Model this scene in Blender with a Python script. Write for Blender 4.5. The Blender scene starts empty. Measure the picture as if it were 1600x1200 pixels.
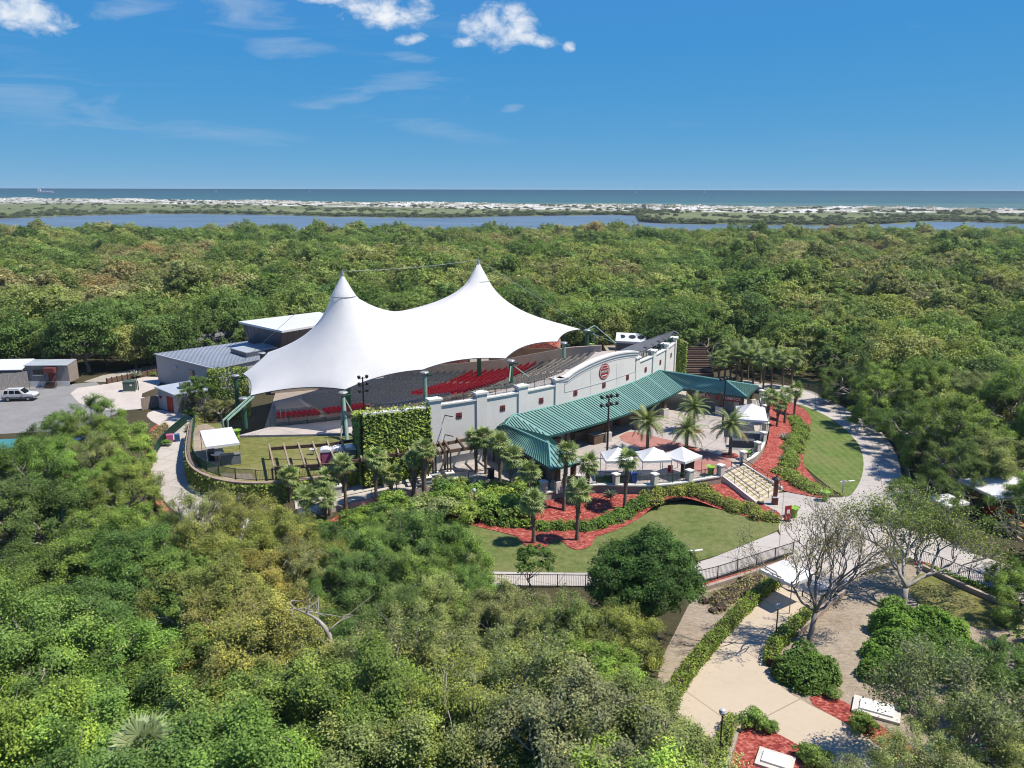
import bpy, math, random
import numpy as np
from mathutils import Vector, Matrix

# ---------------------------------------------------------------- camera, sky, sun, exposure
scene = bpy.context.scene
COL = scene.collection
R = math.radians
PI = math.pi

cam_data = bpy.data.cameras.new('camera')
cam = bpy.data.objects.new('camera', cam_data)
COL.objects.link(cam)
cam.location = (0.0, 0.0, 30.0)
cam_data.sensor_width = 36.0
cam_data.lens = 36.0 * 1244.0 / 1600.0
cam_data.clip_start = 0.5
cam_data.clip_end = 200000.0
cam.rotation_mode = 'XYZ'
_m = Matrix.Rotation(R(90.0 - 13.732), 4, 'X') @ Matrix.Rotation(R(0.15), 4, 'Z')
cam.rotation_euler = _m.to_euler()
scene.camera = cam

SUN_EL = R(60.0)
SUN_AZ = R(-6.0)             # measured from +X towards +Y
sun_dir = Vector((math.cos(SUN_EL) * math.cos(SUN_AZ), math.cos(SUN_EL) * math.sin(SUN_AZ), math.sin(SUN_EL)))
sun_data = bpy.data.lights.new('sun', 'SUN')
sun_data.energy = 4.6
sun_data.angle = R(0.53)
sun_data.color = (1.0, 0.935, 0.83)
sun = bpy.data.objects.new('sun', sun_data)
COL.objects.link(sun)
sun.rotation_euler = sun_dir.to_track_quat('Z', 'Y').to_euler()
sun.location = (60, -10, 90)

world = bpy.data.worlds.new('World')
scene.world = world
world.use_nodes = True
wn = world.node_tree.nodes
wl = world.node_tree.links
wn.clear()


def wnode(kind, **kw):
    n = wn.new(kind)
    for k, v in kw.items():
        setattr(n, k, v)
    return n


sky = wnode('ShaderNodeTexSky', sky_type='NISHITA', sun_disc=False)
sky.sun_elevation = SUN_EL
sky.sun_rotation = PI / 2 - SUN_AZ
sky.altitude = 30.0
sky.air_density = 0.3
sky.dust_density = 0.0
sky.ozone_density = 6.0
w_out = wnode('ShaderNodeOutputWorld')
w_bg = wnode('ShaderNodeBackground')
w_bg.inputs['Strength'].default_value = 0.071
# grade of the camera that took the picture: each channel of the sky gets its own contrast
w_split = wnode('ShaderNodeSeparateColor')
wl.new(sky.outputs[0], w_split.inputs[0])
w_hsv = wnode('ShaderNodeCombineColor')
for _i, (_a, _g, _f) in enumerate(((0.50, 0.84, 0.56), (0.485, 0.30, 0.0), (0.62, 0.03, 0.0))):
    # values of the sky times the background strength of 0.1 are in picture units
    _p = wnode('ShaderNodeMath', operation='POWER')
    _m = wnode('ShaderNodeMath', operation='MULTIPLY')
    _x = wnode('ShaderNodeMath', operation='MAXIMUM')
    _s = wnode('ShaderNodeMath', operation='MULTIPLY')
    wl.new(w_split.outputs[_i], _s.inputs[0])
    _s.inputs[1].default_value = 0.1
    wl.new(_s.outputs[0], _p.inputs[0])
    _p.inputs[1].default_value = _g
    wl.new(_p.outputs[0], _m.inputs[0])
    _m.inputs[1].default_value = _a * 10.0
    wl.new(_m.outputs[0], _x.inputs[0])
    _x.inputs[1].default_value = _f
    wl.new(_x.outputs[0], w_hsv.inputs[_i])
# clouds: a layer projected on a plane overhead, broken up by noise, with a few larger cumulus groups
w_tc = wnode('ShaderNodeTexCoord')
w_sep = wnode('ShaderNodeSeparateXYZ')
wl.new(w_tc.outputs['Generated'], w_sep.inputs[0])


def wmath(op, a, b=None, clamp=False):
    n = wn.new('ShaderNodeMath')
    n.operation = op
    n.use_clamp = clamp
    for i, v in enumerate((a, b)):
        if v is None:
            continue
        if isinstance(v, (int, float)):
            n.inputs[i].default_value = v
        else:
            wl.new(v, n.inputs[i])
    return n.outputs[0]


# azimuth and elevation of the viewing direction, so a cloud can be given a place in the sky
w_az = wmath('ARCTAN2', w_sep.outputs['X'], w_sep.outputs['Y'])
w_el = wmath('ARCSINE', w_sep.outputs['Z'])
w_comb = wnode('ShaderNodeCombineXYZ')
wl.new(w_az, w_comb.inputs[0])
wl.new(w_el, w_comb.inputs[1])


def wnoise(scale, detail, rough, sx=1.0, sy=1.0, dist=0.0, off=0.0):
    mp = wnode('ShaderNodeMapping')
    mp.inputs['Scale'].default_value = (sx, sy, 1.0)
    mp.inputs['Location'].default_value = (off, off * 0.7, off * 0.3)
    wl.new(w_comb.outputs[0], mp.inputs[0])
    n = wnode('ShaderNodeTexNoise')
    n.inputs['Scale'].default_value = scale
    n.inputs['Detail'].default_value = detail
    n.inputs['Roughness'].default_value = rough
    n.inputs['Distortion'].default_value = dist
    wl.new(mp.outputs[0], n.inputs['Vector'])
    return n.outputs[0]


n_puff = wnoise(30.0, 7.0, 0.62, 1.0, 1.5, 0.5)
n_fine = wnoise(75.0, 6.0, 0.6, 1.0, 1.3, 0.2, 3.0)
n_wisp = wnoise(14.0, 8.0, 0.62, 0.55, 2.8, 1.2, 5.0)
n_cover = wnoise(3.2, 3.0, 0.5, 1.0, 1.6, 0.3, 9.0)


def blob(az, el, wa, we, tilt=0.0):
    """soft elliptical field around one direction"""
    da = wmath('SUBTRACT', w_az, az)
    de = wmath('SUBTRACT', w_el, el)
    if tilt:
        de = wmath('SUBTRACT', de, wmath('MULTIPLY', da, tilt))
    q = wmath('ADD', wmath('POWER', wmath('ABSOLUTE', wmath('DIVIDE', da, wa)), 2.0), wmath('POWER', wmath('ABSOLUTE', wmath('DIVIDE', de, we)), 2.0))
    return wmath('SUBTRACT', 1.0, q)


def wsum(vals):
    s = vals[0]
    for v in vals[1:]:
        s = wmath('MAXIMUM', s, v)
    return s


CUMULUS = [(-0.5147, 0.1682, 0.0418, 0.0187, 0.000), (-0.5191, 0.1770, 0.0145, 0.0109, 0.000), (-0.1478, 0.1949, 0.0579, 0.0187, -0.050), (-0.1097, 0.2009, 0.0193, 0.0172, 0.000), (-0.1211, 0.1676, 0.0225, 0.0070, 0.150), (-0.2244, 0.2051, 0.0322, 0.0055, 0.000), (-0.0176, 0.1820, 0.0466, 0.0250, 0.000), (0.0011, 0.1926, 0.0289, 0.0156, 0.000), (0.0272, 0.1684, 0.0442, 0.0086, -0.150), (-0.0551, 0.1643, 0.0177, 0.0070, 0.000), (0.0647, 0.1612, 0.0096, 0.0078, 0.000), (-0.7345, 0.1533, 0.0563, 0.0203, 0.000), (-0.8510, 0.1672, 0.0643, 0.0218, 0.000), (0.6985, 0.2048, 0.0723, 0.0234, 0.000), (0.8403, 0.1304, 0.0563, 0.0187, 0.000)]
CIRRUS = [(-0.5128, 0.0855, 0.0884, 0.0265, 0.000), (-0.4147, 0.1849, 0.0603, 0.0125, 0.200), (-0.2055, 0.1015, 0.0603, 0.0101, 0.120), (-0.1308, 0.1236, 0.0563, 0.0125, 0.100), (-0.1188, 0.1486, 0.0338, 0.0070, -0.100), (-0.4178, 0.0676, 0.1206, 0.0125, -0.050), (-0.3255, 0.0602, 0.0965, 0.0109, -0.050), (-0.2872, 0.0580, 0.0257, 0.0055, 0.000), (-0.0835, 0.0678, 0.0884, 0.0125, -0.150), (0.0009, 0.0946, 0.0161, 0.0047, 0.100), (-0.3011, 0.1918, 0.0563, 0.0234, 0.000), (-0.2560, 0.1518, 0.0482, 0.0156, 0.000), (-0.6729, 0.0857, 0.1286, 0.0234, 0.000), (0.6964, 0.0864, 0.1206, 0.0187, 0.100)]
cum = wmath('MAXIMUM', wsum([blob(*c) for c in CUMULUS]), -1.0)
cum = wmath('ADD', cum, wmath('MULTIPLY', wmath('SUBTRACT', n_puff, 0.5), 3.0))
cum = wmath('ADD', cum, wmath('MULTIPLY', wmath('SUBTRACT', n_fine, 0.5), 1.0))
cum_a = wmath('MULTIPLY', wmath('SUBTRACT', cum, 0.02), 0.72, clamp=True)
cir = wmath('MAXIMUM', wsum([blob(*c) for c in CIRRUS]), -1.0)
cir = wmath('ADD', cir, wmath('MULTIPLY', wmath('SUBTRACT', n_wisp, 0.5), 4.6))
cir_a = wmath('MULTIPLY', wmath('MULTIPLY', wmath('SUBTRACT', cir, 0.15), 0.42, clamp=True), 0.6)
# thin broken cirrus over the rest of the sky, as in the part in view
veil = wmath('MULTIPLY', wmath('SUBTRACT', wmath('MULTIPLY', n_wisp, wmath('ADD', n_cover, 0.35)), 0.47), 0.9, clamp=True)
alpha = wmath('MAXIMUM', wmath('MAXIMUM', cum_a, cir_a), wmath('MULTIPLY', veil, 0.5))
alpha = wmath('MULTIPLY', alpha, wmath('MULTIPLY', wmath('SUBTRACT', w_el, 0.02), 14.0, clamp=True), clamp=True)
w_cc = wnode('ShaderNodeMixRGB')
w_cc.inputs['Color1'].default_value = (4.6, 5.6, 6.9, 1)
w_cc.inputs['Color2'].default_value = (8.2, 8.5, 8.9, 1)
wl.new(wmath('MULTIPLY', wmath('SUBTRACT', wmath('ADD', cum, wmath('MULTIPLY', n_fine, 0.6)), 0.35), 1.2, clamp=True), w_cc.inputs['Fac'])
w_mix = wnode('ShaderNodeMixRGB')
wl.new(alpha, w_mix.inputs['Fac'])
wl.new(w_hsv.outputs[0], w_mix.inputs['Color1'])
wl.new(w_cc.outputs[0], w_mix.inputs['Color2'])
wl.new(w_mix.outputs[0], w_bg.inputs['Color'])
wl.new(w_bg.outputs[0], w_out.inputs[0])

scene.view_settings.view_transform = 'Standard'
scene.view_settings.look = 'None'
scene.view_settings.exposure = 0.62
scene.view_settings.gamma = 1.0
scene.view_settings.use_curve_mapping = False
scene.render.engine = 'CYCLES'
cy = scene.cycles
cy.use_denoising = True
cy.filter_width = 1.1
cy.max_bounces = 6
cy.diffuse_bounces = 4
cy.glossy_bounces = 2
cy.transmission_bounces = 3
cy.transparent_max_bounces = 6
cy.caustics_reflective = False
cy.caustics_refractive = False
cy.sample_clamp_indirect = 6.0
cy.use_adaptive_sampling = True
cy.adaptive_threshold = 0.012


# ---------------------------------------------------------------- materials
MATS = {}
ALB = 0.74          # balances the raised exposure: all masonry, paint and ground colours are taken down by this much


class NT:
    def __init__(self, name):
        self.m = bpy.data.materials.new(name)
        self.m.use_nodes = True
        self.t = self.m.node_tree
        self.n = self.t.nodes
        self.l = self.t.links
        self.n.clear()
        self.out = self.n.new('ShaderNodeOutputMaterial')

    def node(self, kind, **kw):
        n = self.n.new(kind)
        for k, v in kw.items():
            setattr(n, k, v)
        return n

    def set(self, sock, v):
        if isinstance(v, bpy.types.NodeSocket):
            self.l.new(v, sock)
        elif isinstance(v, (tuple, list)):
            sock.default_value = (*v, 1.0) if len(v) == 3 and sock.type == 'RGBA' else v
        else:
            sock.default_value = v

    def noise(self, scale, detail=4.0, rough=0.6, coord='pos', mscale=None, dist=0.0):
        n = self.node('ShaderNodeTexNoise')
        n.inputs['Scale'].default_value = scale
        n.inputs['Detail'].default_value = detail
        n.inputs['Roughness'].default_value = rough
        n.inputs['Distortion'].default_value = dist
        self.l.new(self.vec(coord, mscale), n.inputs['Vector'])
        return n.outputs[0]

    def vec(self, coord='pos', mscale=None):
        if coord == 'pos':
            o = self.node('ShaderNodeNewGeometry').outputs['Position']
        else:
            o = self.node('ShaderNodeTexCoord').outputs['Object']
        if mscale:
            mp = self.node('ShaderNodeMapping')
            mp.inputs['Scale'].default_value = mscale
            self.l.new(o, mp.inputs[0])
            o = mp.outputs[0]
        return o

    def math(self, op, a, b=None, clamp=False):
        n = self.node('ShaderNodeMath', operation=op, use_clamp=clamp)
        self.set(n.inputs[0], a)
        if b is not None:
            self.set(n.inputs[1], b)
        return n.outputs[0]

    def ramp(self, f, stops):
        n = self.node('ShaderNodeValToRGB')
        e = n.color_ramp.elements
        while len(e) < len(stops):
            e.new(0.5)
        for q, (p, c) in zip(e, stops):
            q.position = p
            q.color = (*c, 1.0) if len(c) == 3 else c
        self.l.new(f, n.inputs[0])
        return n.outputs[0]

    def mix(self, f, a, b, mode='MIX'):
        n = self.node('ShaderNodeMixRGB', blend_type=mode)
        self.set(n.inputs[0], f)
        self.set(n.inputs[1], a)
        self.set(n.inputs[2], b)
        return n.outputs[0]

    def bump(self, h, strength=0.3, dist=0.05):
        n = self.node('ShaderNodeBump')
        n.inputs['Strength'].default_value = strength
        n.inputs['Distance'].default_value = dist
        self.l.new(h, n.inputs['Height'])
        return n.outputs[0]

    def principled(self, col, rough=0.7, metal=0.0, spec=0.4, normal=None, alb=ALB):
        p = self.node('ShaderNodeBsdfPrincipled')
        if alb != 1.0:
            col = self.mix(1.0, col, (alb, alb, alb, 1.0), 'MULTIPLY')
        self.set(p.inputs['Base Color'], col)
        self.set(p.inputs['Roughness'], rough)
        p.inputs['Metallic'].default_value = metal
        p.inputs['Specular IOR Level'].default_value = spec
        if normal is not None:
            self.l.new(normal, p.inputs['Normal'])
        return p.outputs[0]

    def done(self, shader, key):
        self.l.new(shader, self.out.inputs[0])
        MATS[key] = self.m
        return self.m


def mat(key, col, rough=0.7, var=0.18, scale=1.5, metal=0.0, spec=0.35, coord='pos', bump=0.0, mscale=None, fine=None):
    """plain painted/raw surface: base colour with large and small scale wear"""
    t = NT(key)
    n1 = t.noise(scale, 6.0, 0.65, coord, mscale)
    n2 = t.noise(fine or scale * 9.0, 3.0, 0.6, coord, mscale)
    f = t.math('ADD', t.math('MULTIPLY', n1, 0.65), t.math('MULTIPLY', n2, 0.35))
    lo = tuple(max(0.0, c * (1 - var)) for c in col)
    hi = tuple(min(1.0, c * (1 + var)) for c in col)
    c = t.ramp(f, [(0.33, lo), (0.67, hi)])
    nrm = t.bump(n2, bump, 0.03) if bump else None
    r = t.math('ADD', t.math('MULTIPLY', n1, 0.16), rough - 0.08)
    return t.done(t.principled(c, r, metal, spec, nrm), key)


mat('white_wall', (0.82, 0.785, 0.74), 0.75, 0.07, 0.35, bump=0.12, fine=6.0)
mat('trim', (0.82, 0.80, 0.75), 0.7, 0.10, 1.0)
mat('groove', (0.52, 0.53, 0.55), 0.8, 0.08)
mat('pale_stone', (0.66, 0.62, 0.56), 0.8, 0.14, 1.4, bump=0.3)
mat('block_wall', (0.42, 0.33, 0.27), 0.85, 0.22, 2.0, bump=0.4)
mat('grey_wall', (0.50, 0.49, 0.47), 0.75, 0.06, 0.4)
mat('grey_dark', (0.085, 0.09, 0.105), 0.55, 0.15, 0.6)
mat('slate_roof', (0.10, 0.105, 0.12), 0.6, 0.14, 0.5)
mat('galv_roof', (0.56, 0.60, 0.64), 0.42, 0.12, 0.5, metal=0.25)
mat('fascia_grey', (0.10, 0.11, 0.14), 0.45, 0.2, 0.7, mscale=(1, 1, 0.3))
mat('corrugated', (0.56, 0.53, 0.47), 0.6, 0.16, 1.2)
mat('roof_white', (0.70, 0.71, 0.70), 0.6, 0.05, 0.3)
mat('steel_green', (0.035, 0.12, 0.075), 0.45, 0.2, 1.0)
mat('pale_green', (0.28, 0.42, 0.33), 0.55, 0.25, 1.4)
mat('fence_green', (0.02, 0.075, 0.05), 0.5, 0.2, 1.0)
mat('fence_black', (0.022, 0.022, 0.024), 0.5, 0.2, 1.0)
mat('steel_grey', (0.35, 0.36, 0.37), 0.45, 0.15, 1.2, metal=0.3)
mat('cable', (0.32, 0.38, 0.38), 0.5, 0.1)
mat('timber', (0.16, 0.10, 0.065), 0.8, 0.3, 1.6, mscale=(1, 1, 4))
mat('timber_pale', (0.36, 0.27, 0.20), 0.8, 0.25, 1.6)
mat('timber_dark', (0.065, 0.038, 0.03), 0.8, 0.3, 1.6)
mat('plank_grey', (0.36, 0.33, 0.315), 0.85, 0.45, 2.5, coord='obj', mscale=(5, 5, 0.5))
mat('plank_brown', (0.32, 0.26, 0.22), 0.85, 0.4, 2.5, coord='obj', mscale=(5, 5, 0.5))
mat('asphalt', (0.27, 0.265, 0.26), 0.9, 0.18, 0.35, bump=0.2)
mat('seat_red', (0.74, 0.022, 0.05), 0.5, 0.15, 1.0)
mat('seat_grey', (0.30, 0.31, 0.33), 0.5, 0.15, 1.0)
mat('seat_dark', (0.17, 0.165, 0.155), 0.5, 0.2, 1.0)
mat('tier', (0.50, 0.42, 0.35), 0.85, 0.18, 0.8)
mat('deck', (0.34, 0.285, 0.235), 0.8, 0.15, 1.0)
mat('brown_wall', (0.30, 0.19, 0.125), 0.8, 0.2, 0.8)
mat('red_paint', (0.42, 0.02, 0.02), 0.5, 0.12, 1.0)
mat('red_brown', (0.22, 0.06, 0.05), 0.6, 0.15, 1.0)
mat('vent_red', (0.23, 0.05, 0.055), 0.6, 0.15, 3.0)
mat('sign_red', (0.36, 0.012, 0.03), 0.5, 0.1, 3.0)
mat('sign_white', (0.8, 0.78, 0.74), 0.5, 0.05, 3.0)
mat('lime', (0.27, 0.46, 0.05), 0.45, 0.12, 2.0)
mat('lime_dark', (0.09, 0.22, 0.02), 0.5, 0.12, 2.0)
mat('blue_bin', (0.012, 0.05, 0.24), 0.45, 0.12, 2.0)
mat('navy', (0.014, 0.022, 0.05), 0.6, 0.2, 2.0)
mat('table_black', (0.045, 0.045, 0.05), 0.8, 0.2, 1.0)
mat('cover_grey', (0.17, 0.18, 0.195), 0.8, 0.12, 1.0)
mat('counter_pale', (0.50, 0.48, 0.45), 0.7, 0.12, 1.0)
mat('car_white', (0.72, 0.73, 0.74), 0.25, 0.04, 1.0, spec=0.5)
mat('car_grey', (0.16, 0.165, 0.17), 0.5, 0.1, 1.0)
mat('glass_dark', (0.012, 0.016, 0.02), 0.08, 0.1, 1.0, spec=0.6)
mat('rubber', (0.02, 0.02, 0.02), 0.8, 0.2, 3.0)
mat('hub', (0.45, 0.46, 0.47), 0.35, 0.1, 3.0, metal=0.5)
mat('pink', (0.50, 0.12, 0.24), 0.5, 0.12, 2.0)
mat('toilet_white', (0.78, 0.78, 0.78), 0.4, 0.05, 2.0)
mat('toilet_teal', (0.10, 0.28, 0.31), 0.4, 0.1, 2.0)
mat('toilet_grey', (0.24, 0.27, 0.28), 0.5, 0.1, 2.0)
mat('transformer', (0.075, 0.12, 0.095), 0.5, 0.15, 1.5)
mat('teal_cloth', (0.06, 0.27, 0.30), 0.7, 0.12, 1.0)
mat('blue_cloth', (0.03, 0.10, 0.22), 0.7, 0.15, 1.0)
mat('globe', (0.62, 0.62, 0.6), 0.35, 0.08, 3.0)
mat('lamp_black', (0.02, 0.02, 0.022), 0.45, 0.2, 2.0)
mat('yellow', (0.55, 0.33, 0.03), 0.5, 0.1, 2.0)
mat('gold_strip', (0.62, 0.45, 0.14), 0.6, 0.12, 2.0)
mat('bark', (0.30, 0.265, 0.235), 0.9, 0.4, 3.0, coord='obj', bump=0.5)
mat('bark_pale', (0.42, 0.375, 0.325), 0.9, 0.35, 3.0, coord='obj', bump=0.5)
mat('palm_trunk', (0.21, 0.155, 0.115), 0.9, 0.45, 2.2, coord='obj', mscale=(1, 1, 3), bump=0.6)
mat('ship_white', (0.75, 0.76, 0.77), 0.5, 0.05, 0.1)
mat('ship_hull', (0.30, 0.33, 0.38), 0.5, 0.1, 0.1)
mat('terracotta', (0.42, 0.16, 0.10), 0.8, 0.2, 2.0)


def cloth(key, col, trans=0.25, rough=0.7):
    t = NT(key)
    n = t.noise(0.5, 3.0)
    c = t.ramp(n, [(0.3, tuple(q * 0.95 for q in col)), (0.7, col)])
    p = t.principled(c, rough, 0, 0.3, None, 1.0)
    tr = t.node('ShaderNodeBsdfTranslucent')
    t.set(tr.inputs[0], c)
    mx = t.node('ShaderNodeMixShader')
    mx.inputs[0].default_value = trans
    t.l.new(p, mx.inputs[1])
    t.l.new(tr.outputs[0], mx.inputs[2])
    return t.done(mx.outputs[0], key)


cloth('membrane', (0.90, 0.895, 0.88), 0.42)
cloth('canopy_white', (0.74, 0.735, 0.725), 0.2)


def green_roof():
    t = NT('green_roof')
    n1 = t.noise(0.5, 5.0, 0.6)
    n2 = t.noise(6.0, 3.0, 0.6)
    f = t.math('ADD', t.math('MULTIPLY', n1, 0.7), t.math('MULTIPLY', n2, 0.3))
    c = t.ramp(f, [(0.3, (0.165, 0.335, 0.30)), (0.7, (0.235, 0.42, 0.375))])
    return t.done(t.principled(c, 0.42, 0.0, 0.45), 'green_roof')


green_roof()
mat('roof_seam', (0.025, 0.10, 0.085), 0.45, 0.15, 1.0)
mat('roof_ridge', (0.19, 0.42, 0.37), 0.45, 0.12, 1.0)


def concrete(key, col, joint=3.0, rot=0.0, var=0.15, line=0.04):
    t = NT(key)
    n1 = t.noise(0.22, 6.0, 0.65)
    n2 = t.noise(2.6, 5.0, 0.65)
    n3 = t.noise(30.0, 2.0, 0.6)
    f = t.math('ADD', t.math('ADD', t.math('MULTIPLY', n1, 0.5), t.math('MULTIPLY', n2, 0.35)), t.math('MULTIPLY', n3, 0.15))
    c = t.ramp(f, [(0.32, tuple(q * (1 - 1.8 * var) for q in col)), (0.5, col), (0.68, tuple(min(1, q * (1 + var)) for q in col))])
    if joint:
        mp = t.node('ShaderNodeMapping')
        mp.inputs['Rotation'].default_value = (0, 0, rot)
        t.l.new(t.vec('pos'), mp.inputs[0])
        b = t.node('ShaderNodeTexBrick')
        b.offset = 0.0
        b.inputs['Scale'].default_value = 1.0
        b.inputs['Brick Width'].default_value = joint
        b.inputs['Row Height'].default_value = joint
        b.inputs['Mortar Size'].default_value = line
        b.inputs['Mortar Smooth'].default_value = 0.3
        b.inputs['Color1'].default_value = (1, 1, 1, 1)
        b.inputs['Color2'].default_value = (0.88, 0.88, 0.89, 1)
        b.inputs['Mortar'].default_value = (0.5, 0.48, 0.46, 1)
        t.l.new(mp.outputs[0], b.inputs['Vector'])
        c = t.mix(1.0, c, b.outputs['Color'], 'MULTIPLY')
    # scattered leaf stains
    v = t.node('ShaderNodeTexVoronoi')
    v.inputs['Scale'].default_value = 1.1
    t.l.new(t.vec('pos'), v.inputs['Vector'])
    s = t.math('LESS_THAN', v.outputs['Distance'], t.math('MULTIPLY', n2, 0.11))
    c = t.mix(t.math('MULTIPLY', s, 0.45), c, (0.12, 0.09, 0.06))
    return t.done(t.principled(c, 0.85, 0, 0.25), key)


concrete('walk_concrete', (0.55, 0.50, 0.45), 3.2, R(20))
concrete('plaza_concrete', (0.52, 0.46, 0.42), 3.0, R(34))
concrete('entry_concrete', (0.60, 0.495, 0.37), 6.5, R(-33), 0.06, 0.035)
concrete('ramp_concrete', (0.58, 0.53, 0.46), 0)
concrete('door_yard', (0.60, 0.53, 0.475), 0)
mat('step_pale', (0.60, 0.55, 0.45), 0.8, 0.1, 1.0)


def brick_paving():
    t = NT('brick_paving')
    b = t.node('ShaderNodeTexBrick')
    b.inputs['Scale'].default_value = 1.0
    b.inputs['Brick Width'].default_value = 0.24
    b.inputs['Row Height'].default_value = 0.12
    b.inputs['Mortar Size'].default_value = 0.006
    b.inputs['Color1'].default_value = (0.42, 0.175, 0.145, 1)
    b.inputs['Color2'].default_value = (0.50, 0.23, 0.19, 1)
    b.inputs['Mortar'].default_value = (0.30, 0.22, 0.19, 1)
    mp = t.node('ShaderNodeMapping')
    mp.inputs['Rotation'].default_value = (0, 0, R(34))
    t.l.new(t.vec('pos'), mp.inputs[0])
    t.l.new(mp.outputs[0], b.inputs['Vector'])
    n = t.noise(0.6, 5.0, 0.65)
    c = t.mix(1.0, b.outputs['Color'], t.ramp(n, [(0.3, (0.8, 0.8, 0.82)), (0.7, (1.15, 1.12, 1.1))]), 'MULTIPLY')
    return t.done(t.principled(c, 0.85, 0, 0.25), 'brick_paving')


brick_paving()


def mulch():
    t = NT('mulch')
    v = t.node('ShaderNodeTexVoronoi')
    v.inputs['Scale'].default_value = 5.5
    v.inputs['Randomness'].default_value = 1.0
    t.l.new(t.vec('pos', (1, 1.6, 1)), v.inputs['Vector'])
    r = t.node('ShaderNodeSeparateColor')
    t.l.new(v.outputs['Color'], r.inputs[0])
    n = t.noise(0.7, 5.0, 0.6)
    n5 = t.noise(2.6, 5.0, 0.7)
    f = t.math('ADD', t.math('MULTIPLY', r.outputs[0], 0.42), t.math('ADD', t.math('MULTIPLY', n, 0.22), t.math('MULTIPLY', n5, 0.36)))
    c = t.ramp(f, [(0.22, (0.13, 0.022, 0.018)), (0.45, (0.33, 0.06, 0.047)), (0.62, (0.47, 0.12, 0.09)), (0.82, (0.60, 0.32, 0.25))])
    return t.done(t.principled(c, 0.9, 0, 0.2, t.bump(r.outputs[0], 0.7, 0.06)), 'mulch')


mulch()


def grass(key, lo, mid, hi, dry, stripe=0.0, dry_amt=0.5):
    t = NT(key)
    n1 = t.noise(0.16, 4.0, 0.6)
    n2 = t.noise(1.4, 6.0, 0.7)
    n3 = t.noise(14.0, 4.0, 0.7)
    f = t.math('ADD', t.math('MULTIPLY', n2, 0.5), t.math('MULTIPLY', n3, 0.5))
    lo = tuple(q * 0.72 for q in lo)
    hi = tuple(q * 1.28 for q in hi)
    c = t.ramp(f, [(0.34, lo), (0.5, mid), (0.66, hi)])
    d = t.math('MULTIPLY', t.math('SUBTRACT', t.math('ADD', t.math('MULTIPLY', n1, 0.7), t.math('MULTIPLY', n2, 0.3)), 0.44), 4.0, clamp=True)
    c = t.mix(t.math('MULTIPLY', d, dry_amt), c, dry)
    if stripe:
        w = t.node('ShaderNodeTexWave')
        w.inputs['Scale'].default_value = stripe
        w.inputs['Distortion'].default_value = 0.8
        t.l.new(t.vec('pos'), w.inputs['Vector'])
        c = t.mix(t.math('MULTIPLY', w.outputs['Fac'], 0.18), c, tuple(q * 1.35 for q in hi))
    return t.done(t.principled(c, 0.9, 0, 0.15, t.bump(n3, 0.8, 0.05)), key)


grass('lawn_green', (0.080, 0.125, 0.026), (0.120, 0.180, 0.040), (0.155, 0.210, 0.055), (0.25, 0.225, 0.10), 0.35, 0.65)
grass('lawn_front', (0.095, 0.13, 0.032), (0.14, 0.18, 0.05), (0.18, 0.215, 0.07), (0.26, 0.235, 0.11), 0.0, 0.75)
grass('lawn_dry', (0.12, 0.13, 0.035), (0.18, 0.185, 0.05), (0.22, 0.215, 0.075), (0.31, 0.27, 0.13), 0.0, 0.75)


def forest_floor():
    t = NT('forest_floor')
    n1 = t.noise(0.12, 5.0, 0.65)
    n2 = t.noise(2.5, 6.0, 0.7)
    f = t.math('ADD', t.math('MULTIPLY', n1, 0.5), t.math('MULTIPLY', n2, 0.5))
    c = t.ramp(f, [(0.3, (0.035, 0.04, 0.016)), (0.5, (0.075, 0.065, 0.035)), (0.7, (0.14, 0.115, 0.075))])
    return t.done(t.principled(c, 0.95, 0, 0.15, t.bump(n2, 0.6, 0.1)), 'forest_floor')


forest_floor()


def litter():
    t = NT('litter')
    n1 = t.noise(0.22, 5.0, 0.65)
    n2 = t.noise(2.2, 6.0, 0.75, mscale=(1.0, 1.8, 1.0))
    n3 = t.noise(16.0, 4.0, 0.75)
    f = t.math('ADD', t.math('ADD', t.math('MULTIPLY', n1, 0.3), t.math('MULTIPLY', n2, 0.35)), t.math('MULTIPLY', n3, 0.35))
    c = t.ramp(f, [(0.33, (0.14, 0.105, 0.07)), (0.44, (0.30, 0.235, 0.165)), (0.54, (0.46, 0.385, 0.295)), (0.66, (0.64, 0.565, 0.46))])
    g = t.math('MULTIPLY', t.math('SUBTRACT', n1, 0.54), 6.0, clamp=True)
    c = t.mix(t.math('MULTIPLY', g, 0.55), c, (0.16, 0.155, 0.05))
    return t.done(t.principled(c, 0.95, 0, 0.15, t.bump(n3, 0.8, 0.06)), 'litter')


litter()
mat('sand_orange', (0.55, 0.36, 0.19), 0.9, 0.15, 0.8)
mat('gravel', (0.42, 0.38, 0.33), 0.9, 0.2, 1.2)


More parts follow.
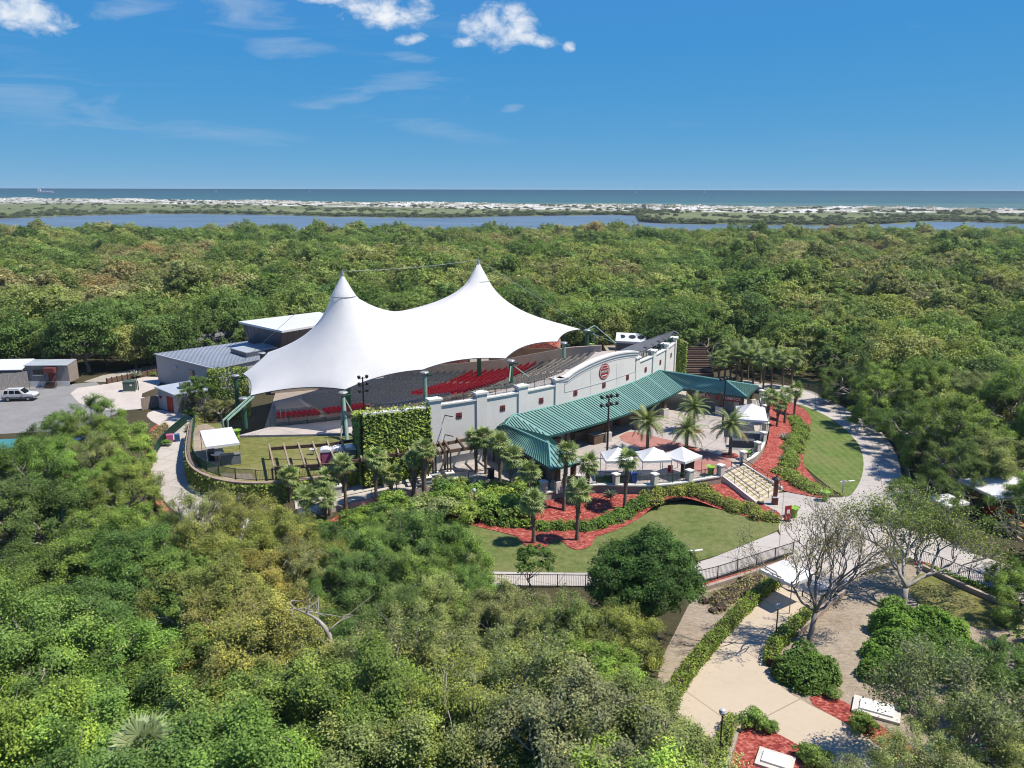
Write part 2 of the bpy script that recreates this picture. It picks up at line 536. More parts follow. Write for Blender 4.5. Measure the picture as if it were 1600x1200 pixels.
def leaf(key, base, trans=0.32, hue_noise=True, rough=0.6, use_obj=True, patch=None, spec=0.2):
    """foliage: colour from the plant (object colour), leaf to leaf variation stored on the mesh"""
    t = NT(key)
    a = t.node('ShaderNodeAttribute', attribute_name='tone')
    oi = t.node('ShaderNodeObjectInfo')
    tone = a.outputs['Fac']
    if use_obj:
        c0 = oi.outputs['Color']
    else:
        c0 = base
    bright = t.math('ADD', 0.58, t.math('MULTIPLY', tone, 1.25))
    comb = t.node('ShaderNodeCombineColor')
    for i in range(3):
        t.l.new(bright, comb.inputs[i])
    c = t.mix(1.0, c0, comb.outputs[0], 'MULTIPLY')
    # young leaves are yellower
    c = t.mix(t.math('MULTIPLY', t.math('SUBTRACT', tone, 0.62), 1.1, clamp=True), c, t.mix(1.0, c, (1.75, 1.30, 0.75, 1), 'MULTIPLY'))
    # sprays of older, drier leaves
    dry = t.math('MULTIPLY', t.math('SUBTRACT', t.noise(0.55, 4.0, 0.65), 0.53), 5.0, clamp=True)
    c = t.mix(t.math('MULTIPLY', dry, 0.45), c, t.mix(1.0, c, (1.35, 1.03, 0.9, 1), 'MULTIPLY'))
    if patch:
        n = t.noise(patch[0], 3.0, 0.55)
        n2 = t.noise(patch[0] * 5.0, 2.0, 0.5)
        k = t.math('ADD', t.math('MULTIPLY', n, 0.66), t.math('ADD', t.math('MULTIPLY', n2, 0.2), t.math('MULTIPLY', oi.outputs['Random'], 0.14)))
        c2 = t.ramp(k, patch[1])
        c = t.mix(1.0, c2, comb.outputs[0], 'MULTIPLY')
        # no two trees are equally bright
        own = t.ramp(oi.outputs['Random'], [(0.0, (0.74, 0.78, 0.8)), (0.5, (0.98, 1.0, 0.95)), (1.0, (1.26, 1.18, 1.15))])
        c = t.mix(1.0, c, own, 'MULTIPLY')
    p = t.principled(c, rough, 0, spec, None, 1.0)
    tr = t.node('ShaderNodeBsdfTranslucent')
    t.l.new(t.mix(1.0, c, (1.25, 1.35, 0.7, 1), 'MULTIPLY'), tr.inputs[0])
    mx = t.node('ShaderNodeMixShader')
    mx.inputs[0].default_value = trans
    t.l.new(p, mx.inputs[1])
    t.l.new(tr.outputs[0], mx.inputs[2])
    return t.done(mx.outputs[0], key)


leaf('leaf', None)
leaf('palm_leaf', None, 0.2, rough=0.42)
leaf('far_leaf', None, 0.36, patch=(0.013, [(0.34, (0.100, 0.170, 0.048)), (0.43, (0.145, 0.215, 0.056)), (0.49, (0.190, 0.250, 0.068)), (0.545, (0.240, 0.265, 0.085)), (0.60, (0.245, 0.240, 0.115)), (0.68, (0.300, 0.228, 0.105))]))
leaf('ivy_leaf', (0.17, 0.225, 0.045), 0.2, use_obj=False)
leaf('scrub_leaf', (0.085, 0.115, 0.045), 0.15, use_obj=False)


def water(key, col, rough, bump_scale, strength, mscale=None):
    t = NT(key)
    n = t.noise(bump_scale, 5.0, 0.6, mscale=mscale)
    n2 = t.noise(bump_scale * 0.06, 5.0, 0.6, mscale=mscale)
    c = t.ramp(n2, [(0.35, tuple(q * 0.78 for q in col)), (0.65, tuple(q * 1.18 for q in col))])
    return t.done(t.principled(c, rough, 0, 0.10, t.bump(n, strength, 0.5)), key)


def sea():
    t = NT('sea')
    # turquoise over the shallow bars, deeper blue offshore
    sep = t.node('ShaderNodeSeparateXYZ')
    t.l.new(t.vec('pos'), sep.inputs[0])
    n2 = t.noise(0.0011, 5.0, 0.6, mscale=(0.25, 1.0, 1.0))
    d = t.math('DIVIDE', t.math('SUBTRACT', sep.outputs[1], 1900.0), 14000.0, clamp=True)
    d = t.math('POWER', d, 0.6)
    c = t.ramp(d, [(0.0, (0.08, 0.17, 0.18)), (0.08, (0.022, 0.125, 0.16)), (0.35, (0.004, 0.088, 0.138)), (1.0, (0.001, 0.068, 0.125))])
    c = t.mix(t.math('MULTIPLY', t.math('SUBTRACT', n2, 0.5), 3.0, clamp=True), c, t.mix(1.0, c, (0.45, 0.58, 0.66, 1), 'MULTIPLY'))
    return t.done(t.principled(c, 0.6, 0, 0.0), 'sea')


sea()
water('lagoon_water', (0.145, 0.20, 0.255), 0.32, 0.35, 0.25, (0.35, 1.0, 1.0))
water('pond_water', (0.10, 0.24, 0.22), 0.2, 1.2, 0.12)


def marsh():
    t = NT('marsh')
    n1 = t.noise(0.006, 5.0, 0.6, mscale=(0.4, 1, 1))
    n2 = t.noise(0.05, 5.0, 0.65, mscale=(0.4, 1, 1))
    f = t.math('ADD', t.math('MULTIPLY', n1, 0.55), t.math('MULTIPLY', n2, 0.45))
    c = t.ramp(f, [(0.32, (0.08, 0.11, 0.045)), (0.46, (0.15, 0.18, 0.075)), (0.58, (0.21, 0.23, 0.10)), (0.7, (0.27, 0.26, 0.15))])
    return t.done(t.principled(c, 0.95, 0, 0.1), 'marsh')


marsh()


def dune():
    t = NT('dune')
    n1 = t.noise(0.016, 6.0, 0.7, mscale=(0.7, 1, 1))
    c = t.ramp(n1, [(0.42, (0.17, 0.175, 0.10)), (0.50, (0.45, 0.43, 0.37)), (0.60, (0.70, 0.685, 0.66))])
    return t.done(t.principled(c, 0.95, 0, 0.1), 'dune')


dune()

# ---------------------------------------------------------------- mesh helpers
rng = random.Random(7)
nrg = np.random.default_rng(11)


def tag(o, label=None, cat=None, group=None, kind=None):
    if label:
        o['label'] = label
    if cat:
        o['category'] = cat
    if group:
        o['group'] = group
    if kind:
        o['kind'] = kind
    return o


def thing(name, loc, label, cat, group=None, rz=0.0):
    o = bpy.data.objects.new(name, None)
    o.empty_display_size = 0.3
    COL.objects.link(o)
    o.location = loc
    o.rotation_euler = (0, 0, rz)
    return tag(o, label, cat, group)


class MB:
    """collects shapes in world (or local) coordinates; build() links them as one mesh object"""

    def __init__(self):
        self.v = []
        self.f = []

    def add(self, vs, fs):
        b = len(self.v)
        self.v.extend(tuple(p) for p in vs)
        self.f.extend(tuple(b + i for i in f) for f in fs)
        return self

    def quad(self, *ps):
        return self.add(ps, [tuple(range(len(ps)))])

    def box(self, c, s, rz=0.0):
        """c: centre of the base, s: full sizes"""
        ca, sa = math.cos(rz), math.sin(rz)
        vs = []
        for dz in (0, s[2]):
            for dx, dy in ((-1, -1), (1, -1), (1, 1), (-1, 1)):
                x, y = dx * s[0] / 2, dy * s[1] / 2
                vs.append((c[0] + x * ca - y * sa, c[1] + x * sa + y * ca, c[2] + dz))
        return self.add(vs, [(0, 3, 2, 1), (4, 5, 6, 7), (0, 1, 5, 4), (1, 2, 6, 5), (2, 3, 7, 6), (3, 0, 4, 7)])

    def bar(self, a, b, w, h=None, up=(0, 0, 1)):
        """rectangular bar between two points, centred on the line"""
        h = h or w
        a, b = Vector(a), Vector(b)
        d = (b - a).normalized()
        u = Vector(up)
        if abs(d.dot(u)) > 0.98:
            u = Vector((0, 1, 0))
        s = d.cross(u).normalized()
        t = s.cross(d).normalized()
        vs = []
        for p in (a, b):
            for i, j in ((-1, -1), (1, -1), (1, 1), (-1, 1)):
                vs.append(p + s * (i * w / 2) + t * (j * h / 2))
        return self.add(vs, [(0, 1, 2, 3), (7, 6, 5, 4), (0, 4, 5, 1), (1, 5, 6, 2), (2, 6, 7, 3), (3, 7, 4, 0)])

    def tube(self, pts, rads, n=6, cap=True):
        """tapered tube through a list of points"""
        pts = [Vector(p) for p in pts]
        b = len(self.v)
        k = len(pts)
        for i, p in enumerate(pts):
            d = (pts[min(i + 1, k - 1)] - pts[max(i - 1, 0)])
            d = d.normalized() if d.length > 1e-9 else Vector((0, 0, 1))
            u = Vector((1, 0, 0)) if abs(d.z) > 0.9 else Vector((0, 0, 1))
            s = d.cross(u).normalized()
            t = s.cross(d)
            r = rads[i] if isinstance(rads, (list, tuple)) else rads
            for q in range(n):
                a = 2 * PI * q / n
                self.v.append(tuple(p + s * (math.cos(a) * r) + t * (math.sin(a) * r)))
        for i in range(k - 1):
            for q in range(n):
                q2 = (q + 1) % n
                self.f.append((b + i * n + q, b + (i + 1) * n + q, b + (i + 1) * n + q2, b + i * n + q2))
        if cap:
            self.f.append(tuple(b + q for q in range(n)))
            self.f.append(tuple(b + (k - 1) * n + q for q in reversed(range(n))))
        return self

    def prism(self, poly, z0, z1):
        """vertical prism over a plan polygon; z0/z1 numbers or lists"""
        n = len(poly)
        if poly_area(poly) < 0:
            poly = poly[::-1]
            if isinstance(z1, list):
                z1 = z1[::-1]
            if isinstance(z0, list):
                z0 = z0[::-1]
        lo = [(p[0], p[1], z0[i] if isinstance(z0, list) else z0) for i, p in enumerate(poly)]
        hi = [(p[0], p[1], z1[i] if isinstance(z1, list) else z1) for i, p in enumerate(poly)]
        fs = [tuple(reversed(range(n))), tuple(range(n, 2 * n))]
        fs += [(i, (i + 1) % n, n + (i + 1) % n, n + i) for i in range(n)]
        return self.add(lo + hi, fs)

    def lathe(self, prof, c=(0, 0, 0), n=12):
        b = len(self.v)
        for r, z in prof:
            for q in range(n):
                a = 2 * PI * q / n
                self.v.append((c[0] + r * math.cos(a), c[1] + r * math.sin(a), c[2] + z))
        for i in range(len(prof) - 1):
            for q in range(n):
                q2 = (q + 1) % n
                self.f.append((b + i * n + q, b + i * n + q2, b + (i + 1) * n + q2, b + (i + 1) * n + q))
        self.f.append(tuple(b + q for q in reversed(range(n))))
        self.f.append(tuple(b + (len(prof) - 1) * n + q for q in range(n)))
        return self

    def strip(self, line_a, line_b):
        """quads between two polylines of 3-D points"""
        n = len(line_a)
        return self.add(list(line_a) + list(line_b), [(i, i + 1, n + i + 1, n + i) for i in range(n - 1)])

    def slab(self, top, th):
        """closed slab below a planar-ish polygon of 3-D points"""
        n = len(top)
        lo = [(p[0], p[1], p[2] - th) for p in top]
        return self.add(list(top) + lo, [tuple(range(n)), tuple(reversed(range(n, 2 * n)))] + [(i, n + i, n + (i + 1) % n, (i + 1) % n) for i in range(n)])

    def mesh(self, name, off=(0, 0, 0)):
        me = bpy.data.meshes.new(name)
        me.from_pydata([(x - off[0], y - off[1], z - off[2]) for x, y, z in self.v], [], self.f)
        me.update()
        return me

    def build(self, name, m, parent=None, smooth=False, local=False, kind=None):
        off = (0, 0, 0)
        if parent is not None and not local:
            p = parent
            off = Vector((0, 0, 0))
            while p is not None:
                off += Vector(p.location)
                p = p.parent
        elif parent is None and not local:
            a = np.array(self.v)
            off = ((a[:, 0].min() + a[:, 0].max()) / 2, (a[:, 1].min() + a[:, 1].max()) / 2, a[:, 2].min())
        me = self.mesh(name, off)
        me.materials.append(MATS[m])
        if smooth:
            me.shade_smooth()
        o = bpy.data.objects.new(name, me)
        COL.objects.link(o)
        if parent is not None:
            o.parent = parent
        elif not local:
            o.location = off
        if kind:
            o['kind'] = kind
        return o


def poly_area(p):
    return 0.5 * sum(p[i][0] * p[(i + 1) % len(p)][1] - p[(i + 1) % len(p)][0] * p[i][1] for i in range(len(p)))


def inside(pt, poly):
    x, y = pt
    c = False
    n = len(poly)
    for i in range(n):
        x1, y1 = poly[i]
        x2, y2 = poly[(i + 1) % n]
        if (y1 > y) != (y2 > y) and x < (x2 - x1) * (y - y1) / (y2 - y1) + x1:
            c = not c
    return c


def dist_line(pt, line):
    best = 1e9
    for (x1, y1), (x2, y2) in zip(line, line[1:]):
        dx, dy = x2 - x1, y2 - y1
        t = max(0, min(1, ((pt[0] - x1) * dx + (pt[1] - y1) * dy) / (dx * dx + dy * dy + 1e-9)))
        best = min(best, math.hypot(pt[0] - x1 - t * dx, pt[1] - y1 - t * dy))
    return best


def smooth_line(p, it=2, closed=False):
    """Chaikin corner cutting; ends kept when open; works for 2-D and 3-D points"""
    for _ in range(it):
        q = []
        n = len(p)
        for i in range(n if closed else n - 1):
            a, b = p[i], p[(i + 1) % n]
            q.append(tuple(0.75 * u + 0.25 * v for u, v in zip(a, b)))
            q.append(tuple(0.25 * u + 0.75 * v for u, v in zip(a, b)))
        if not closed:
            q = [tuple(p[0])] + q[1:-1] + [tuple(p[-1])]
        p = q
    return p


def resample(line, step):
    """points every `step` metres along a polyline (2-D or 3-D)"""
    pts = [Vector(p) for p in line]
    out = [pts[0]]
    L = sum((b - a).length for a, b in zip(pts, pts[1:]))
    n = max(1, int(round(L / step)))
    step = L / n
    acc, want = 0.0, step
    for a, b in zip(pts, pts[1:]):
        l = (b - a).length
        while want <= acc + l + 1e-6 and len(out) < n + 1:
            out.append(a + (b - a) * ((want - acc) / max(l, 1e-9)))
            want += step
        acc += l
    if len(out) < n + 1:
        out.append(pts[-1])
    return out


def offset_line(line, d):
    out = []
    n = len(line)
    for i in range(n):
        a, b = line[max(i - 1, 0)], line[min(i + 1, n - 1)]
        dx, dy = b[0] - a[0], b[1] - a[1]
        l = math.hypot(dx, dy) or 1
        out.append((line[i][0] - dy / l * d, line[i][1] + dx / l * d) + tuple(line[i][2:]))
    return out


def sheet(name, poly, z, m, rounds=2, label=None, cat=None):
    """flat sheet of ground cover"""
    poly = smooth_line(poly, rounds, True) if rounds else poly
    if poly_area(poly) < 0:
        poly = poly[::-1]
    mb = MB()
    mb.add([(x, y, z) for x, y in poly], [tuple(range(len(poly)))])
    o = mb.build(name, m)
    o['kind'] = 'structure'
    if label:
        tag(o, label, cat)
    return o


def copy_tree(root, loc, rz=0.0, sc=1.0, label=None, group=None, color=None):
    r = root.copy()
    COL.objects.link(r)
    r.location = loc
    r.rotation_euler = (0, 0, rz)
    r.scale = (sc, sc, sc) if isinstance(sc, (int, float)) else sc
    if label:
        r['label'] = label
    if group:
        r['group'] = group
    for ch in root.children:
        c = ch.copy()
        COL.objects.link(c)
        c.parent = r
        if color and ch.name.split('.')[0] in ('crown', 'frond', 'foliage', 'fan'):
            c.color = (*color, 1)
        for g in ch.children:
            d = g.copy()
            COL.objects.link(d)
            d.parent = c
    return r


def quads_mesh(name, verts, tone, m):
    """verts: (n,4,3) array of leaf quads; tone: (n,) value per leaf"""
    n = len(verts)
    me = bpy.data.meshes.new(name)
    me.vertices.add(n * 4)
    me.loops.add(n * 4)
    me.polygons.add(n)
    me.vertices.foreach_set('co', verts.reshape(-1).astype(np.float32))
    me.loops.foreach_set('vertex_index', np.arange(n * 4, dtype=np.int32))
    me.polygons.foreach_set('loop_start', np.arange(0, n * 4, 4, dtype=np.int32))
    me.polygons.foreach_set('loop_total', np.full(n, 4, dtype=np.int32))
    at = me.attributes.new('tone', 'FLOAT', 'POINT')
    at.data.foreach_set('value', np.repeat(tone, 4).astype(np.float32))
    me.update(calc_edges=True)
    me.materials.append(MATS[m])
    return me


def leaf_quads(pos, nrm, L, W, g):
    """rhombic leaves at pos with normal nrm and random spin"""
    n = len(pos)
    r = g.normal(size=(n, 3))
    t = np.cross(nrm, r)
    t /= np.linalg.norm(t, axis=1, keepdims=True) + 1e-9
    b = np.cross(nrm, t)
    l = (L * g.uniform(0.7, 1.3, n))[:, None]
    w = (W * g.uniform(0.7, 1.3, n))[:, None]
    q = np.stack([pos - t * l * 0.5, pos + b * w * 0.5, pos + t * l * 0.5, pos - b * w * 0.5], axis=1)
    return q


def dirs(n, g, zmin=-1.0):
    z = g.uniform(zmin, 1.0, n)
    a = g.uniform(0, 2 * PI, n)
    s = np.sqrt(1 - z * z)
    return np.stack([s * np.cos(a), s * np.sin(a), z], axis=1)


def crown_arrays(seed, rx, rz, cz, lobes, clumps, leaves, L, W, lobe_r=0.40, thin=0.0, clump_r=0.30, zmin=-0.25):
    """crown as lobes -> clumps -> leaves; returns leaf quads, tones and lobe centres"""
    g = np.random.default_rng(seed)
    d = dirs(lobes * 3, g, zmin)
    # spread the lobes apart
    keep = [0]
    while len(keep) < lobes:
        best, bi = -1, None
        for i in range(len(d)):
            if i in keep:
                continue
            m = min(np.linalg.norm(d[i] - d[k]) for k in keep) + g.uniform(0, 0.25)
            if m > best:
                best, bi = m, i
        keep.append(bi)
    d = d[keep]
    rr = g.uniform(0.55, 0.80, lobes)
    lc = d * rr[:, None] * np.array([rx, rx, rz]) + np.array([0, 0, cz])
    lr = lobe_r * rx * g.uniform(0.75, 1.25, lobes)
    P, N, T = [], [], []
    for i in range(lobes):
        k = int(clumps * (lr[i] / (lobe_r * rx)) ** 1.6)
        cd = dirs(k, g, -0.55)
        cd[:, 2] *= 0.9
        cc = lc[i] + cd * lr[i] * g.uniform(0.7, 1.08, k)[:, None] * np.array([1, 1, 0.82])
        ct = g.uniform(0.0, 1.0, k) ** 1.3 * 0.62 + g.uniform(0, 0.28)
        cr = clump_r * rx * 0.42 * g.uniform(0.6, 1.35, k)
        for j in range(k):
            if g.uniform() < thin:
                continue
            n = max(3, int(leaves * g.uniform(0.6, 1.4)))
            ld = dirs(n, g, -0.6)
            pos = cc[j] + ld * (cr[j] * g.uniform(0.35, 1.0, n) ** 0.5)[:, None] * np.array([1.15, 1.15, 0.75])
            nn = ld * 0.35 + cd[j] * 0.45 + d[i] * 0.2 + g.normal(size=(n, 3)) * 0.46 + np.array([0.12, 0, 0.45])
            nn /= np.linalg.norm(nn, axis=1, keepdims=True) + 1e-9
            P.append(pos)
            N.append(nn)
            T.append(np.clip(ct[j] + g.normal(0, 0.13, n), 0, 1))
    P, N, T = np.concatenate(P), np.concatenate(N), np.concatenate(T)
    return leaf_quads(P, N, L, W, g), T, lc, lr


def limb(mb, a, b, r0, r1, g, bend=0.15, n=4, sides=6):
    a, b = np.array(a, float), np.array(b, float)
    l = np.linalg.norm(b - a)
    off = g.normal(size=3) * l * bend
    pts, rad = [], []
    for i in range(n + 1):
        t = i / n
        p = a + (b - a) * t + off * math.sin(PI * t) + g.normal(size=3) * l * 0.02 * (0 < i < n)
        pts.append(tuple(p))
        rad.append(r0 + (r1 - r0) * t)
    mb.tube(pts, rad, sides, cap=True)
    return pts


def tree_trunk(seed, h_fork, lc, lr, r0, lean=0.4, sides=7, twigs=0):
    g = np.random.default_rng(seed + 500)
    mb = MB()
    fork = np.array([g.normal() * lean, g.normal() * lean, h_fork])
    mid = np.array([fork[0] * 0.3, fork[1] * 0.3, h_fork * 0.5])
    mb.tube([(0, 0, -0.15), (0, 0, 0.12), tuple(mid), tuple(fork)], [r0 * 1.7, r0 * 1.15, r0 * 0.92, r0 * 0.8], sides)
    for i in range(len(lc)):
        e = lc[i]
        m = fork + (e - fork) * 0.5 + np.array([0, 0, -0.12 * np.linalg.norm(e - fork)])
        limb(mb, fork, m, r0 * 0.55, r0 * 0.34, g, 0.06, 3, 5)
        limb(mb, m, e, r0 * 0.34, r0 * 0.14, g, 0.10, 3, 5)
        for _ in range(twigs):
            d = dirs(1, g, -0.2)[0]
            limb(mb, e, e + d * lr[i] * g.uniform(0.85, 1.35), r0 * 0.13, r0 * 0.03, g, 0.15, 3, 4)
    return mb


def oak_proto(key, name, seed, n_leaf, L, W, leafm='leaf', barkm='bark_pale', R0=4.3, H=8.4, sparse=1.0, sides=5, low=0.0):
    """ragged broadleaf: limbs fork towards an uneven dome, sprays of leaves sit on the outer twigs"""
    g = np.random.default_rng(seed)
    mb = MB()
    fork = np.array([g.normal() * 0.3, g.normal() * 0.3, 1.7 + g.uniform(0, 0.5)])
    mb.tube([(0, 0, -0.15), (0, 0, 0.12), tuple(fork * [0.4, 0.4, 0.5]), tuple(fork)], [0.42, 0.28, 0.24, 0.22], 7)
    ends = []
    squash = g.uniform(0.8, 1.2, 2)

    def grow(p, d, l, r, k):
        d = d / (np.linalg.norm(d) + 1e-9)
        q = p + d * l
        # stay inside an uneven dome
        a = math.atan2(q[1], q[0])
        lim = R0 * (1 + 0.16 * math.sin(2 * a + seed) + 0.12 * math.sin(5 * a + seed * 2.1))
        rr = math.hypot(q[0], q[1])
        if rr > lim:
            q[:2] *= lim / rr
        top = H * (1 - 0.35 * min(1, rr / R0) ** 2) * (1 + 0.1 * math.sin(3 * a + seed))
        q[2] = min(q[2], top)
        q[2] = max(q[2], 1.2 if low else 2.2)
        pts = limb(mb, p, q, r, r * 0.6, g, 0.10, 3 if k else 2, sides if k > 1 else 3)
        q = np.array(pts[-1])
        if k <= 1:
            ends.append((p, q, k))
        if k == 0:
            return
        nc = 2 if g.uniform() < 0.5 else 3
        for i in range(nc):
            a_ = g.normal(size=3)
            a_ -= d * a_.dot(d)
            a_ /= np.linalg.norm(a_) + 1e-9
            nd = d + a_ * g.uniform(0.5, 1.05) + np.array([0, 0, g.uniform(-0.25, 0.35)])
            st = p + (q - p) * (1.0 if i == 0 else g.uniform(0.5, 1.0))
            grow(st, nd, l * g.uniform(0.66, 0.88), r * 0.58, k - 1)

    nm = 6 if not low else 8
    for i in range(nm):
        a = 2 * PI * i / nm + g.uniform(-0.4, 0.4)
        el = g.uniform(0.35, 1.2) if not (low and i % 2) else g.uniform(-0.1, 0.4)
        grow(fork, np.array([math.cos(a) * math.cos(el) * squash[0], math.sin(a) * math.cos(el) * squash[1], math.sin(el)]), R0 * 0.46 * g.uniform(0.8, 1.2), 0.14, 4)
    P, N, T = [], [], []
    ne = len(ends)
    per = n_leaf / (sum(1.0 if e[2] == 0 else 0.5 for e in ends))
    for (p, q, k) in ends:
        if g.uniform() > sparse * 0.88:
            continue
        n = max(4, int(per * (1.0 if k == 0 else 0.5) * g.uniform(0.5, 1.5)))
        t = g.uniform(0.3, 1.15, n)[:, None]
        sz = g.uniform(0.75, 1.3)
        o = g.normal(size=(n, 3)) * np.array([0.215, 0.215, 0.12]) * sz
        P.append(p + (q - p) * t + o)
        out = np.array([q[0], q[1], q[2] - 3.0])
        out /= np.linalg.norm(out) + 1e-9
        N.append(o * 0.9 + out * 0.42 + g.normal(size=(n, 3)) * 0.42 + np.array([0.1, 0, 0.62]))
        T.append(np.clip(g.uniform(0.0, 1.0) ** 1.2 * 0.7 + g.normal(0.1, 0.15, n), 0, 1))
    P, N, T = np.concatenate(P), np.concatenate(N), np.concatenate(T)
    N /= np.linalg.norm(N, axis=1, keepdims=True) + 1e-9
    crown = quads_mesh(name + '_crown', leaf_quads(P, N, L, W, g), T, leafm)
    tm = mb.mesh(name + '_trunk')
    tm.materials.append(MATS[barkm])
    tm.shade_smooth()
    TREE_LIB[key] = (crown, tm)
    return crown, tm


TREE_LIB = {}


def tree_proto(key, name, seed, rx, rz, cz, lobes, clumps, leaves, L, W, r0, h_fork, thin=0.0, twigs=0, leafm='leaf', barkm='bark', lobe_r=0.40, clump_r=0.30, zmin=-0.25):
    q, tone, lc, lr = crown_arrays(seed, rx, rz, cz, lobes, clumps, leaves, L, W, lobe_r, thin, clump_r, zmin)
    crown = quads_mesh(name + '_crown', q, tone, leafm)
    tm = tree_trunk(seed, h_fork, lc, lr, r0, twigs=twigs).mesh(name + '_trunk')
    tm.materials.append(MATS[barkm])
    tm.shade_smooth()
    TREE_LIB[key] = (crown, tm)
    return crown, tm


def plant_tree(key, name, loc, rz, sc, color, label, cat='tree', group=None):
    crown, tm = TREE_LIB[key]
    e = thing(name, loc, label, cat, group, rz)
    e.scale = (sc, sc, sc) if isinstance(sc, (int, float)) else sc
    c = bpy.data.objects.new('crown', crown)
    t = bpy.data.objects.new('trunk', tm)
    for o in (c, t):
        COL.objects.link(o)
        o.parent = e
    c.color = (*color, 1.0)
    return e


def ribbon_wall(mb, line, z0, z1, th):
    """wall of thickness th along a plan polyline"""
    a = offset_line(line, th / 2)
    b = offset_line(line, -th / 2)
    n = len(line)
    Z0 = z0 if isinstance(z0, (list, tuple)) else [z0] * n
    Z1 = z1 if isinstance(z1, (list, tuple)) else [z1] * n
    vs = [(a[i][0], a[i][1], Z0[i]) for i in range(n)] + [(a[i][0], a[i][1], Z1[i]) for i in range(n)] + \
         [(b[i][0], b[i][1], Z0[i]) for i in range(n)] + [(b[i][0], b[i][1], Z1[i]) for i in range(n)]
    fs = []
    for i in range(n - 1):
        fs += [(i + 1, i, n + i, n + i + 1), (2 * n + i, 2 * n + i + 1, 3 * n + i + 1, 3 * n + i), (n + i, 3 * n + i, 3 * n + i + 1, n + i + 1), (i, i + 1, 2 * n + i + 1, 2 * n + i)]
    fs += [(0, 2 * n, 3 * n, n), (n - 1, 2 * n - 1, 4 * n - 1, 3 * n - 1)]
    return mb.add(vs, fs)


def fence(name, line, h, label, m='fence_black', post=2.4, picket=0.14, group=None, pw=0.02, cat='fence'):
    """railing: posts are parts, rails are parts, the pickets are joined"""
    line = [(*p, 0.0) if len(p) == 2 else p for p in line]
    pts = resample(line, post)
    e = thing(name, tuple(pts[0]), label, cat, group)
    for p in pts:
        MB().box((p.x, p.y, p.z), (0.07, 0.07, h + 0.05)).build('post', m, e)
    for zz, nm in ((h, 'top_rail'), (0.12, 'bottom_rail')):
        mb = MB()
        for a, b in zip(pts, pts[1:]):
            mb.bar((a.x, a.y, a.z + zz), (b.x, b.y, b.z + zz), 0.045, 0.045)
        mb.build(nm, m, e)
    if picket:
        mb = MB()
        for a, b in zip(pts, pts[1:]):
            k = max(2, int((b - a).length / picket))
            for i in range(1, k):
                p = a + (b - a) * (i / k)
                mb.bar((p.x, p.y, p.z + 0.12), (p.x, p.y, p.z + h), pw, pw)
        mb.build('pickets', m, e, kind='stuff')
    return e


def leaf_shell(name, pts, nrm, L, W, m, parent=None, seed=1, color=None, tone=None, local=False, per=1, spread=0.1):
    """a leafy skin over given points/normals, built as one mesh"""
    g = np.random.default_rng(seed)
    P = np.repeat(np.array(pts), per, axis=0)
    N = np.repeat(np.array(nrm), per, axis=0)
    T = np.repeat(np.array(tone), per) if tone is not None else g.uniform(0, 0.8, len(P))
    P = P + g.normal(size=P.shape) * spread
    N = N + g.normal(size=N.shape) * 0.55
    N /= np.linalg.norm(N, axis=1, keepdims=True) + 1e-9
    q = leaf_quads(P, N, L, W, g)
    off = np.zeros(3)
    if not local:
        if parent is not None:
            off = np.array(parent.location)
        else:
            off = np.array([P[:, 0].mean(), P[:, 1].mean(), P[:, 2].min()])
    me = quads_mesh(name, q - off, np.clip(T + g.normal(0, 0.12, len(P)), 0, 1), m)
    o = bpy.data.objects.new(name, me)
    COL.objects.link(o)
    if parent is not None:
        o.parent = parent
    else:
        o.location = off
    if color:
        o.color = (*color, 1)
    return o


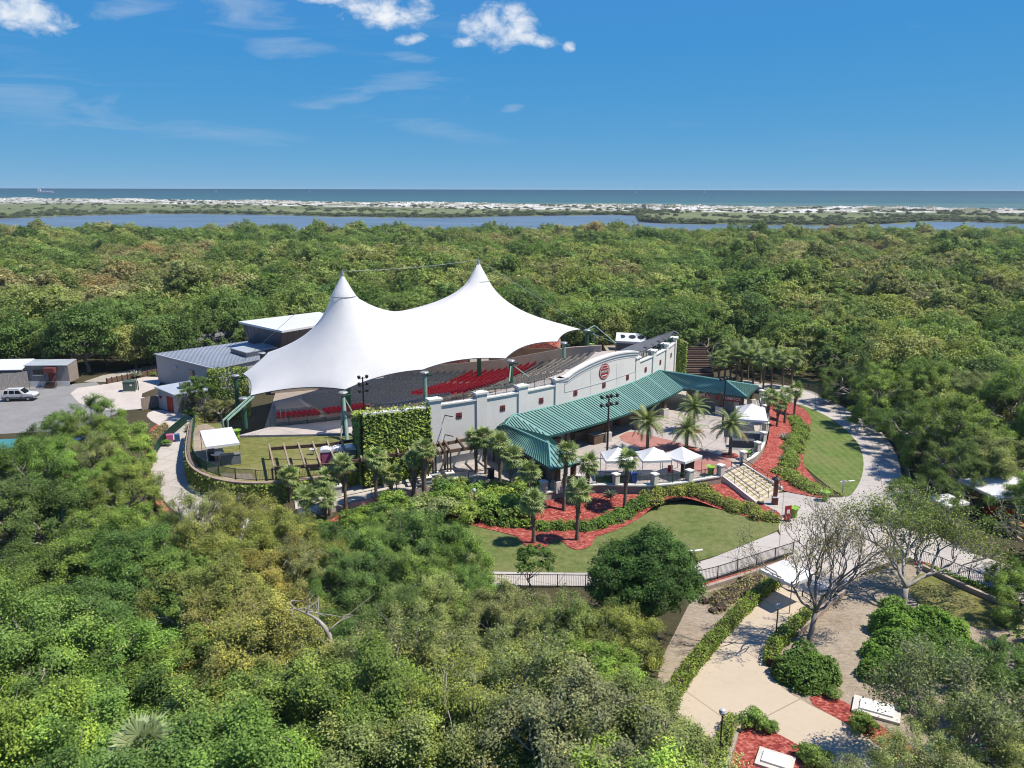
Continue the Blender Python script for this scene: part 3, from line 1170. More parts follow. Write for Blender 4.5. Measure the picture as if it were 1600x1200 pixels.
def hedge(name, line, w, h, label, color, density=60, seed=3, L=0.16, W=0.10, z=0.0, zf=None, cat='hedge', group=None, lump=0.25, clipped=False):
    """hedge or shrub bed along a plan line: overlapping leafy lumps, or a clipped rounded box"""
    g = np.random.default_rng(seed)
    zz = (lambda x, y: zf(x, y)) if zf else (lambda x, y: z)
    e = thing(name, (line[0][0], line[0][1], zz(*line[0][:2])), label, cat, group)
    col = tuple(q * 1.3 for q in color)
    P, N, T = [], [], []
    core = MB()
    if clipped:
        res = resample([(p[0], p[1], 0) for p in line], 0.25)
        k = len(res) - 1
        for i in range(k):
            a, b = res[i], res[i + 1]
            d = (b - a).normalized()
            side = Vector((-d.y, d.x, 0))
            n = int((b - a).length * (w + 2 * h) * density)
            end = min(1.0, (min(i, k - 1 - i) + 0.6) * 0.25 / (w * 0.45))
            for _ in range(n):
                c = a + (b - a) * g.uniform()
                t = g.uniform(0, w + 2 * h)
                wob = 1 + lump * math.sin(c.x * 2.1 + c.y * 2.7) * 0.5 + g.normal() * 0.04
                if t < h:
                    o, hz, nv = -w / 2, t, (-side.x, -side.y, 0.25)
                elif t < h + w:
                    o, hz, nv = t - h - w / 2, h, (0, 0, 1)
                else:
                    o, hz, nv = w / 2, t - h - w, (side.x, side.y, 0.25)
                q = c + side * (o * wob * (0.5 + 0.5 * end))
                P.append((q.x, q.y, zz(q.x, q.y) + hz * wob * (0.7 + 0.3 * end)))
                N.append(nv)
                T.append(0.3 + 0.35 * g.uniform() + 0.2 * math.sin(c.x * 3.3 + c.y * 1.7 + o * 4))
        cl = [(p.x, p.y) for p in resample([(p[0], p[1], 0) for p in line], 0.8)]
        zs = [zz(*p) for p in cl]
        ribbon_wall(core, cl[0:], [q - 0.02 for q in zs], [q + h * 0.7 for q in zs], w * 0.6)
    else:
        step = w * 0.28
        res = resample([(p[0], p[1], 0) for p in line], step)
        k = len(res)
        for i, c in enumerate(res):
            taper = 0.72 + 0.28 * math.sin(PI * (i + 0.5) / k) ** 0.5
            for j in range(3):
                rr = w * 0.36 * taper * g.uniform(0.7, 1.2)
                off = g.normal(size=2) * w * 0.17
                cx, cy_ = c.x + off[0], c.y + off[1]
                hh = h * taper * g.uniform(0.75, 1.0 + lump)
                n = int(2 * PI * rr * rr * 0.9 * density + rr * hh * 5 * density)
                d = dirs(n, g, -0.05)
                ct = g.uniform(0.1, 0.9)
                zb = zz(cx, cy_)
                for q in d:
                    bump = 1 + 0.12 * math.sin(q[0] * 7 + i) * math.sin(q[1] * 8 + j)
                    P.append((cx + q[0] * rr * bump, cy_ + q[1] * rr * bump, zb + max(0.02, q[2]) * hh * bump))
                    N.append((q[0] * 0.7, q[1] * 0.7, q[2] * 0.7 + 0.5))
                    T.append(ct * 0.6 + g.uniform(0, 0.4))
                core.lathe([(rr * 0.72, -0.02), (rr * 0.66, hh * 0.4), (rr * 0.3, hh * 0.68)], (cx, cy_, zb), 7)
    core.build('stems', 'timber_dark', e)
    leaf_shell('foliage', P, N, L, W, 'leaf', e, seed, col, np.clip(T, 0, 1), spread=0.05)
    return e

# ---------------------------------------------------------------- the lie of the land
PLAZA_Z = 1.6
LAWN_Z = 2.0
WC = (-41.52, 140.63)          # centre of the curved facade wall
WR = 70.25
SC = (-40.0, 130.0)            # centre of the seating rows


def wpt(a, r=WR):
    return (WC[0] + r * math.cos(a), WC[1] + r * math.sin(a))


def wang(p):
    return math.atan2(p[1] - WC[1], p[0] - WC[0])


TH0 = wang((-5.64, 80.18))
DTH = 5.36 / WR
TERR_A = smooth_line([(3.04, 71.69), (4.95, 72.68), (8.00, 74.04), (11.30, 73.67), (14.29, 73.82), (16.83, 74.50), (18.62, 75.39), (21.21, 76.47)], 2)
TERR_B = smooth_line([(24.70, 80.75), (26.62, 82.84), (28.63, 86.65), (30.93, 92.89), (33.06, 100.02), (34.86, 107.55)], 2)


def bank(x, y):
    d = min(dist_line((x, y), TERR_A), dist_line((x, y), TERR_B))
    t = max(0.0, 1.0 - d / 4.0)
    return 0.95 * t * t * (3 - 2 * t) + 0.03


# ground: one sheet to the lagoon, then water, the barrier island and the sea
g = MB()
g.add([(-900, -120, -0.02), (900, -120, -0.02), (900, 482, -0.02), (-900, 482, -0.02)], [(0, 1, 2, 3)])
tag(g.build('ground', 'forest_floor'), kind='structure')
g = MB()
g.add([(-2400, 470, -0.5), (2400, 470, -0.5), (2400, 1500, -0.5), (-2400, 1500, -0.5)], [(0, 1, 2, 3)])
tag(g.build('lagoon', 'lagoon_water'), kind='structure')
g = MB()
g.add([(-2400, 1500, -0.6), (2400, 1500, -0.6), (2400, 2640, -0.6), (-2400, 2640, -0.6)], [(0, 1, 2, 3)])
tag(g.build('inshore_sea', 'sea'), kind='structure')
g = MB()
g.add([(-90000, 2640, -0.6), (90000, 2640, -0.6), (90000, 120000, -0.6), (-90000, 120000, -0.6)], [(0, 1, 2, 3)])
tag(g.build('sea', 'sea'), kind='structure')


NEAR = [(-583.10, 770.93), (-516.77, 820.48), (-491.87, 919.81), (-445.31, 994.25), (-364.71, 987.74), (-289.48, 969.89), (-199.72, 908.22), (-126.02, 892.56), (-69.47, 888.34), (0.51, 946.74), (62.03, 976.99), (127.57, 1009.22), (153.09, 969.45), (127.35, 785.57), (141.75, 746.88), (184.67, 730.09), (255.59, 718.86), (297.14, 709.64), (360.99, 762.20), (422.44, 823.98), (456.67, 804.06), (487.81, 753.78), (551.48, 727.72)]
BACK = [(-1162.33, 1544.35), (-1032.51, 1646.97), (-884.36, 1659.93), (-747.83, 1674.97), (-585.07, 1589.27), (-459.22, 1543.23), (-316.30, 1443.04), (-194.07, 1378.90), (-103.10, 1322.52), (0.72, 1289.31), (79.87, 1259.83), (153.09, 1212.56), (187.69, 1190.22), (191.14, 1182.55), (221.05, 1168.69), (288.43, 1144.39), (395.66, 1116.88), (476.61, 1142.73), (544.49, 1153.42), (596.27, 1166.13), (656.84, 1159.78), (731.53, 1134.12), (835.42, 1106.27)]
FRONT = [(-2043.83, 2721.11), (-1634.07, 2610.79), (-1326.83, 2494.08), (-1041.25, 2335.00), (-808.18, 2198.12), (-617.96, 2079.20), (-431.19, 1969.88), (-265.50, 1889.24), (-141.59, 1819.26), (1.00, 1734.93), (107.01, 1689.96), (207.68, 1647.25), (256.14, 1626.69), (260.26, 1612.61), (300.99, 1593.74), (388.45, 1543.58), (526.73, 1489.11), (606.42, 1455.81), (672.09, 1425.30), (719.51, 1408.55), (780.82, 1379.96), (863.40, 1339.77), (978.87, 1297.37)]


def island():
    k = 14
    mb = MB()
    n = len(NEAR)
    # refine along the shore
    def fine(l):
        out = []
        for (a, b) in zip(l, l[1:]):
            for t in range(8):
                out.append((a[0] + (b[0] - a[0]) * t / 8, a[1] + (b[1] - a[1]) * t / 8))
        out.append(l[-1])
        return out
    A, B, C = fine(NEAR), fine(BACK), fine(FRONT)
    r = np.random.default_rng(4)
    m = len(A)
    for j in range(k + 1):
        t = j / k
        for i in range(m):
            x = A[i][0] + (B[i][0] - A[i][0]) * t
            y = A[i][1] + (B[i][1] - A[i][1]) * t
            if j == 0:
                y += 14 * math.sin(i * 0.9) + 9 * math.sin(i * 2.3)
            mb.v.append((x, y, -0.7 if j == 0 else 0.1 + 0.25 * t))
    for j in range(k):
        for i in range(m - 1):
            mb.f.append((j * m + i, j * m + i + 1, (j + 1) * m + i + 1, (j + 1) * m + i))
    tag(mb.build('marsh', 'marsh', smooth=True), kind='structure')
    # dunes: a hummocky white ridge between the marsh and the sea
    mb = MB()
    k = 26
    ph = r.uniform(0, 6, 12)
    D = []
    for i in range(m):
        D.append(i)
    sub = 5
    rows = []
    mm = (m - 1) * sub + 1
    for j in range(k + 1):
        t = j / k
        for i in range(mm):
            a = i // sub
            b = min(a + 1, m - 1)
            f = (i % sub) / sub
            bx, by = B[a][0] + (B[b][0] - B[a][0]) * f, B[a][1] + (B[b][1] - B[a][1]) * f
            cx, cy2 = C[a][0] + (C[b][0] - C[a][0]) * f, C[a][1] + (C[b][1] - C[a][1]) * f
            by -= 30
            x, y = bx + (cx - bx) * t, by + (cy2 - by) * t
            env = math.sin(PI * min(1, t * 1.05)) ** 0.6 if 0 < t < 0.95 else 0.0
            hgt = 1.6 + 1.3 * math.sin(x * 0.021 + ph[0] + y * 0.011) + 1.2 * math.sin(x * 0.047 + y * 0.03 + ph[1]) + 0.9 * math.sin(x * 0.11 + ph[2] - y * 0.07) + 0.7 * r.normal()
            mb.v.append((x, y, max(-0.2, env * max(0.1, hgt) * 1.15) + (0.3 if t < 0.9 else -0.9 * (t - 0.9) * 10)))
    for j in range(k):
        for i in range(mm - 1):
            mb.f.append((j * mm + i, j * mm + i + 1, (j + 1) * mm + i + 1, (j + 1) * mm + i))
    tag(mb.build('dune', 'dune', smooth=False), kind='structure')


island()

# ---- ground cover on the site
LITTER = [(14.34, 56.17), (23.51, 61.19), (26.78, 57.46), (33.88, 61.61), (39.49, 52.94), (31.89, 33.58), (19.77, 33.63), (6.35, 33.67), (9.49, 45.78), (11.68, 50.43)]
sheet('leaf_litter', LITTER, 0.0, 'litter', 1)
sheet('parking_lot', [(-95.47, 125.56), (-76.20, 121.07), (-69.59, 121.83), (-66.40, 123.50), (-54.12, 108.16), (-54.86, 97.50), (-74.16, 93.68)], 0.004, 'asphalt', 0)
sheet('service_road', [(-68.42, 118.55), (-63.72, 122.19), (-58.88, 128.79), (-54.85, 120.84), (-55.97, 114.56), (-51.39, 112.31), (-49.41, 108.12), (-55.13, 106.52), (-60.47, 108.23)], 0.012, 'door_yard', 1)
sheet('door_yard', [(-50.30, 104.86), (-49.49, 107.45), (-47.01, 105.79), (-43.55, 104.17), (-41.11, 100.51), (-40.79, 97.10), (-43.64, 97.68), (-47.20, 100.57)], 0.02, 'door_yard', 1)


def path(name, left, right, z, m, rounds=2):
    a, b = smooth_line(left, rounds), smooth_line(right, rounds)
    n = 60
    def even(l):
        L = [Vector((p[0], p[1], 0)) for p in l]
        tot = sum((q - p).length for p, q in zip(L, L[1:]))
        return resample(l, tot / n)[:n + 1]
    a, b = even([(p[0], p[1], 0.0) for p in a]), even([(p[0], p[1], 0.0) for p in b])
    k = min(len(a), len(b))
    mb = MB()
    mb.strip([(p.x, p.y, z) for p in a[:k]], [(p.x, p.y, z) for p in b[:k]])
    return tag(mb.build(name, m), kind='structure')


path('loop_path', [(-43.18, 99.37), (-42.35, 92.14), (-40.76, 85.83), (-38.45, 80.06), (-34.96, 74.29), (-30.46, 69.07), (-24.62, 64.21), (-18.42, 59.92), (-15.27, 57.69), (-8.04, 56.71), (-1.04, 56.57), (5.94, 56.53), (9.90, 56.30), (14.50, 56.90), (19.36, 59.82), (24.01, 62.65)],
     [(-41.67, 101.11), (-39.50, 93.38), (-37.51, 87.36), (-34.72, 81.01), (-31.06, 75.45), (-26.93, 71.32), (-21.47, 66.86), (-16.43, 62.64), (-12.83, 60.93), (-7.84, 59.29), (-1.07, 58.81), (6.14, 58.66), (10.30, 58.86), (15.28, 60.30), (19.23, 63.18), (23.96, 66.72)], 0.03, 'walk_concrete')
RIGHT_EDGE = [(40.33, 128.58), (45.45, 120.58), (47.41, 109.90), (47.76, 99.99), (45.67, 90.18), (42.13, 81.03), (38.48, 72.47), (38.15, 69.07)]
sheet('forecourt', [(36.65, 126.77), (40.39, 123.61), (45.59, 120.99), (47.41, 109.90), (47.76, 99.99), (45.67, 90.18), (42.13, 81.03), (38.79, 73.11), (38.27, 69.06), (38.30, 63.82), (40.43, 60.86), (42.75, 57.91), (39.49, 52.94), (36.30, 57.30), (33.99, 61.61), (31.83, 61.14), (26.86, 57.67), (23.97, 55.42), (22.13, 57.49), (22.86, 61.20), (24.01, 62.65), (23.96, 66.72), (25.95, 70.97), (24.28, 73.54), (27.62, 76.98), (31.48, 75.01), (33.72, 75.00), (37.48, 80.47), (40.45, 86.73), (42.70, 93.97), (43.20, 103.35), (41.21, 111.02), (37.99, 117.42)], 0.026, 'walk_concrete', 1)
sheet('entry_path', [(22.86, 61.20), (24.07, 55.42), (21.90, 53.49), (19.02, 49.98), (17.32, 47.98), (16.56, 46.11), (16.57, 43.96), (17.46, 42.28), (19.54, 40.01), (20.87, 37.33), (20.73, 33.62), (6.99, 33.67), (8.59, 38.41), (9.54, 41.82), (11.13, 44.52), (13.31, 47.84), (16.14, 51.88), (19.41, 55.74)], 0.032, 'entry_concrete', 1)
sheet('crescent_lawn', [(41.15, 111.38), (40.91, 105.60), (39.78, 101.55), (35.30, 92.75), (32.66, 85.69), (32.76, 80.51), (33.27, 75.00), (34.39, 75.51), (37.55, 80.47), (40.55, 86.96), (42.73, 94.23), (43.33, 103.66), (42.05, 109.26)], 0.05, 'lawn_green', 2)
sheet('front_lawn', [(-10.34, 70.28), (1.81, 71.13), (9.15, 71.08), (15.17, 73.77), (19.72, 74.24), (25.77, 69.15), (24.02, 66.72), (15.30, 60.42), (10.31, 58.97), (6.15, 58.71), (-1.07, 58.86), (-7.87, 59.52), (-10.64, 64.12)], 0.02, 'lawn_front', 1)


def mulch_bed(name, outer, zfun, step=0.45):
    """sloping bed: grid of small quads inside the outline, draped on the bank"""
    poly = smooth_line(outer, 2, True)
    if poly_area(poly) < 0:
        poly = poly[::-1]
    import bmesh
    bm = bmesh.new()
    vs = [bm.verts.new((x, y, 0)) for x, y in poly]
    bm.faces.new(vs)
    xs = [p[0] for p in poly]
    ys = [p[1] for p in poly]
    x = min(xs) + step
    while x < max(xs):
        bmesh.ops.bisect_plane(bm, geom=bm.verts[:] + bm.edges[:] + bm.faces[:], plane_co=(x, 0, 0), plane_no=(1, 0, 0))
        x += step * 2
    y = min(ys) + step
    while y < max(ys):
        bmesh.ops.bisect_plane(bm, geom=bm.verts[:] + bm.edges[:] + bm.faces[:], plane_co=(0, y, 0), plane_no=(0, 1, 0))
        y += step * 2
    r = random.Random(3)
    for v in bm.verts:
        v.co.z = zfun(v.co.x, v.co.y) + r.uniform(0, 0.03)
    me = bpy.data.meshes.new(name)
    bm.to_mesh(me)
    bm.free()
    me.materials.append(MATS['mulch'])
    o = bpy.data.objects.new(name, me)
    COL.objects.link(o)
    o['kind'] = 'structure'
    return o


mulch_bed('mulch_bed', [(-14.28, 68.73), (-9.91, 71.75), (-6.14, 70.94), (-5.11, 69.12), (-3.25, 67.65), (-0.61, 66.24), (0.65, 65.41), (0.96, 63.84), (1.94, 62.94), (3.05, 63.31), (3.69, 64.99), (4.56, 64.46), (4.93, 63.30), (5.76, 62.67), (6.93, 63.54), (7.34, 65.37), (8.33, 66.04), (10.86, 68.13), (12.93, 70.97), (15.68, 73.19), (18.75, 72.84), (21.35, 70.91), (24.33, 68.05), (25.93, 70.73), (24.52, 73.30), (21.83, 78.04)] + [(21.04, 76.18), (18.42, 74.95), (16.71, 74.09), (14.25, 73.42), (11.27, 73.28), (7.98, 73.64), (4.94, 72.48), (3.16, 71.36)] + [(-0.03, 73.14), (-3.91, 75.74), (-7.01, 74.03), (-10.04, 72.88), (-12.83, 70.81)], lambda x, y: bank(x, y) + 0.02)
mulch_bed('mulch_bed', [(25.01, 80.75), (27.00, 83.01), (29.29, 87.45), (31.95, 94.47), (34.23, 101.99), (36.65, 111.45)] + [(39.65, 115.65), (40.71, 111.19), (41.25, 107.05), (40.10, 101.98), (35.56, 92.59), (32.90, 85.54), (32.24, 80.96), (32.15, 75.75), (31.29, 74.55), (29.82, 75.42), (27.65, 76.67), (26.52, 79.84)], lambda x, y: bank(x, y) + 0.04)
sheet('mulch_strip', [(14.46, 56.69), (23.67, 61.67), (23.64, 60.95), (14.52, 55.87)], 0.012, 'mulch', 0)
sheet('mulch_strip', [(-47.37, 100.57), (-43.76, 99.38), (-42.34, 93.41), (-41.07, 87.39), (-39.42, 82.44), (-40.54, 83.07), (-43.91, 90.93)], 0.012, 'mulch', 1)
sheet('mulch_strip', [(-18.02, 69.43), (-10.29, 74.79), (-5.30, 77.03), (-4.20, 74.75), (-9.73, 70.28), (-14.04, 67.38)], 0.012, 'mulch', 1)
sheet('mulch_strip', [(13.35, 40.61), (14.78, 39.58), (16.73, 37.44), (17.73, 35.64), (16.90, 33.64), (9.87, 33.66), (12.02, 38.13)], 0.04, 'mulch', 1)
sheet('mulch_strip', [(17.62, 42.40), (19.61, 43.03), (21.39, 40.00), (22.70, 36.82), (21.41, 35.63), (20.92, 37.43), (19.54, 40.01)], 0.012, 'mulch', 1)
sheet('mulch_strip', [(34.20, 61.61), (39.49, 52.94), (38.21, 50.98), (35.20, 55.36), (33.30, 60.43)], 0.012, 'mulch', 0)
sheet('sand_patch', [(46.96, 70.83), (51.01, 72.38), (48.35, 66.43), (44.39, 63.79)], 0.012, 'sand_orange', 1)
sheet('dry_grass', [(32.10, 58.51), (34.69, 59.05), (37.16, 55.35), (37.97, 52.04), (33.92, 49.90), (31.26, 51.63), (30.08, 54.89)], 0.008, 'lawn_dry', 1)
sheet('pond', [(21.92, 37.32), (26.13, 40.56), (31.73, 41.12), (28.71, 33.59), (19.77, 33.63)], 0.016, 'pond_water', 1)
sheet('gravel_verge', [(-68.46, 123.52), (-67.61, 127.96), (-62.31, 136.72), (-59.70, 130.69), (-64.35, 123.47)], 0.006, 'gravel', 0)
sheet('service_apron', [(-41.75, 82.46), (-39.69, 83.06), (-37.69, 79.11), (-39.09, 78.19)], 0.03, 'door_yard', 0)

# ---- plaza terrace
pl = TERR_A + [(21.68, 77.79), (24.44, 80.55)] + TERR_B
a_hi, a_lo = TH0 + 8.6 * DTH, TH0 - 0.55 * DTH
arc_in = [wpt(a_lo + (a_hi - a_lo) * i / 24, WR - 0.2) for i in range(25)]
PLAZA = pl + [(33.5, 106.5), (26.5, 114.5)] + arc_in[::-1] + [(-3.66, 77.79), (-0.03, 75.16)]
mb = MB()
mb.prism(PLAZA, 0.0, PLAZA_Z)
tag(mb.build('plaza', 'plaza_concrete'), kind='structure')
sheet('brick_plaza', [(12.18, 89.45), (14.27, 92.51), (16.19, 90.93), (19.39, 87.92), (21.40, 85.10), (23.40, 82.87), (23.95, 80.76), (21.55, 77.79), (20.04, 77.04), (18.22, 79.58), (16.82, 82.92), (14.47, 85.84)], PLAZA_Z + 0.005, 'brick_paving', 1)
sheet('grey_patch', [(26.29, 89.33), (28.85, 88.32), (27.01, 84.15), (24.09, 85.76)], PLAZA_Z + 0.006, 'asphalt', 0)  # flat dark grey sheet laid on the paving


def terrace_wall(line, label):
    e = thing('terrace_wall', (line[0][0], line[0][1], 0), label, 'wall')
    mb = MB()
    ribbon_wall(mb, line, 0.0, PLAZA_Z + 0.12, 0.42)
    mb.build('wall', 'block_wall', e)
    mb = MB()
    ribbon_wall(mb, line, PLAZA_Z + 0.12, PLAZA_Z + 0.26, 0.56)
    mb.build('coping', 'trim', e)
    pts = resample([(p[0], p[1], 0) for p in line], 3.9)
    for p in pts:
        MB().box((p.x, p.y, PLAZA_Z + 0.25), (0.55, 0.55, 1.0), 0.6).build('pillar', 'pale_stone', e)
        MB().box((p.x, p.y, PLAZA_Z + 1.25), (0.68, 0.68, 0.12), 0.6).build('pillar_cap', 'trim', e)
    return e


terrace_wall(TERR_A, 'low curved tan block wall with stone pillars along the front edge of the plaza')
terrace_wall(TERR_B, 'low curved tan block wall with pillars at the right edge of the plaza')
fence('railing', [(p[0], p[1], PLAZA_Z + 0.25) for p in TERR_A], 0.85, 'dark green railing between the pillars along the front of the plaza', 'fence_green', 1.95, 0.13)
fence('railing', [(p[0], p[1], PLAZA_Z + 0.25) for p in TERR_B], 0.85, 'dark green railing between the pillars at the right edge of the plaza', 'fence_green', 1.95, 0.13)


# ---- broad steps from the plaza down to the forecourt
def handrails(e, a0, b0, a1, b1):
    for s in (0.06, 0.44, 0.93):
        p0, p1 = a0.lerp(b0, s), a1.lerp(b1, s)
        mb = MB()
        for k in (0.9, 0.5):
            mb.bar((p0.x, p0.y, PLAZA_Z + k), (p1.x, p1.y, 0.1 + k), 0.045, 0.045)
        for t in (0.0, 0.33, 0.67, 1.0):
            q = p0.lerp(p1, t)
            z = PLAZA_Z * (1 - t)
            mb.bar((q.x, q.y, z), (q.x, q.y, z + 0.92), 0.045, 0.045)
        mb.build('handrail', 'timber_dark', e)


def build_steps():
    a0, b0 = Vector((*(21.53, 77.22), 0)), Vector((*(24.58, 80.34), 0))
    a1, b1 = Vector((*(24.12, 73.22), 0)), Vector((*(27.69, 76.80), 0))
    e = thing('stairs', (a1.x, a1.y, 0), 'broad pale steps with yellow edge strips leading up to the plaza', 'stairs')
    n = 9
    for i in range(n):
        t0, t1 = i / n, (i + 1) / n
        z = PLAZA_Z * (1 - (i + 0.5) / n)
        q = [a0.lerp(a1, t0), a0.lerp(a1, t1), b0.lerp(b1, t1), b0.lerp(b1, t0)]
        MB().prism([(p.x, p.y) for p in q], 0.0, z).build('step', 'step_pale', e)
        f0, f1 = a0.lerp(a1, t1), b0.lerp(b1, t1)
        d = (a1 - a0).normalized() * 0.09
        mb = MB()
        mb.bar((f0.x - d.x, f0.y - d.y, z + 0.004), (f1.x - d.x, f1.y - d.y, z + 0.004), 0.12, 0.02)
        mb.build('edge_strip', 'gold_strip', e)
    handrails(e, a0, b0, a1, b1)
    for s in (-0.03, 1.03):
        mb = MB()
        p0, p1 = a0.lerp(b0, s), a1.lerp(b1, s)
        d = (p1 - p0).normalized()
        nn = Vector((-d.y, d.x, 0)) * 0.15
        mb.prism([(p0 + nn)[:2], (p1 + nn)[:2], (p1 - nn)[:2], (p0 - nn)[:2]], 0.0, [PLAZA_Z + 0.15, 0.35, 0.35, PLAZA_Z + 0.15])
        mb.build('side_wall', 'pale_stone', e)


build_steps()


def lettering(txt, size, mat_key, parent, matrix):
    """flat raised letters, as a mesh"""
    cu = bpy.data.curves.new('lettering', 'FONT')
    cu.body = txt
    cu.size = size
    cu.align_x = 'CENTER'
    cu.align_y = 'CENTER'
    cu.extrude = 0.008
    t = bpy.data.objects.new('lettering_curve', cu)
    COL.objects.link(t)
    bpy.context.view_layer.update()
    dg = bpy.context.evaluated_depsgraph_get()
    me = bpy.data.meshes.new_from_object(t.evaluated_get(dg))
    bpy.data.objects.remove(t)
    me.materials.clear()
    me.materials.append(MATS[mat_key])
    o = bpy.data.objects.new('lettering', me)
    COL.objects.link(o)
    o.parent = parent
    o.matrix_local = matrix
    return o


# ---------------------------------------------------------------- the curved white facade
def facade():
    i0, i1 = -0.55, 8.52
    base = wpt(TH0 + i0 * DTH)
    e = thing('facade_wall', (base[0], base[1], PLAZA_Z - 0.1), 'long curved white facade wall with a raised arch and a red round badge', 'wall')

    def arc(a, b, r, n):
        return [wpt(TH0 + (a + (b - a) * i / n) * DTH, r) for i in range(n + 1)]

    TOP = 8.4

    def arch_z(t):
        """height of the raised middle bay, t from 0 to 1"""
        if t < 0.10:
            return 9.05
        s = (t - 0.10) / 0.90
        return 9.1 + 1.12 * math.sin(PI * min(1.0, s * 0.93) ** 0.92) ** 0.75 + 0.35 * s

    # wall panels, one per bay
    for k in range(-1, 9):
        a, b = max(i0, k - 0.5), min(i1, k + 0.5)
        if 3 <= k <= 5:
            continue
        mb = MB()
        ribbon_wall(mb, arc(a, b, WR, 6), PLAZA_Z - 0.1, TOP, 0.5)
        mb.build('wall_panel', 'white_wall', e)
        mb = MB()
        ribbon_wall(mb, arc(a, b, WR + 0.03, 6), TOP, TOP + 0.16, 0.72)
        mb.build('coping', 'trim', e)
    n = 36
    l = arc(2.5, 5.5, WR + 0.06, n)
    zt = [arch_z(i / n) for i in range(n + 1)]
    mb = MB()
    ribbon_wall(mb, l, PLAZA_Z - 0.1, zt, 0.62)
    mb.build('arch_panel', 'white_wall', e)
    mb = MB()
    ribbon_wall(mb, l, [z for z in zt], [z + 0.17 for z in zt], 0.86)
    mb.build('arch_coping', 'trim', e)
    mb = MB()
    ribbon_wall(mb, arc(2.5, 5.5, WR + 0.42, n), [z - 0.32 for z in zt], [z - 0.26 for z in zt], 0.10)
    mb.build('arch_moulding', 'groove', e)
    # recessed line framing the badge field
    mb = MB()
    m = 30
    li = arc(2.66, 5.38, WR + 0.385, m)
    for i in range(m):
        t0, t1 = (0.16 + 2.72 * i / m) / 3, (0.16 + 2.72 * (i + 1) / m) / 3
        for z0, z1 in ((arch_z(t0) - 0.62, arch_z(t1) - 0.62), (7.42, 7.42)):
            mb.bar((*li[i], z0), (*li[i + 1], z1), 0.03, 0.07)
    for q, t in ((0, 0.16 / 3), (m, 2.88 / 3)):
        mb.bar((*li[q], 7.42), (*li[q], arch_z(t) - 0.62), 0.05, 0.05)
    mb.build('panel_frame', 'groove', e)
    # control joints
    for k in (3.5, 4.5):
        p = wpt(TH0 + k * DTH, WR + 0.372)
        MB().bar((*p, 5.0), (*p, 9.3), 0.035, 0.02).build('control_joint', 'groove', e)
    # pilasters rising above the wall
    for k in (-0.5, 0.5, 1.5, 2.5, 5.5, 6.5, 7.5, 8.5):
        a = TH0 + k * DTH
        p = wpt(a, WR + 0.02)
        w = 1.25 if k < 3 else 1.1
        MB().box((p[0], p[1], PLAZA_Z - 0.1), (0.8, w, 9.12 - PLAZA_Z), a).build('pilaster', 'white_wall', e)
        MB().box((p[0], p[1], 9.02), (1.05, w + 0.3, 0.2), a).build('pilaster_cap', 'trim', e)
    # small square vents
    for k in range(0, 9):
        a = TH0 + k * DTH
        r = WR + (0.38 if 3 <= k <= 5 else 0.26)
        p = wpt(a, r)
        v = MB().box((p[0], p[1], 6.7), (0.06, 0.66, 0.66), a).build('vent', 'vent_red', e)
        mb = MB()
        q = wpt(a, r + 0.05)
        mb.box((q[0], q[1], 6.70), (0.03, 0.05, 0.66), a)
        q = wpt(a, r + 0.055)
        mb.box((q[0], q[1], 7.0), (0.03, 0.66, 0.05), a)
        mb.build('glazing_bar', 'timber_dark', v)
    # badge: scalloped red disc with white rim and lettering
    a = TH0 + 4.0 * DTH
    c = wpt(a, WR + 0.39)
    z0 = 8.72
    nx = Vector((math.cos(a), math.sin(a), 0))
    tx = Vector((-math.sin(a), math.cos(a), 0))

    def disc(mb, rx, rz, depth, scal=0, n=56):
        o = Vector((*c, z0)) + nx * depth
        pts = []
        for i in range(n):
            q = 2 * PI * i / n
            k = 1 + (0.05 * (1 if i % 2 else -1) if scal else 0)
            pts.append(o + tx * (rx * k * math.cos(q)) + Vector((0, 0, rz * k * math.sin(q))))
        back = [p - nx * (depth + 0.0) for p in pts]
        mb.add([*pts, *back], [tuple(range(n))] + [(i, n + i, n + (i + 1) % n, (i + 1) % n) for i in range(n)])
        return mb

    b = disc(MB(), 1.04, 0.93, 0.05, 1).build('badge', 'sign_red', e)
    disc(MB(), 0.93, 0.82, 0.056).build('badge_ring', 'sign_white', b)
    disc(MB(), 0.86, 0.75, 0.062).build('badge_field', 'sign_red', b)

    def text(s, size, zz, m, name, sx=1.0):
        rot = Matrix((tx, Vector((0, 0, 1)), nx)).transposed().to_4x4()
        loc = Vector((*c, zz)) + nx * 0.08 - Vector(e.location)
        return lettering(s, size, m, b, Matrix.Translation(loc) @ rot @ Matrix.Diagonal((sx, 1, 1, 1)))

    text('ST. AUGUSTINE', 0.22, z0 + 0.42, 'sign_white', 'lettering', 0.75)
    text('AMPHITHEATRE', 0.52, z0, 'sign_white', 'lettering', 0.42)
    mb = MB()
    o = Vector((*c, z0 - 0.45)) + nx * 0.07
    mb.add([o - tx * 0.5 + Vector((0, 0, 0.07)), o - tx * 0.5 - Vector((0, 0, 0.07)), o + tx * 0.5 - Vector((0, 0, 0.07)), o + tx * 0.5 + Vector((0, 0, 0.07))], [(0, 1, 2, 3)])
    mb.build('ribbon', 'sign_white', b)
    # brackets / wall lights at the left end
    for zz in (7.3, 5.2):
        p = wpt(TH0 - 0.3 * DTH, WR + 0.25)
        MB().bar((*p, zz), (p[0] + 0.9, p[1] - 0.9, zz + 0.1), 0.08, 0.08).build('wall_bracket', 'lamp_black', e)
    return e


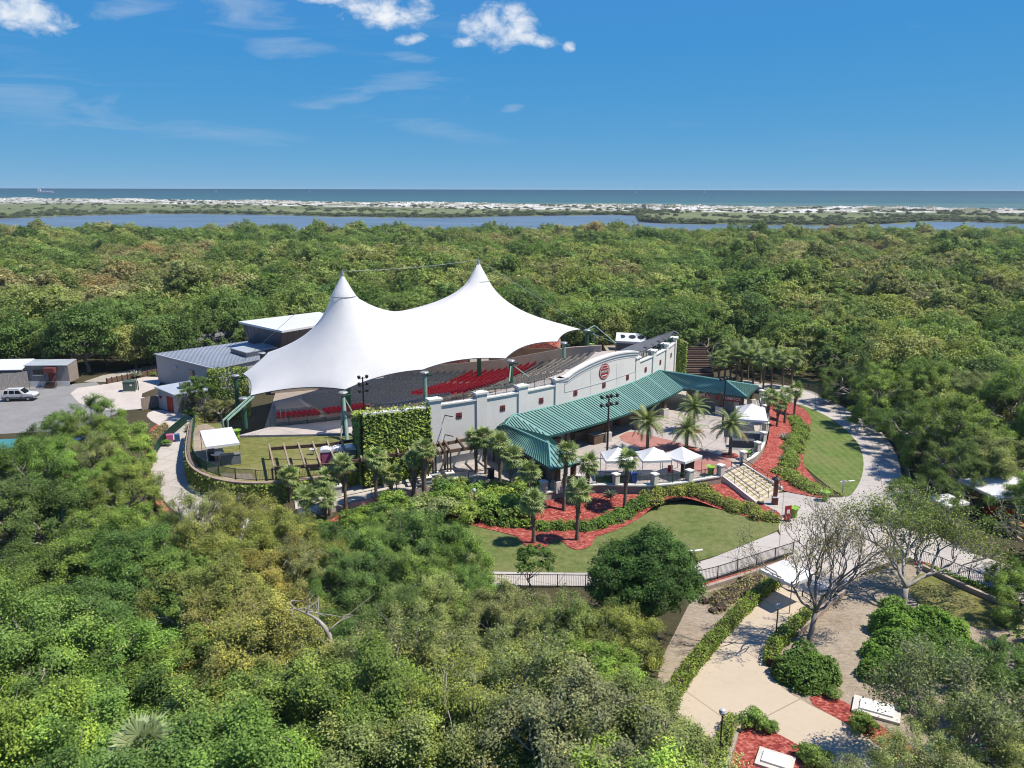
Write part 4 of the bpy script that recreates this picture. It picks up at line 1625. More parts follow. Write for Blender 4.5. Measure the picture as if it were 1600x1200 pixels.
facade()
for k0, k1, t in ((-0.4, 0.4, 'nearest the ivy-clad end of the facade'), (0.6, 1.4, 'between the second and third facade pilasters'), (1.6, 2.4, 'just left of the raised arch'), (5.6, 6.4, 'just right of the raised arch'), (6.6, 7.4, 'in the last bay but one of the facade'), (7.6, 8.4, 'at the far right end of the facade')):
    l = [(*wpt(TH0 + (k0 + (k1 - k0) * i / 5) * DTH, WR - 0.05), 8.55) for i in range(6)]
    fence('railing', l, 0.75, ('brown' if k0 < 0 else 'green') + ' railing on the wall top ' + t, 'timber' if k0 < 0 else 'fence_green', 1.5, 0.12)


# ivy-clad end of the wall
def ivy_block():
    top = [(*wpt(TH0 - (0.6 + 1.3 * i / 4) * DTH, WR + 0.05), 8.3) for i in range(5)]
    cor = top[-1]
    end = (*(-16.76, 82.42), 6.0)
    e = thing('ivy_wall', (cor[0], cor[1], 0), 'tall wall end thickly covered with bright ivy left of the white facade', 'wall')
    line = [(p[0], p[1]) for p in top] + [(cor[0] + (end[0] - cor[0]) * 0.5, cor[1] + (end[1] - cor[1]) * 0.5), (end[0], end[1])]
    zt = [8.3] * 5 + [7.2, 6.0]
    mb = MB()
    ribbon_wall(mb, line, 0.0, zt, 0.5)
    mb.build('wall', 'timber_dark', e)
    mb = MB()
    ribbon_wall(mb, line[:5], 8.3, 8.5, 0.7)
    mb.build('coping', 'trim', e)
    P, N, T = [], [], []
    r = np.random.default_rng(5)
    for i in range(len(line) - 1):
        a, b = Vector((*line[i], 0)), Vector((*line[i + 1], 0))
        d = (b - a)
        L = d.length
        nn = Vector((-d.y, d.x, 0)).normalized()
        if nn.y > 0 and i < 4:
            nn = -nn
        if i >= 4:
            nn = Vector((-d.y, d.x, 0)).normalized()
            if nn.x > 0:
                nn = -nn
        n = int(L * 7.0 * 110)
        for _ in range(n):
            t, z = r.uniform(-0.04, 1.04), r.uniform()
            zz = zt[i] + (zt[i + 1] - zt[i]) * t
            p = a + d * t + nn * (0.3 + 0.12 * r.uniform())
            z = 1.0 + (zz - 0.9) * z
            P.append((p.x, p.y, z))
            N.append((nn.x, nn.y, 0.9))
            T.append(0.45 + 0.35 * math.sin(p.x * 3.1 + z * 2.3) * math.sin(z * 4.1 + p.y * 2.7) + r.uniform(-0.15, 0.3))
    # growth over the top edge
    for _ in range(900):
        i = r.integers(0, len(line) - 1)
        t = r.uniform()
        p = Vector((*line[i], 0)).lerp(Vector((*line[i + 1], 0)), t)
        if i < 4 and 0.0 < r.uniform() < 0.75:
            continue
        z = zt[i] + (zt[i + 1] - zt[i]) * t
        P.append((p.x + r.normal() * 0.25, p.y + r.normal() * 0.25, z + 0.2 + abs(r.normal()) * 0.18))
        N.append((0, 0, 1))
        T.append(0.8)
    leaf_shell('foliage', P, N, 0.30, 0.24, 'ivy_leaf', e, 6, None, np.clip(T, 0, 1), spread=0.05)


ivy_block()


# ivy return at the far right end of the facade
def ivy_return():
    a = TH0 + 8.62 * DTH
    p0 = Vector((*wpt(a, WR + 0.3), 0))
    p1 = Vector((*wpt(a + 0.1 * DTH, WR + 1.7), 0))
    e = thing('ivy_wall', (p0.x, p0.y, 0), 'narrow ivy-covered wall end beside the brown terraced steps', 'wall')
    mb = MB()
    ribbon_wall(mb, [(p0.x, p0.y), (p1.x, p1.y)], 0, [9.0, 8.4], 0.4)
    mb.build('wall', 'pale_stone', e)
    r = np.random.default_rng(8)
    d = p1 - p0
    nn = Vector((d.y, -d.x, 0)).normalized()
    P, N, T = [], [], []
    for _ in range(1500):
        t = r.uniform()
        z = 1.6 + r.uniform() * (7.4 - 0.6 * t)
        q = p0 + d * t + nn * (0.28 + 0.1 * r.uniform())
        P.append(tuple(q + Vector((0, 0, z))))
        N.append((nn.x, nn.y, 0.8))
        T.append(r.uniform(0.3, 0.9))
    leaf_shell('foliage', P, N, 0.30, 0.24, 'ivy_leaf', e, 9, None, T, spread=0.05)


ivy_return()


# ---------------------------------------------------------------- green metal roofs of the concourse pavilion
def roof_plane(e, ra, rb, eb, ea, spacing=0.42, th=0.14, name='roof_panel'):
    """ra-rb: ridge points, ea-eb: eave points; seams run from ridge to eave"""
    ra, rb, ea, eb = (Vector(p) for p in (ra, rb, ea, eb))
    up = (rb - ra).cross(ea - ra)
    if up.length < 1e-6:
        up = (eb - ea).cross(ea - ra)
    up.normalize()
    if up.z < 0:
        up = -up
    mb = MB()
    top = [ra, rb, eb, ea] if (ra - rb).length > 0.05 else [ra, eb, ea]
    n = len(top)
    lo = [p - up * th for p in top]
    mb.add([*top, *lo], [tuple(range(n)), tuple(reversed(range(n, 2 * n)))] + [(i, n + i, n + (i + 1) % n, (i + 1) % n) for i in range(n)])
    o = mb.build(name, 'green_roof', e)
    k = max(2, int((eb - ea).length / spacing))
    mb = MB()
    quad = (rb - ra).length > 0.05
    d = (eb - ea).normalized()
    for i in range(1, k):
        t = i / k
        s0 = ea.lerp(eb, t)
        if quad:
            s1 = ra.lerp(rb, t)
        else:
            # on a hip end the seams stop at the hips
            m = abs(2 * t - 1)
            s1 = s0.lerp(ra + (s0 - ea.lerp(eb, 0.5)), 1 - m) if True else ra
        mb.bar(s0 + up * 0.035, s1 + (s0 - s1).normalized() * 0.05 + up * 0.035, 0.055, 0.08, up=up)
    if mb.v:
        q = mb.build('standing_seams', 'roof_seam', o, kind='stuff')
    return o


def ridge_cap(e, a, b, name='ridge_cap', r=0.11):
    MB().tube([a, b], r, 6).build(name, 'roof_ridge', e)


def pavilion():
    R0, R1 = wang((-0.08, 83.92)), wang((19.52, 106.21))
    E0, E1 = wang((3.81, 81.28)), wang((22.47, 101.97))
    base = wpt((R0 + R1) / 2, WR + 3)
    e = thing('pavilion', (base[0], base[1], PLAZA_Z), 'long concession pavilion with a green standing-seam roof along the white facade', 'pavilion')
    n = 7
    zr, ze = 6.1, 4.5
    rp = [(*wpt(R0 + (R1 - R0) * i / n, WR + 0.36), zr) for i in range(n + 1)]
    ep = [(*wpt(E0 + (E1 - E0) * i / n, WR + 4.55), ze) for i in range(n + 1)]
    for i in range(n):
        roof_plane(e, rp[i], rp[i + 1], ep[i + 1], ep[i])
        if i:
            ridge_cap(e, (rp[i][0], rp[i][1], rp[i][2] + 0.03), (ep[i][0], ep[i][1], ep[i][2] + 0.03), 'panel_joint', 0.06)
        ridge_cap(e, rp[i], rp[i + 1])
        MB().bar((ep[i][0], ep[i][1], ze - 0.14), (ep[i + 1][0], ep[i + 1][1], ze - 0.14), 0.12, 0.2).build('gutter', 'roof_seam', e)
    # right wing
    r1 = rp[-1]
    rw = (27.76, 100.29, 6.0)
    e1 = ep[-1]
    wf, wb, bk = (29.83, 97.86, 4.5), (33.07, 103.77, 4.5), (24.6, 111.2, 4.5)
    roof_plane(e, r1, rw, wf, e1)
    roof_plane(e, rw, rw, wb, wf)
    roof_plane(e, rw, r1, bk, wb)
    for a, b in ((r1, rw), (rw, wf), (rw, wb), (r1, e1)):
        ridge_cap(e, a, b, 'hip_cap')
    # left wing, projecting towards the viewer
    r0, e0 = rp[0], ep[0]
    L0, L1 = (-0.70, 82.0, 5.5), (3.67, 75.3, 5.5)
    FL, FR, LT = (3.70, 71.1, 4.4), (6.6, 72.9, 4.4), (-3.04, 83.9, 4.5)
    roof_plane(e, L1, L0, LT, FL)
    roof_plane(e, L1, L1, FR, FL)
    roof_plane(e, L0, L1, FR, e0)
    roof_plane(e, r0, r0, L0, LT)
    roof_plane(e, r0, r0, e0, L0)
    for a, b in ((L0, L1), (L1, FL), (L1, FR), (r0, L0), (r0, LT)):
        ridge_cap(e, a, b, 'hip_cap')
    for a, b in ((e1, wf), (wf, wb), (FL, FR), (LT, FL), (FR, e0)):
        MB().bar((a[0], a[1], a[2] - 0.16), (b[0], b[1], b[2] - 0.16), 0.1, 0.18).build('gutter', 'roof_seam', e)
    # columns: stone plinth, timber post
    cols = [wpt(E0 + (E1 - E0) * t, WR + 3.9) for t in (0.12, 0.36, 0.60, 0.84)]
    cols += [(23.5, 101.6), (27.0, 99.6), (29.4, 98.5), (32.2, 103.4), (4.4, 72.4), (6.0, 73.4), (-2.0, 82.3), (1.2, 76.2), (5.0, 78.2)]
    for p in cols:
        MB().box((*p, PLAZA_Z), (0.85, 0.85, 1.15), 0.6).build('plinth', 'pale_stone', e)
        MB().box((*p, PLAZA_Z + 1.15), (0.42, 0.42, 1.85), 0.6).build('column', 'timber', e)
    # beams under the eaves
    for i in range(n):
        a, b = wpt(E0 + (E1 - E0) * i / n, WR + 3.9), wpt(E0 + (E1 - E0) * (i + 1) / n, WR + 3.9)
        MB().bar((*a, 4.35), (*b, 4.35), 0.25, 0.3).build('beam', 'timber', e)
    # serving counters; dark panels on the wall paint in the shade of open hatches
    for k, (t0, t1) in enumerate(((0.02, 0.2), (0.27, 0.5), (0.56, 0.76))):
        m = 4
        l = [wpt(R0 + (R1 - R0) * (t0 + (t1 - t0) * i / m), WR + 1.3) for i in range(m + 1)]
        mb = MB()
        ribbon_wall(mb, l, PLAZA_Z, PLAZA_Z + 1.05, 0.6)
        mb.build('counter', 'brown_wall', e)
        mb = MB()
        ribbon_wall(mb, [wpt(wang(p), WR + 0.5) for p in l], PLAZA_Z + 1.1, PLAZA_Z + 2.7, 0.2)
        mb.build('dark_opening', 'grey_dark', e)
    # service block under the right wing
    MB().prism([(24.2, 104.0), (29.2, 101.0), (31.0, 103.6), (25.8, 108.0)], PLAZA_Z, 4.3).build('service_block', 'grey_wall', e)
    MB().prism([(0.2, 79.6), (3.4, 74.6), (4.9, 75.6), (2.2, 80.4)], PLAZA_Z, 4.2).build('service_block', 'grey_dark', e)
    # red menu signs under the eave of the right wing
    ev = (Vector(wf) - Vector(e1))
    nrm = Vector((ev.y, -ev.x, 0)).normalized()
    d = ev.normalized()
    for s0, s1, txt in ((0.06, 0.42, 'COLD BEER A'), (0.52, 0.95, 'G. BURRITOS')):
        a = Vector(e1) + ev * s0 - nrm * 0.25
        b = Vector(e1) + ev * s1 - nrm * 0.25
        sg = MB().bar((a.x, a.y, 3.95), (b.x, b.y, 3.95), 0.1, 0.62).build('menu_sign', 'sign_red', e)
        mb = MB()
        for zz in (4.27, 3.63):
            mb.bar((a.x, a.y, zz), (b.x, b.y, zz), 0.13, 0.06)
        mb.build('sign_frame', 'lamp_black', sg)
        mid = (a + b) / 2 + nrm * 0.075
        mid.z = 3.94
        rot = Matrix((d, Vector((0, 0, 1)), nrm)).transposed().to_4x4()
        lettering(txt, 0.5, 'sign_white', sg, Matrix.Translation(mid - Vector(e.location)) @ rot @ Matrix.Diagonal((0.95, 1, 1, 1)))
    return e


pavilion()


# grey shade roof on the concourse behind the wall
def shade_roof():
    e = thing('shade_roof', (*(20.70, 120.42), 6.6), 'long grey sloping shade roof behind the right part of the facade', 'roof')
    a = [(*q, 9.9) for q in [(13.24, 99.65), (15.73, 103.91), (18.54, 108.06), (21.20, 112.02), (23.91, 115.99)]]
    b = [(*q, 9.1) for q in [(15.76, 101.07), (17.55, 104.43), (20.14, 108.94), (22.40, 113.33), (25.14, 118.62)]]
    for i in range(4):
        MB().slab([a[i], b[i], b[i + 1], a[i + 1]], 0.12).build('roof_panel', 'slate_roof', e)
    for i in range(5):
        MB().bar((b[i][0], b[i][1], 6.6), (b[i][0], b[i][1], 9.0), 0.14, 0.14).build('post', 'steel_grey', e)
        MB().bar((a[i][0], a[i][1], 9.75), (b[i][0], b[i][1], 8.95), 0.1, 0.16).build('rafter', 'steel_grey', e)
    for i in range(4):
        for t in (0.25, 0.75):
            p = Vector(b[i]).lerp(Vector(b[i + 1]), t)
            q = Vector(a[i]).lerp(Vector(a[i + 1]), t)
            m = p.lerp(q, 0.3)
            MB().add([p + Vector((0, 0, 0.02)), p.lerp(Vector(b[i + 1]), 0.3) + Vector((0, 0, 0.02)), m + Vector((0, 0, 0.45))], [(0, 1, 2)]).build('vent_flap', 'grey_dark', e)


shade_roof()


def brown_steps():
    e = thing('timber_terrace', (28.5, 124.5, 0), 'flight of dark brown timber terraces behind the right pavilion wing', 'terrace')
    n = 14
    for i in range(n):
        t = i / (n - 1)
        y = 124.0 + 10.5 * t
        z = 1.5 + 2.7 * t
        x0, x1 = 24.3 + 2.6 * min(1, t * 1.6), 32.2 + 0.9 * t
        MB().box(((x0 + x1) / 2, y, 0.0), (x1 - x0, 0.5, z)).build('riser', 'timber_dark' if i % 2 else 'timber', e)
        MB().box(((x0 + x1) / 2, y + 0.42, 0.0), (x1 - x0, 0.36, z - 0.06)).build('tread', 'deck', e)


brown_steps()


# ---------------------------------------------------------------- seating bowl
def sp(r, deg):
    a = R(deg)
    return (SC[0] + r * math.cos(a), SC[1] + r * math.sin(a))


def tier_z(r):
    return 0.8 + (r - 22) * 0.10 if r < 38 else 2.4 + (r - 38) * 0.25


def arc_ring(mb, r0, r1, d0, d1, z0, z1, n=10):
    lo = [sp(r0, d0 + (d1 - d0) * i / n) for i in range(n + 1)]
    hi = [sp(r1, d0 + (d1 - d0) * i / n) for i in range(n + 1)]
    mb.prism(lo + hi[::-1], z0, z1)


def bowl():
    e = thing('seating_bowl', (*sp(38, -45), 0), 'curved amphitheatre seating bowl with red and grey rows under the white tent', 'seating')
    secs = [(-15.5, -28.5), (-30, -42), (-43.5, -54), (-55.5, -64), (-65, -73)]
    r = 22.0
    while r < 53.5:
        step = 1.12
        for si, (d0, d1) in enumerate(secs):
            if r > (53.5, 53.5, 44.0, 38.2, 38.2)[si]:
                continue
            z = tier_z(r)
            mb = MB()
            arc_ring(mb, r, r + step - 0.02, d0, d1, 0.2, z, 8)
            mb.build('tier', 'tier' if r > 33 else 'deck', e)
            if si == 4 and r < 33:
                continue
            red = (34 <= r < 44.4) if si < 2 else (si > 2 and r >= 35.2)
            m = 'seat_red' if red else ('seat_grey' if r < 34 or si > 1 else 'seat_dark')
            mb = MB()
            L = math.radians(abs(d1 - d0)) * r
            k = int(L / 0.56)
            for i in range(k):
                dg = d0 + (d1 - d0) * (i + 0.5) / k
                a = R(dg)
                c = sp(r + 0.62, dg)
                mb.box((c[0], c[1], z + 0.38), (0.44, 0.48, 0.07), a)
                c = sp(r + 0.86, dg)
                mb.box((c[0], c[1], z + 0.4), (0.06, 0.48, 0.46 if r < 44.4 else 0.26), a)
            mb.build('seat_row', m, e)
        r += step
    # aisles
    for d in (-29.25, -42.75, -54.75, -64.5):
        q = 22.0
        while q < (53.0 if d > -40 else (43.5 if d > -50 else 38.0)):
            mb = MB()
            arc_ring(mb, q, q + 0.9, d + 0.72, d - 0.72, 0.2, tier_z(q) + 0.06, 2)
            mb.build('aisle_step', 'tier', e)
            q += 0.92
    # walls and planters closing the bowl on the far side
    mb = MB()
    ribbon_wall(mb, [sp(r_, -14.6) for r_ in (20, 30, 40, 50, 55)], 0.2, [2.0, 3.2, 4.6, 7.0, 7.6], 0.4)
    mb.build('side_wall', 'tier', e)
    return e


bowl()
# floor of the bowl, concourse ring behind the wall
mb = MB()
mb.prism([sp(39.3, -76 + 27 * i / 8) for i in range(9)] + [sp(53.8, -49 + 36 * i / 12) for i in range(13)] + [(2, 146), (-30, 150), (-36, 118)], -0.01, 0.2)
tag(mb.build('bowl_floor', 'deck'), kind='structure')
mb = MB()
mb.prism([sp(53.9, -50 + 36 * i / 16) for i in range(17)] + [wpt(TH0 + (8.6 - 9.1 * i / 20) * DTH, WR - 0.25) for i in range(21)], 0.21, 6.6)
tag(mb.build('concourse', 'plaza_concrete'), kind='structure')
mb = MB()
mb.prism([sp(39.4, -50 - 24 * i / 10) for i in range(11)] + [(-31.90, 88.57), (-18.96, 89.45), (-16.87, 86.99), (-16.07, 85.34), (-14.67, 86.97)], 0.21, 2.1)
tag(mb.build('upper_walk', 'plaza_concrete'), kind='structure')
# planting terraces on the far side of the bowl
for (a, b, c, d, lab) in ((24, 33, -1, -13, 'nearer the stage'), (37, 48, 2, -11, 'at the upper end of the far aisle')):
    e = thing('planter', (*sp((a + b) / 2, (c + d) / 2), 0), 'brown walled planting terrace with reddish planting ' + lab, 'planter')
    mb = MB()
    arc_ring(mb, a, b, c, d, 0.2, tier_z(b) + 1.1, 8)
    mb.build('wall', 'brown_wall', e)
    mb = MB()
    arc_ring(mb, a + 0.3, b - 0.3, c - 0.6, d + 0.6, tier_z(b) + 1.1, tier_z(b) + 1.16, 8)
    mb.build('mulch_top', 'mulch', e)
    r_ = np.random.default_rng(int(a))
    P = []
    for _ in range(1100):
        q = sp(r_.uniform(a + 0.5, b - 0.5), r_.uniform(d + 0.8, c - 0.8))
        P.append((q[0], q[1], tier_z(b) + 1.2 + r_.uniform(0, 0.5)))
    leaf_shell('foliage', P, [(0, 0, 1)] * len(P), 0.3, 0.2, 'leaf', e, 4, (0.30, 0.12, 0.06), None, spread=0.1)
fence('railing', [(*sp(39.6, -52 - 22 * i / 10), 2.1) for i in range(11)], 1.15, 'dark green railing along the rear edge of the grey seating block', 'fence_green', 2.2, 0.10)


# ---------------------------------------------------------------- stage house and its annexes
def stage_house():
    e = thing('stage_house', (-44.0, 122.0, 0), 'grey stage building with a metal roof and a flared white-topped stage tower', 'building')
    # low wing with the standing seam metal roof
    a, b = Vector((*(-56.54, 123.77), 4.4)), Vector((*(-43.48, 113.51), 4.4))
    c, d = Vector((*(-42.91, 129.71), 5.4)), Vector((*(-35.47, 120.14), 5.2))
    mb = MB()
    mb.prism([a[:2], b[:2], d[:2], c[:2]], 0, [4.3, 4.3, 5.1, 5.3])
    mb.build('wall', 'grey_wall', e)
    top = [a, b, d, c]
    ctr = (a + b + c + d) / 4
    top = [p + (p - ctr).normalized() * 0.35 for p in top]
    rf = MB().slab([(p.x, p.y, p.z + 0.16) for p in top], 0.16).build('roof', 'galv_roof', e)
    mb = MB()
    k = 34
    for i in range(1, k):
        t = i / k
        p, q = top[0].lerp(top[3], t), top[1].lerp(top[2], t)
        mb.bar(p + Vector((0, 0, 0.2)), q + Vector((0, 0, 0.2)), 0.06, 0.07)
    mb.build('standing_seams', 'galv_roof', rf, kind='stuff')
    # raised roof light on the wing
    p = [top[0].lerp(top[3], 0.55).lerp(top[1].lerp(top[2], 0.55), 0.5), top[0].lerp(top[3], 0.98).lerp(top[1].lerp(top[2], 0.98), 0.45),
         top[0].lerp(top[3], 0.98).lerp(top[1].lerp(top[2], 0.98), 0.85), top[0].lerp(top[3], 0.55).lerp(top[1].lerp(top[2], 0.55), 0.85)]
    MB().prism([q[:2] for q in p], 4.6, [5.7, 6.0, 6.0, 5.7]).build('roof_box', 'fascia_grey', e)
    MB().slab([(q.x, q.y, z) for q, z in zip(p, (5.85, 6.15, 6.15, 5.85))], 0.12).build('roof_box_top', 'galv_roof', e)
    # small window and wall light on the left wall
    w = a.lerp(b, 0.62)
    dr = (b - a).normalized()
    nn = Vector((dr.y, -dr.x, 0))
    o = MB()
    o.bar((w.x + nn.x * 0.06 - dr.x * 0.7, w.y + nn.y * 0.06 - dr.y * 0.7, 2.6), (w.x + nn.x * 0.06 + dr.x * 0.7, w.y + nn.y * 0.06 + dr.y * 0.7, 2.6), 0.12, 1.5)
    o.build('window', 'glass_dark', e)
    w = a.lerp(b, 0.36)
    MB().box((w.x + nn.x * 0.2, w.y + nn.y * 0.2, 3.1), (0.5, 0.5, 0.15)).build('wall_light', 'sign_white', e)
    # flared stage tower
    T = [Vector((*(-43.85, 126.19), 9.2)), Vector((*(-34.46, 117.57), 9.2)), Vector((*(-27.73, 126.56), 9.2)), Vector((*(-33.33, 136.84), 9.2))]
    Bt = [Vector((*(-43.39, 131.06), 2.0)), Vector((*(-38.32, 127.18), 2.0)), Vector((*(-31.37, 137.34), 2.0)), Vector((*(-35.59, 143.81), 2.0))]
    mb = MB()
    inn = [Vector((p.x, p.y, 9.0)) for p in T]
    ctr = sum(T, Vector()) / 4
    inn = [p + (Vector((ctr.x, ctr.y, 9.0)) - p) * 0.06 for p in inn]
    mb.add([*Bt, *inn], [(0, 1, 5, 4), (1, 2, 6, 5), (2, 3, 7, 6), (3, 0, 4, 7)])
    mb.build('tower_wall', 'fascia_grey', e)
    for i, j in ((0, 1), (1, 2)):
        mb = MB()
        for q in range(1, 10):
            t = q / 10
            mb.bar(Bt[i].lerp(Bt[j], t) + Vector((0, 0, 0.02)), inn[i].lerp(inn[j], t), 0.05, 0.09)
        mb.build('wall_ribs', 'grey_dark', e, kind='stuff')
    MB().slab([(p.x, p.y, 9.35) for p in T], 0.3).build('tower_roof', 'roof_white', e)
    # dark stage opening and deck
    MB().prism([sp(7, -10), sp(15, -12), sp(17, -40), sp(15, -75), sp(6, -75)], 0.2, 1.4).build('stage_deck', 'deck', e)
    MB().prism([sp(8, -5), sp(9, -5), sp(9, -70), sp(8, -70)], 1.4, 7.5).build('back_wall', 'grey_dark', e)


stage_house()


def annex():
    a, b = Vector((*(-49.68, 108.12), 0)), Vector((*(-45.88, 104.98), 0))
    dr = (b - a).normalized()
    nn = Vector((-dr.y, dr.x, 0))
    c, d = b + Vector((0.82, 0.57, 0)) * 5.0, a + Vector((0.82, 0.57, 0)) * 5.0
    e = thing('annex', (b.x, b.y, 0), 'low corrugated annex with a bright red door beside the grey stage building', 'building')
    MB().prism([a[:2], b[:2], c[:2], d[:2]], 0, [2.9, 2.6, 2.6, 3.2]).build('wall', 'grey_wall', e)
    MB().slab([(a.x - 0.3, a.y - 0.2, 3.1), (b.x - 0.1, b.y - 0.3, 2.8), (c.x, c.y, 2.8), (d.x, d.y, 3.4)], 0.14).build('roof', 'galv_roof', e)
    mb = MB()
    s = Vector((dr.y, -dr.x, 0)) * 0.0
    for i in range(28):
        p = b.lerp(c, (i + 0.5) / 28)
        q = Vector((0.57, -0.82, 0)) * 0.05
        mb.bar((p.x + q.x, p.y + q.y, 0), (p.x + q.x, p.y + q.y, 2.62), 0.1, 0.06)
    mb.build('corrugated_cladding', 'corrugated', e, kind='stuff')
    out = Vector((dr.y, -dr.x, 0))
    p, q = a.lerp(b, 0.50), a.lerp(b, 0.84)
    dd = MB().prism([(p + out * 0.05)[:2], (q + out * 0.05)[:2], (q - out * 0.05)[:2], (p - out * 0.05)[:2]], 0.02, 2.15).build('door', 'red_paint', e)
    h = p.lerp(q, 0.85) + out * 0.1
    MB().box((h.x, h.y, 1.0), (0.06, 0.06, 0.16)).build('handle', 'steel_grey', dd)
    s = a.lerp(b, 0.18) + out * 0.06
    MB().box((s.x, s.y, 1.6), (0.35, 0.35, 0.25), math.atan2(dr.y, dr.x)).build('wall_sign', 'red_paint', e)
    m = (a + c) / 2
    MB().box((m.x, m.y, 3.0), (1.3, 1.0, 0.75), 0.6).build('roof_unit', 'steel_grey', e)


annex()


def back_shed():
    e = thing('shed', (*(-56.30, 146.10), 0), 'long dark grey shed roof behind the metal roofed stage wing', 'building')
    A = [Vector((*(-57.74, 139.04), 3.2)), Vector((*(-48.60, 149.12), 3.2)), Vector((*(-48.82, 148.59), 4.4)), Vector((*(-57.34, 140.67), 4.4))]
    MB().slab([tuple(p) for p in A], 0.15).build('roof', 'slate_roof', e)
    MB().prism([A[0][:2], A[1][:2], A[2][:2], A[3][:2]], 0.0, [2.9, 2.9, 4.1, 4.1]).build('wall', 'grey_dark', e)


back_shed()
for p, hgt, lab in (((-56.27, 156.87), 9.5, 'thin grey mast standing behind the metal roofed stage wing'),):
    mb = MB().tube([(p[0], p[1], 0), (p[0], p[1], hgt)], [0.10, 0.06], 6)
    mb.box((p[0], p[1], 6.3), (1.2, 0.4, 0.15))
    tag(mb.build('mast', 'steel_grey'), lab, 'mast')


# ---------------------------------------------------------------- the big white tent
TU = Vector((0.7317, -0.6816, 0))
TV = Vector((0.6816, 0.7317, 0))
TO = Vector((-13.0, 107.8, 0))


def tuv(u, v, z=0.0):
    p = TO + TU * u + TV * v
    return (p.x, p.y, z)


def big_tent():
    CORN = [(7.4, -17.4, 7.3), (11.7, -9.2, 9.0), (14.4, 2.4, 9.0), (11.7, 16.0, 9.0), (8.9, 24.9, 9.3), (-2.4, 30.0, 8.2), (-9.6, 27.0, 8.0), (-14.0, 20.0, 8.4), (-16.0, 3.0, 9.2), (-14.2, -14.6, 8.3), (-9.8, -20.9, 7.0), (-2.6, -24.0, 6.0)]
    M = [(0.0, -11.85), (0.0, 11.85)]
    ZP = 20.0
    n = len(CORN)
    # scalloped boundary between the corners
    B = []
    per = 14
    ctr = np.array([0.0, 1.0])
    for i in range(n):
        p, q = np.array(CORN[i]), np.array(CORN[(i + 1) % n])
        L = np.linalg.norm(q[:2] - p[:2])
        mid = (p[:2] + q[:2]) / 2
        inn = np.array([-(q - p)[1], (q - p)[0]]) / L
        if np.dot(inn, ctr - mid) < 0:
            inn = -inn
        sag = 0.065 * L
        for k in range(per):
            t = k / per
            w = 4 * t * (1 - t)
            pt = p[:2] + (q[:2] - p[:2]) * t + inn * sag * w
            z = p[2] + (q[2] - p[2]) * t + 0.35 * w * (L / 10)
            B.append((pt[0], pt[1], z))
    B = np.array(B)
    nb = len(B)
    # relax a height field: edges and mast cones held, the rest like a soap film
    h = 0.4
    us = np.arange(-18, 17, h)
    vs = np.arange(-27, 33, h)
    U, V = np.meshgrid(us, vs, indexing='ij')
    flat = np.stack([U.ravel(), V.ravel()], 1)
    poly = B[:, :2]
    ins = np.zeros(len(flat), bool)
    for i in range(nb):
        x1, y1 = poly[i]
        x2, y2 = poly[(i + 1) % nb]
        c = ((y1 > flat[:, 1]) != (y2 > flat[:, 1]))
        with np.errstate(divide='ignore', invalid='ignore'):
            xi = (x2 - x1) * (flat[:, 1] - y1) / (y2 - y1 + 1e-12) + x1
        ins ^= c & (flat[:, 0] < xi)
    d2 = ((flat[:, None, :] - poly[None, :, :]) ** 2).sum(2)
    near = d2.argmin(1)
    Z = B[near, 2].copy()
    fixed = ~ins

    def cone(r):
        return ZP - 3.0 * (r / 1.55) ** 0.92

    for m in M:
        r = np.hypot(flat[:, 0] - m[0], flat[:, 1] - m[1])
        k = r < 1.55
        Z[k] = cone(r[k])
        fixed |= k
    # ridge cable between the masts
    k = (np.abs(flat[:, 0]) < 0.21) & (np.abs(flat[:, 1]) < 10.3)
    Z[k] = 13.9 + 3.1 * (np.abs(flat[k, 1]) / 10.3) ** 2.3
    fixed |= k
    Z = Z.reshape(U.shape)
    F = fixed.reshape(U.shape)
    Z0 = Z.copy()
    for it in range(1500):
        Zn = Z.copy()
        Zn[1:-1, 1:-1] = 0.25 * (Z[2:, 1:-1] + Z[:-2, 1:-1] + Z[1:-1, 2:] + Z[1:-1, :-2]) + 0.028 * h * h / 4
        Z = np.where(F, Z0, Zn)

    def zat(u, v):
        for m in M:
            r = math.hypot(u - m[0], v - m[1])
            if r < 1.55:
                return cone(r)
        i, j = (u - us[0]) / h, (v - vs[0]) / h
        a, b = int(i), int(j)
        fi, fj = i - a, j - b
        return (Z[a, b] * (1 - fi) + Z[a + 1, b] * fi) * (1 - fj) + (Z[a, b + 1] * (1 - fi) + Z[a + 1, b + 1] * fi) * fj

    e = thing('tent', tuv(0, 0, 0), 'huge white tensile tent roof with two pointed peaks over the seating', 'tent')
    K = 30
    mb = MB()
    cs = []
    for i in range(nb):
        cs.append((0.0, max(M[0][1], min(M[1][1], B[i, 1]))))
    for k in range(K + 1):
        t = k / K
        t = 1 - (1 - t) ** 1.5
        for i in range(nb):
            u = B[i, 0] + (cs[i][0] - B[i, 0]) * t
            v = B[i, 1] + (cs[i][1] - B[i, 1]) * t
            z = B[i, 2] if k == 0 else zat(u, v)
            mb.v.append(tuv(u, v, z))
    for k in range(K):
        for i in range(nb):
            j = (i + 1) % nb
            mb.f.append((k * nb + i, k * nb + j, (k + 1) * nb + j, (k + 1) * nb + i))
    me = mb.build('membrane', 'membrane', e, smooth=True)
    import bmesh
    bm = bmesh.new()
    bm.from_mesh(me.data)
    bmesh.ops.remove_doubles(bm, verts=bm.verts[:], dist=0.02)
    bmesh.ops.recalc_face_normals(bm, faces=bm.faces[:])
    bm.to_mesh(me.data)
    bm.free()
    # edge cable with a dark hem
    mb = MB()
    for i in range(nb):
        mb.bar(tuv(*B[i][:2], B[i][2] - 0.04), tuv(*B[(i + 1) % nb][:2], B[(i + 1) % nb][2] - 0.04), 0.10, 0.10)
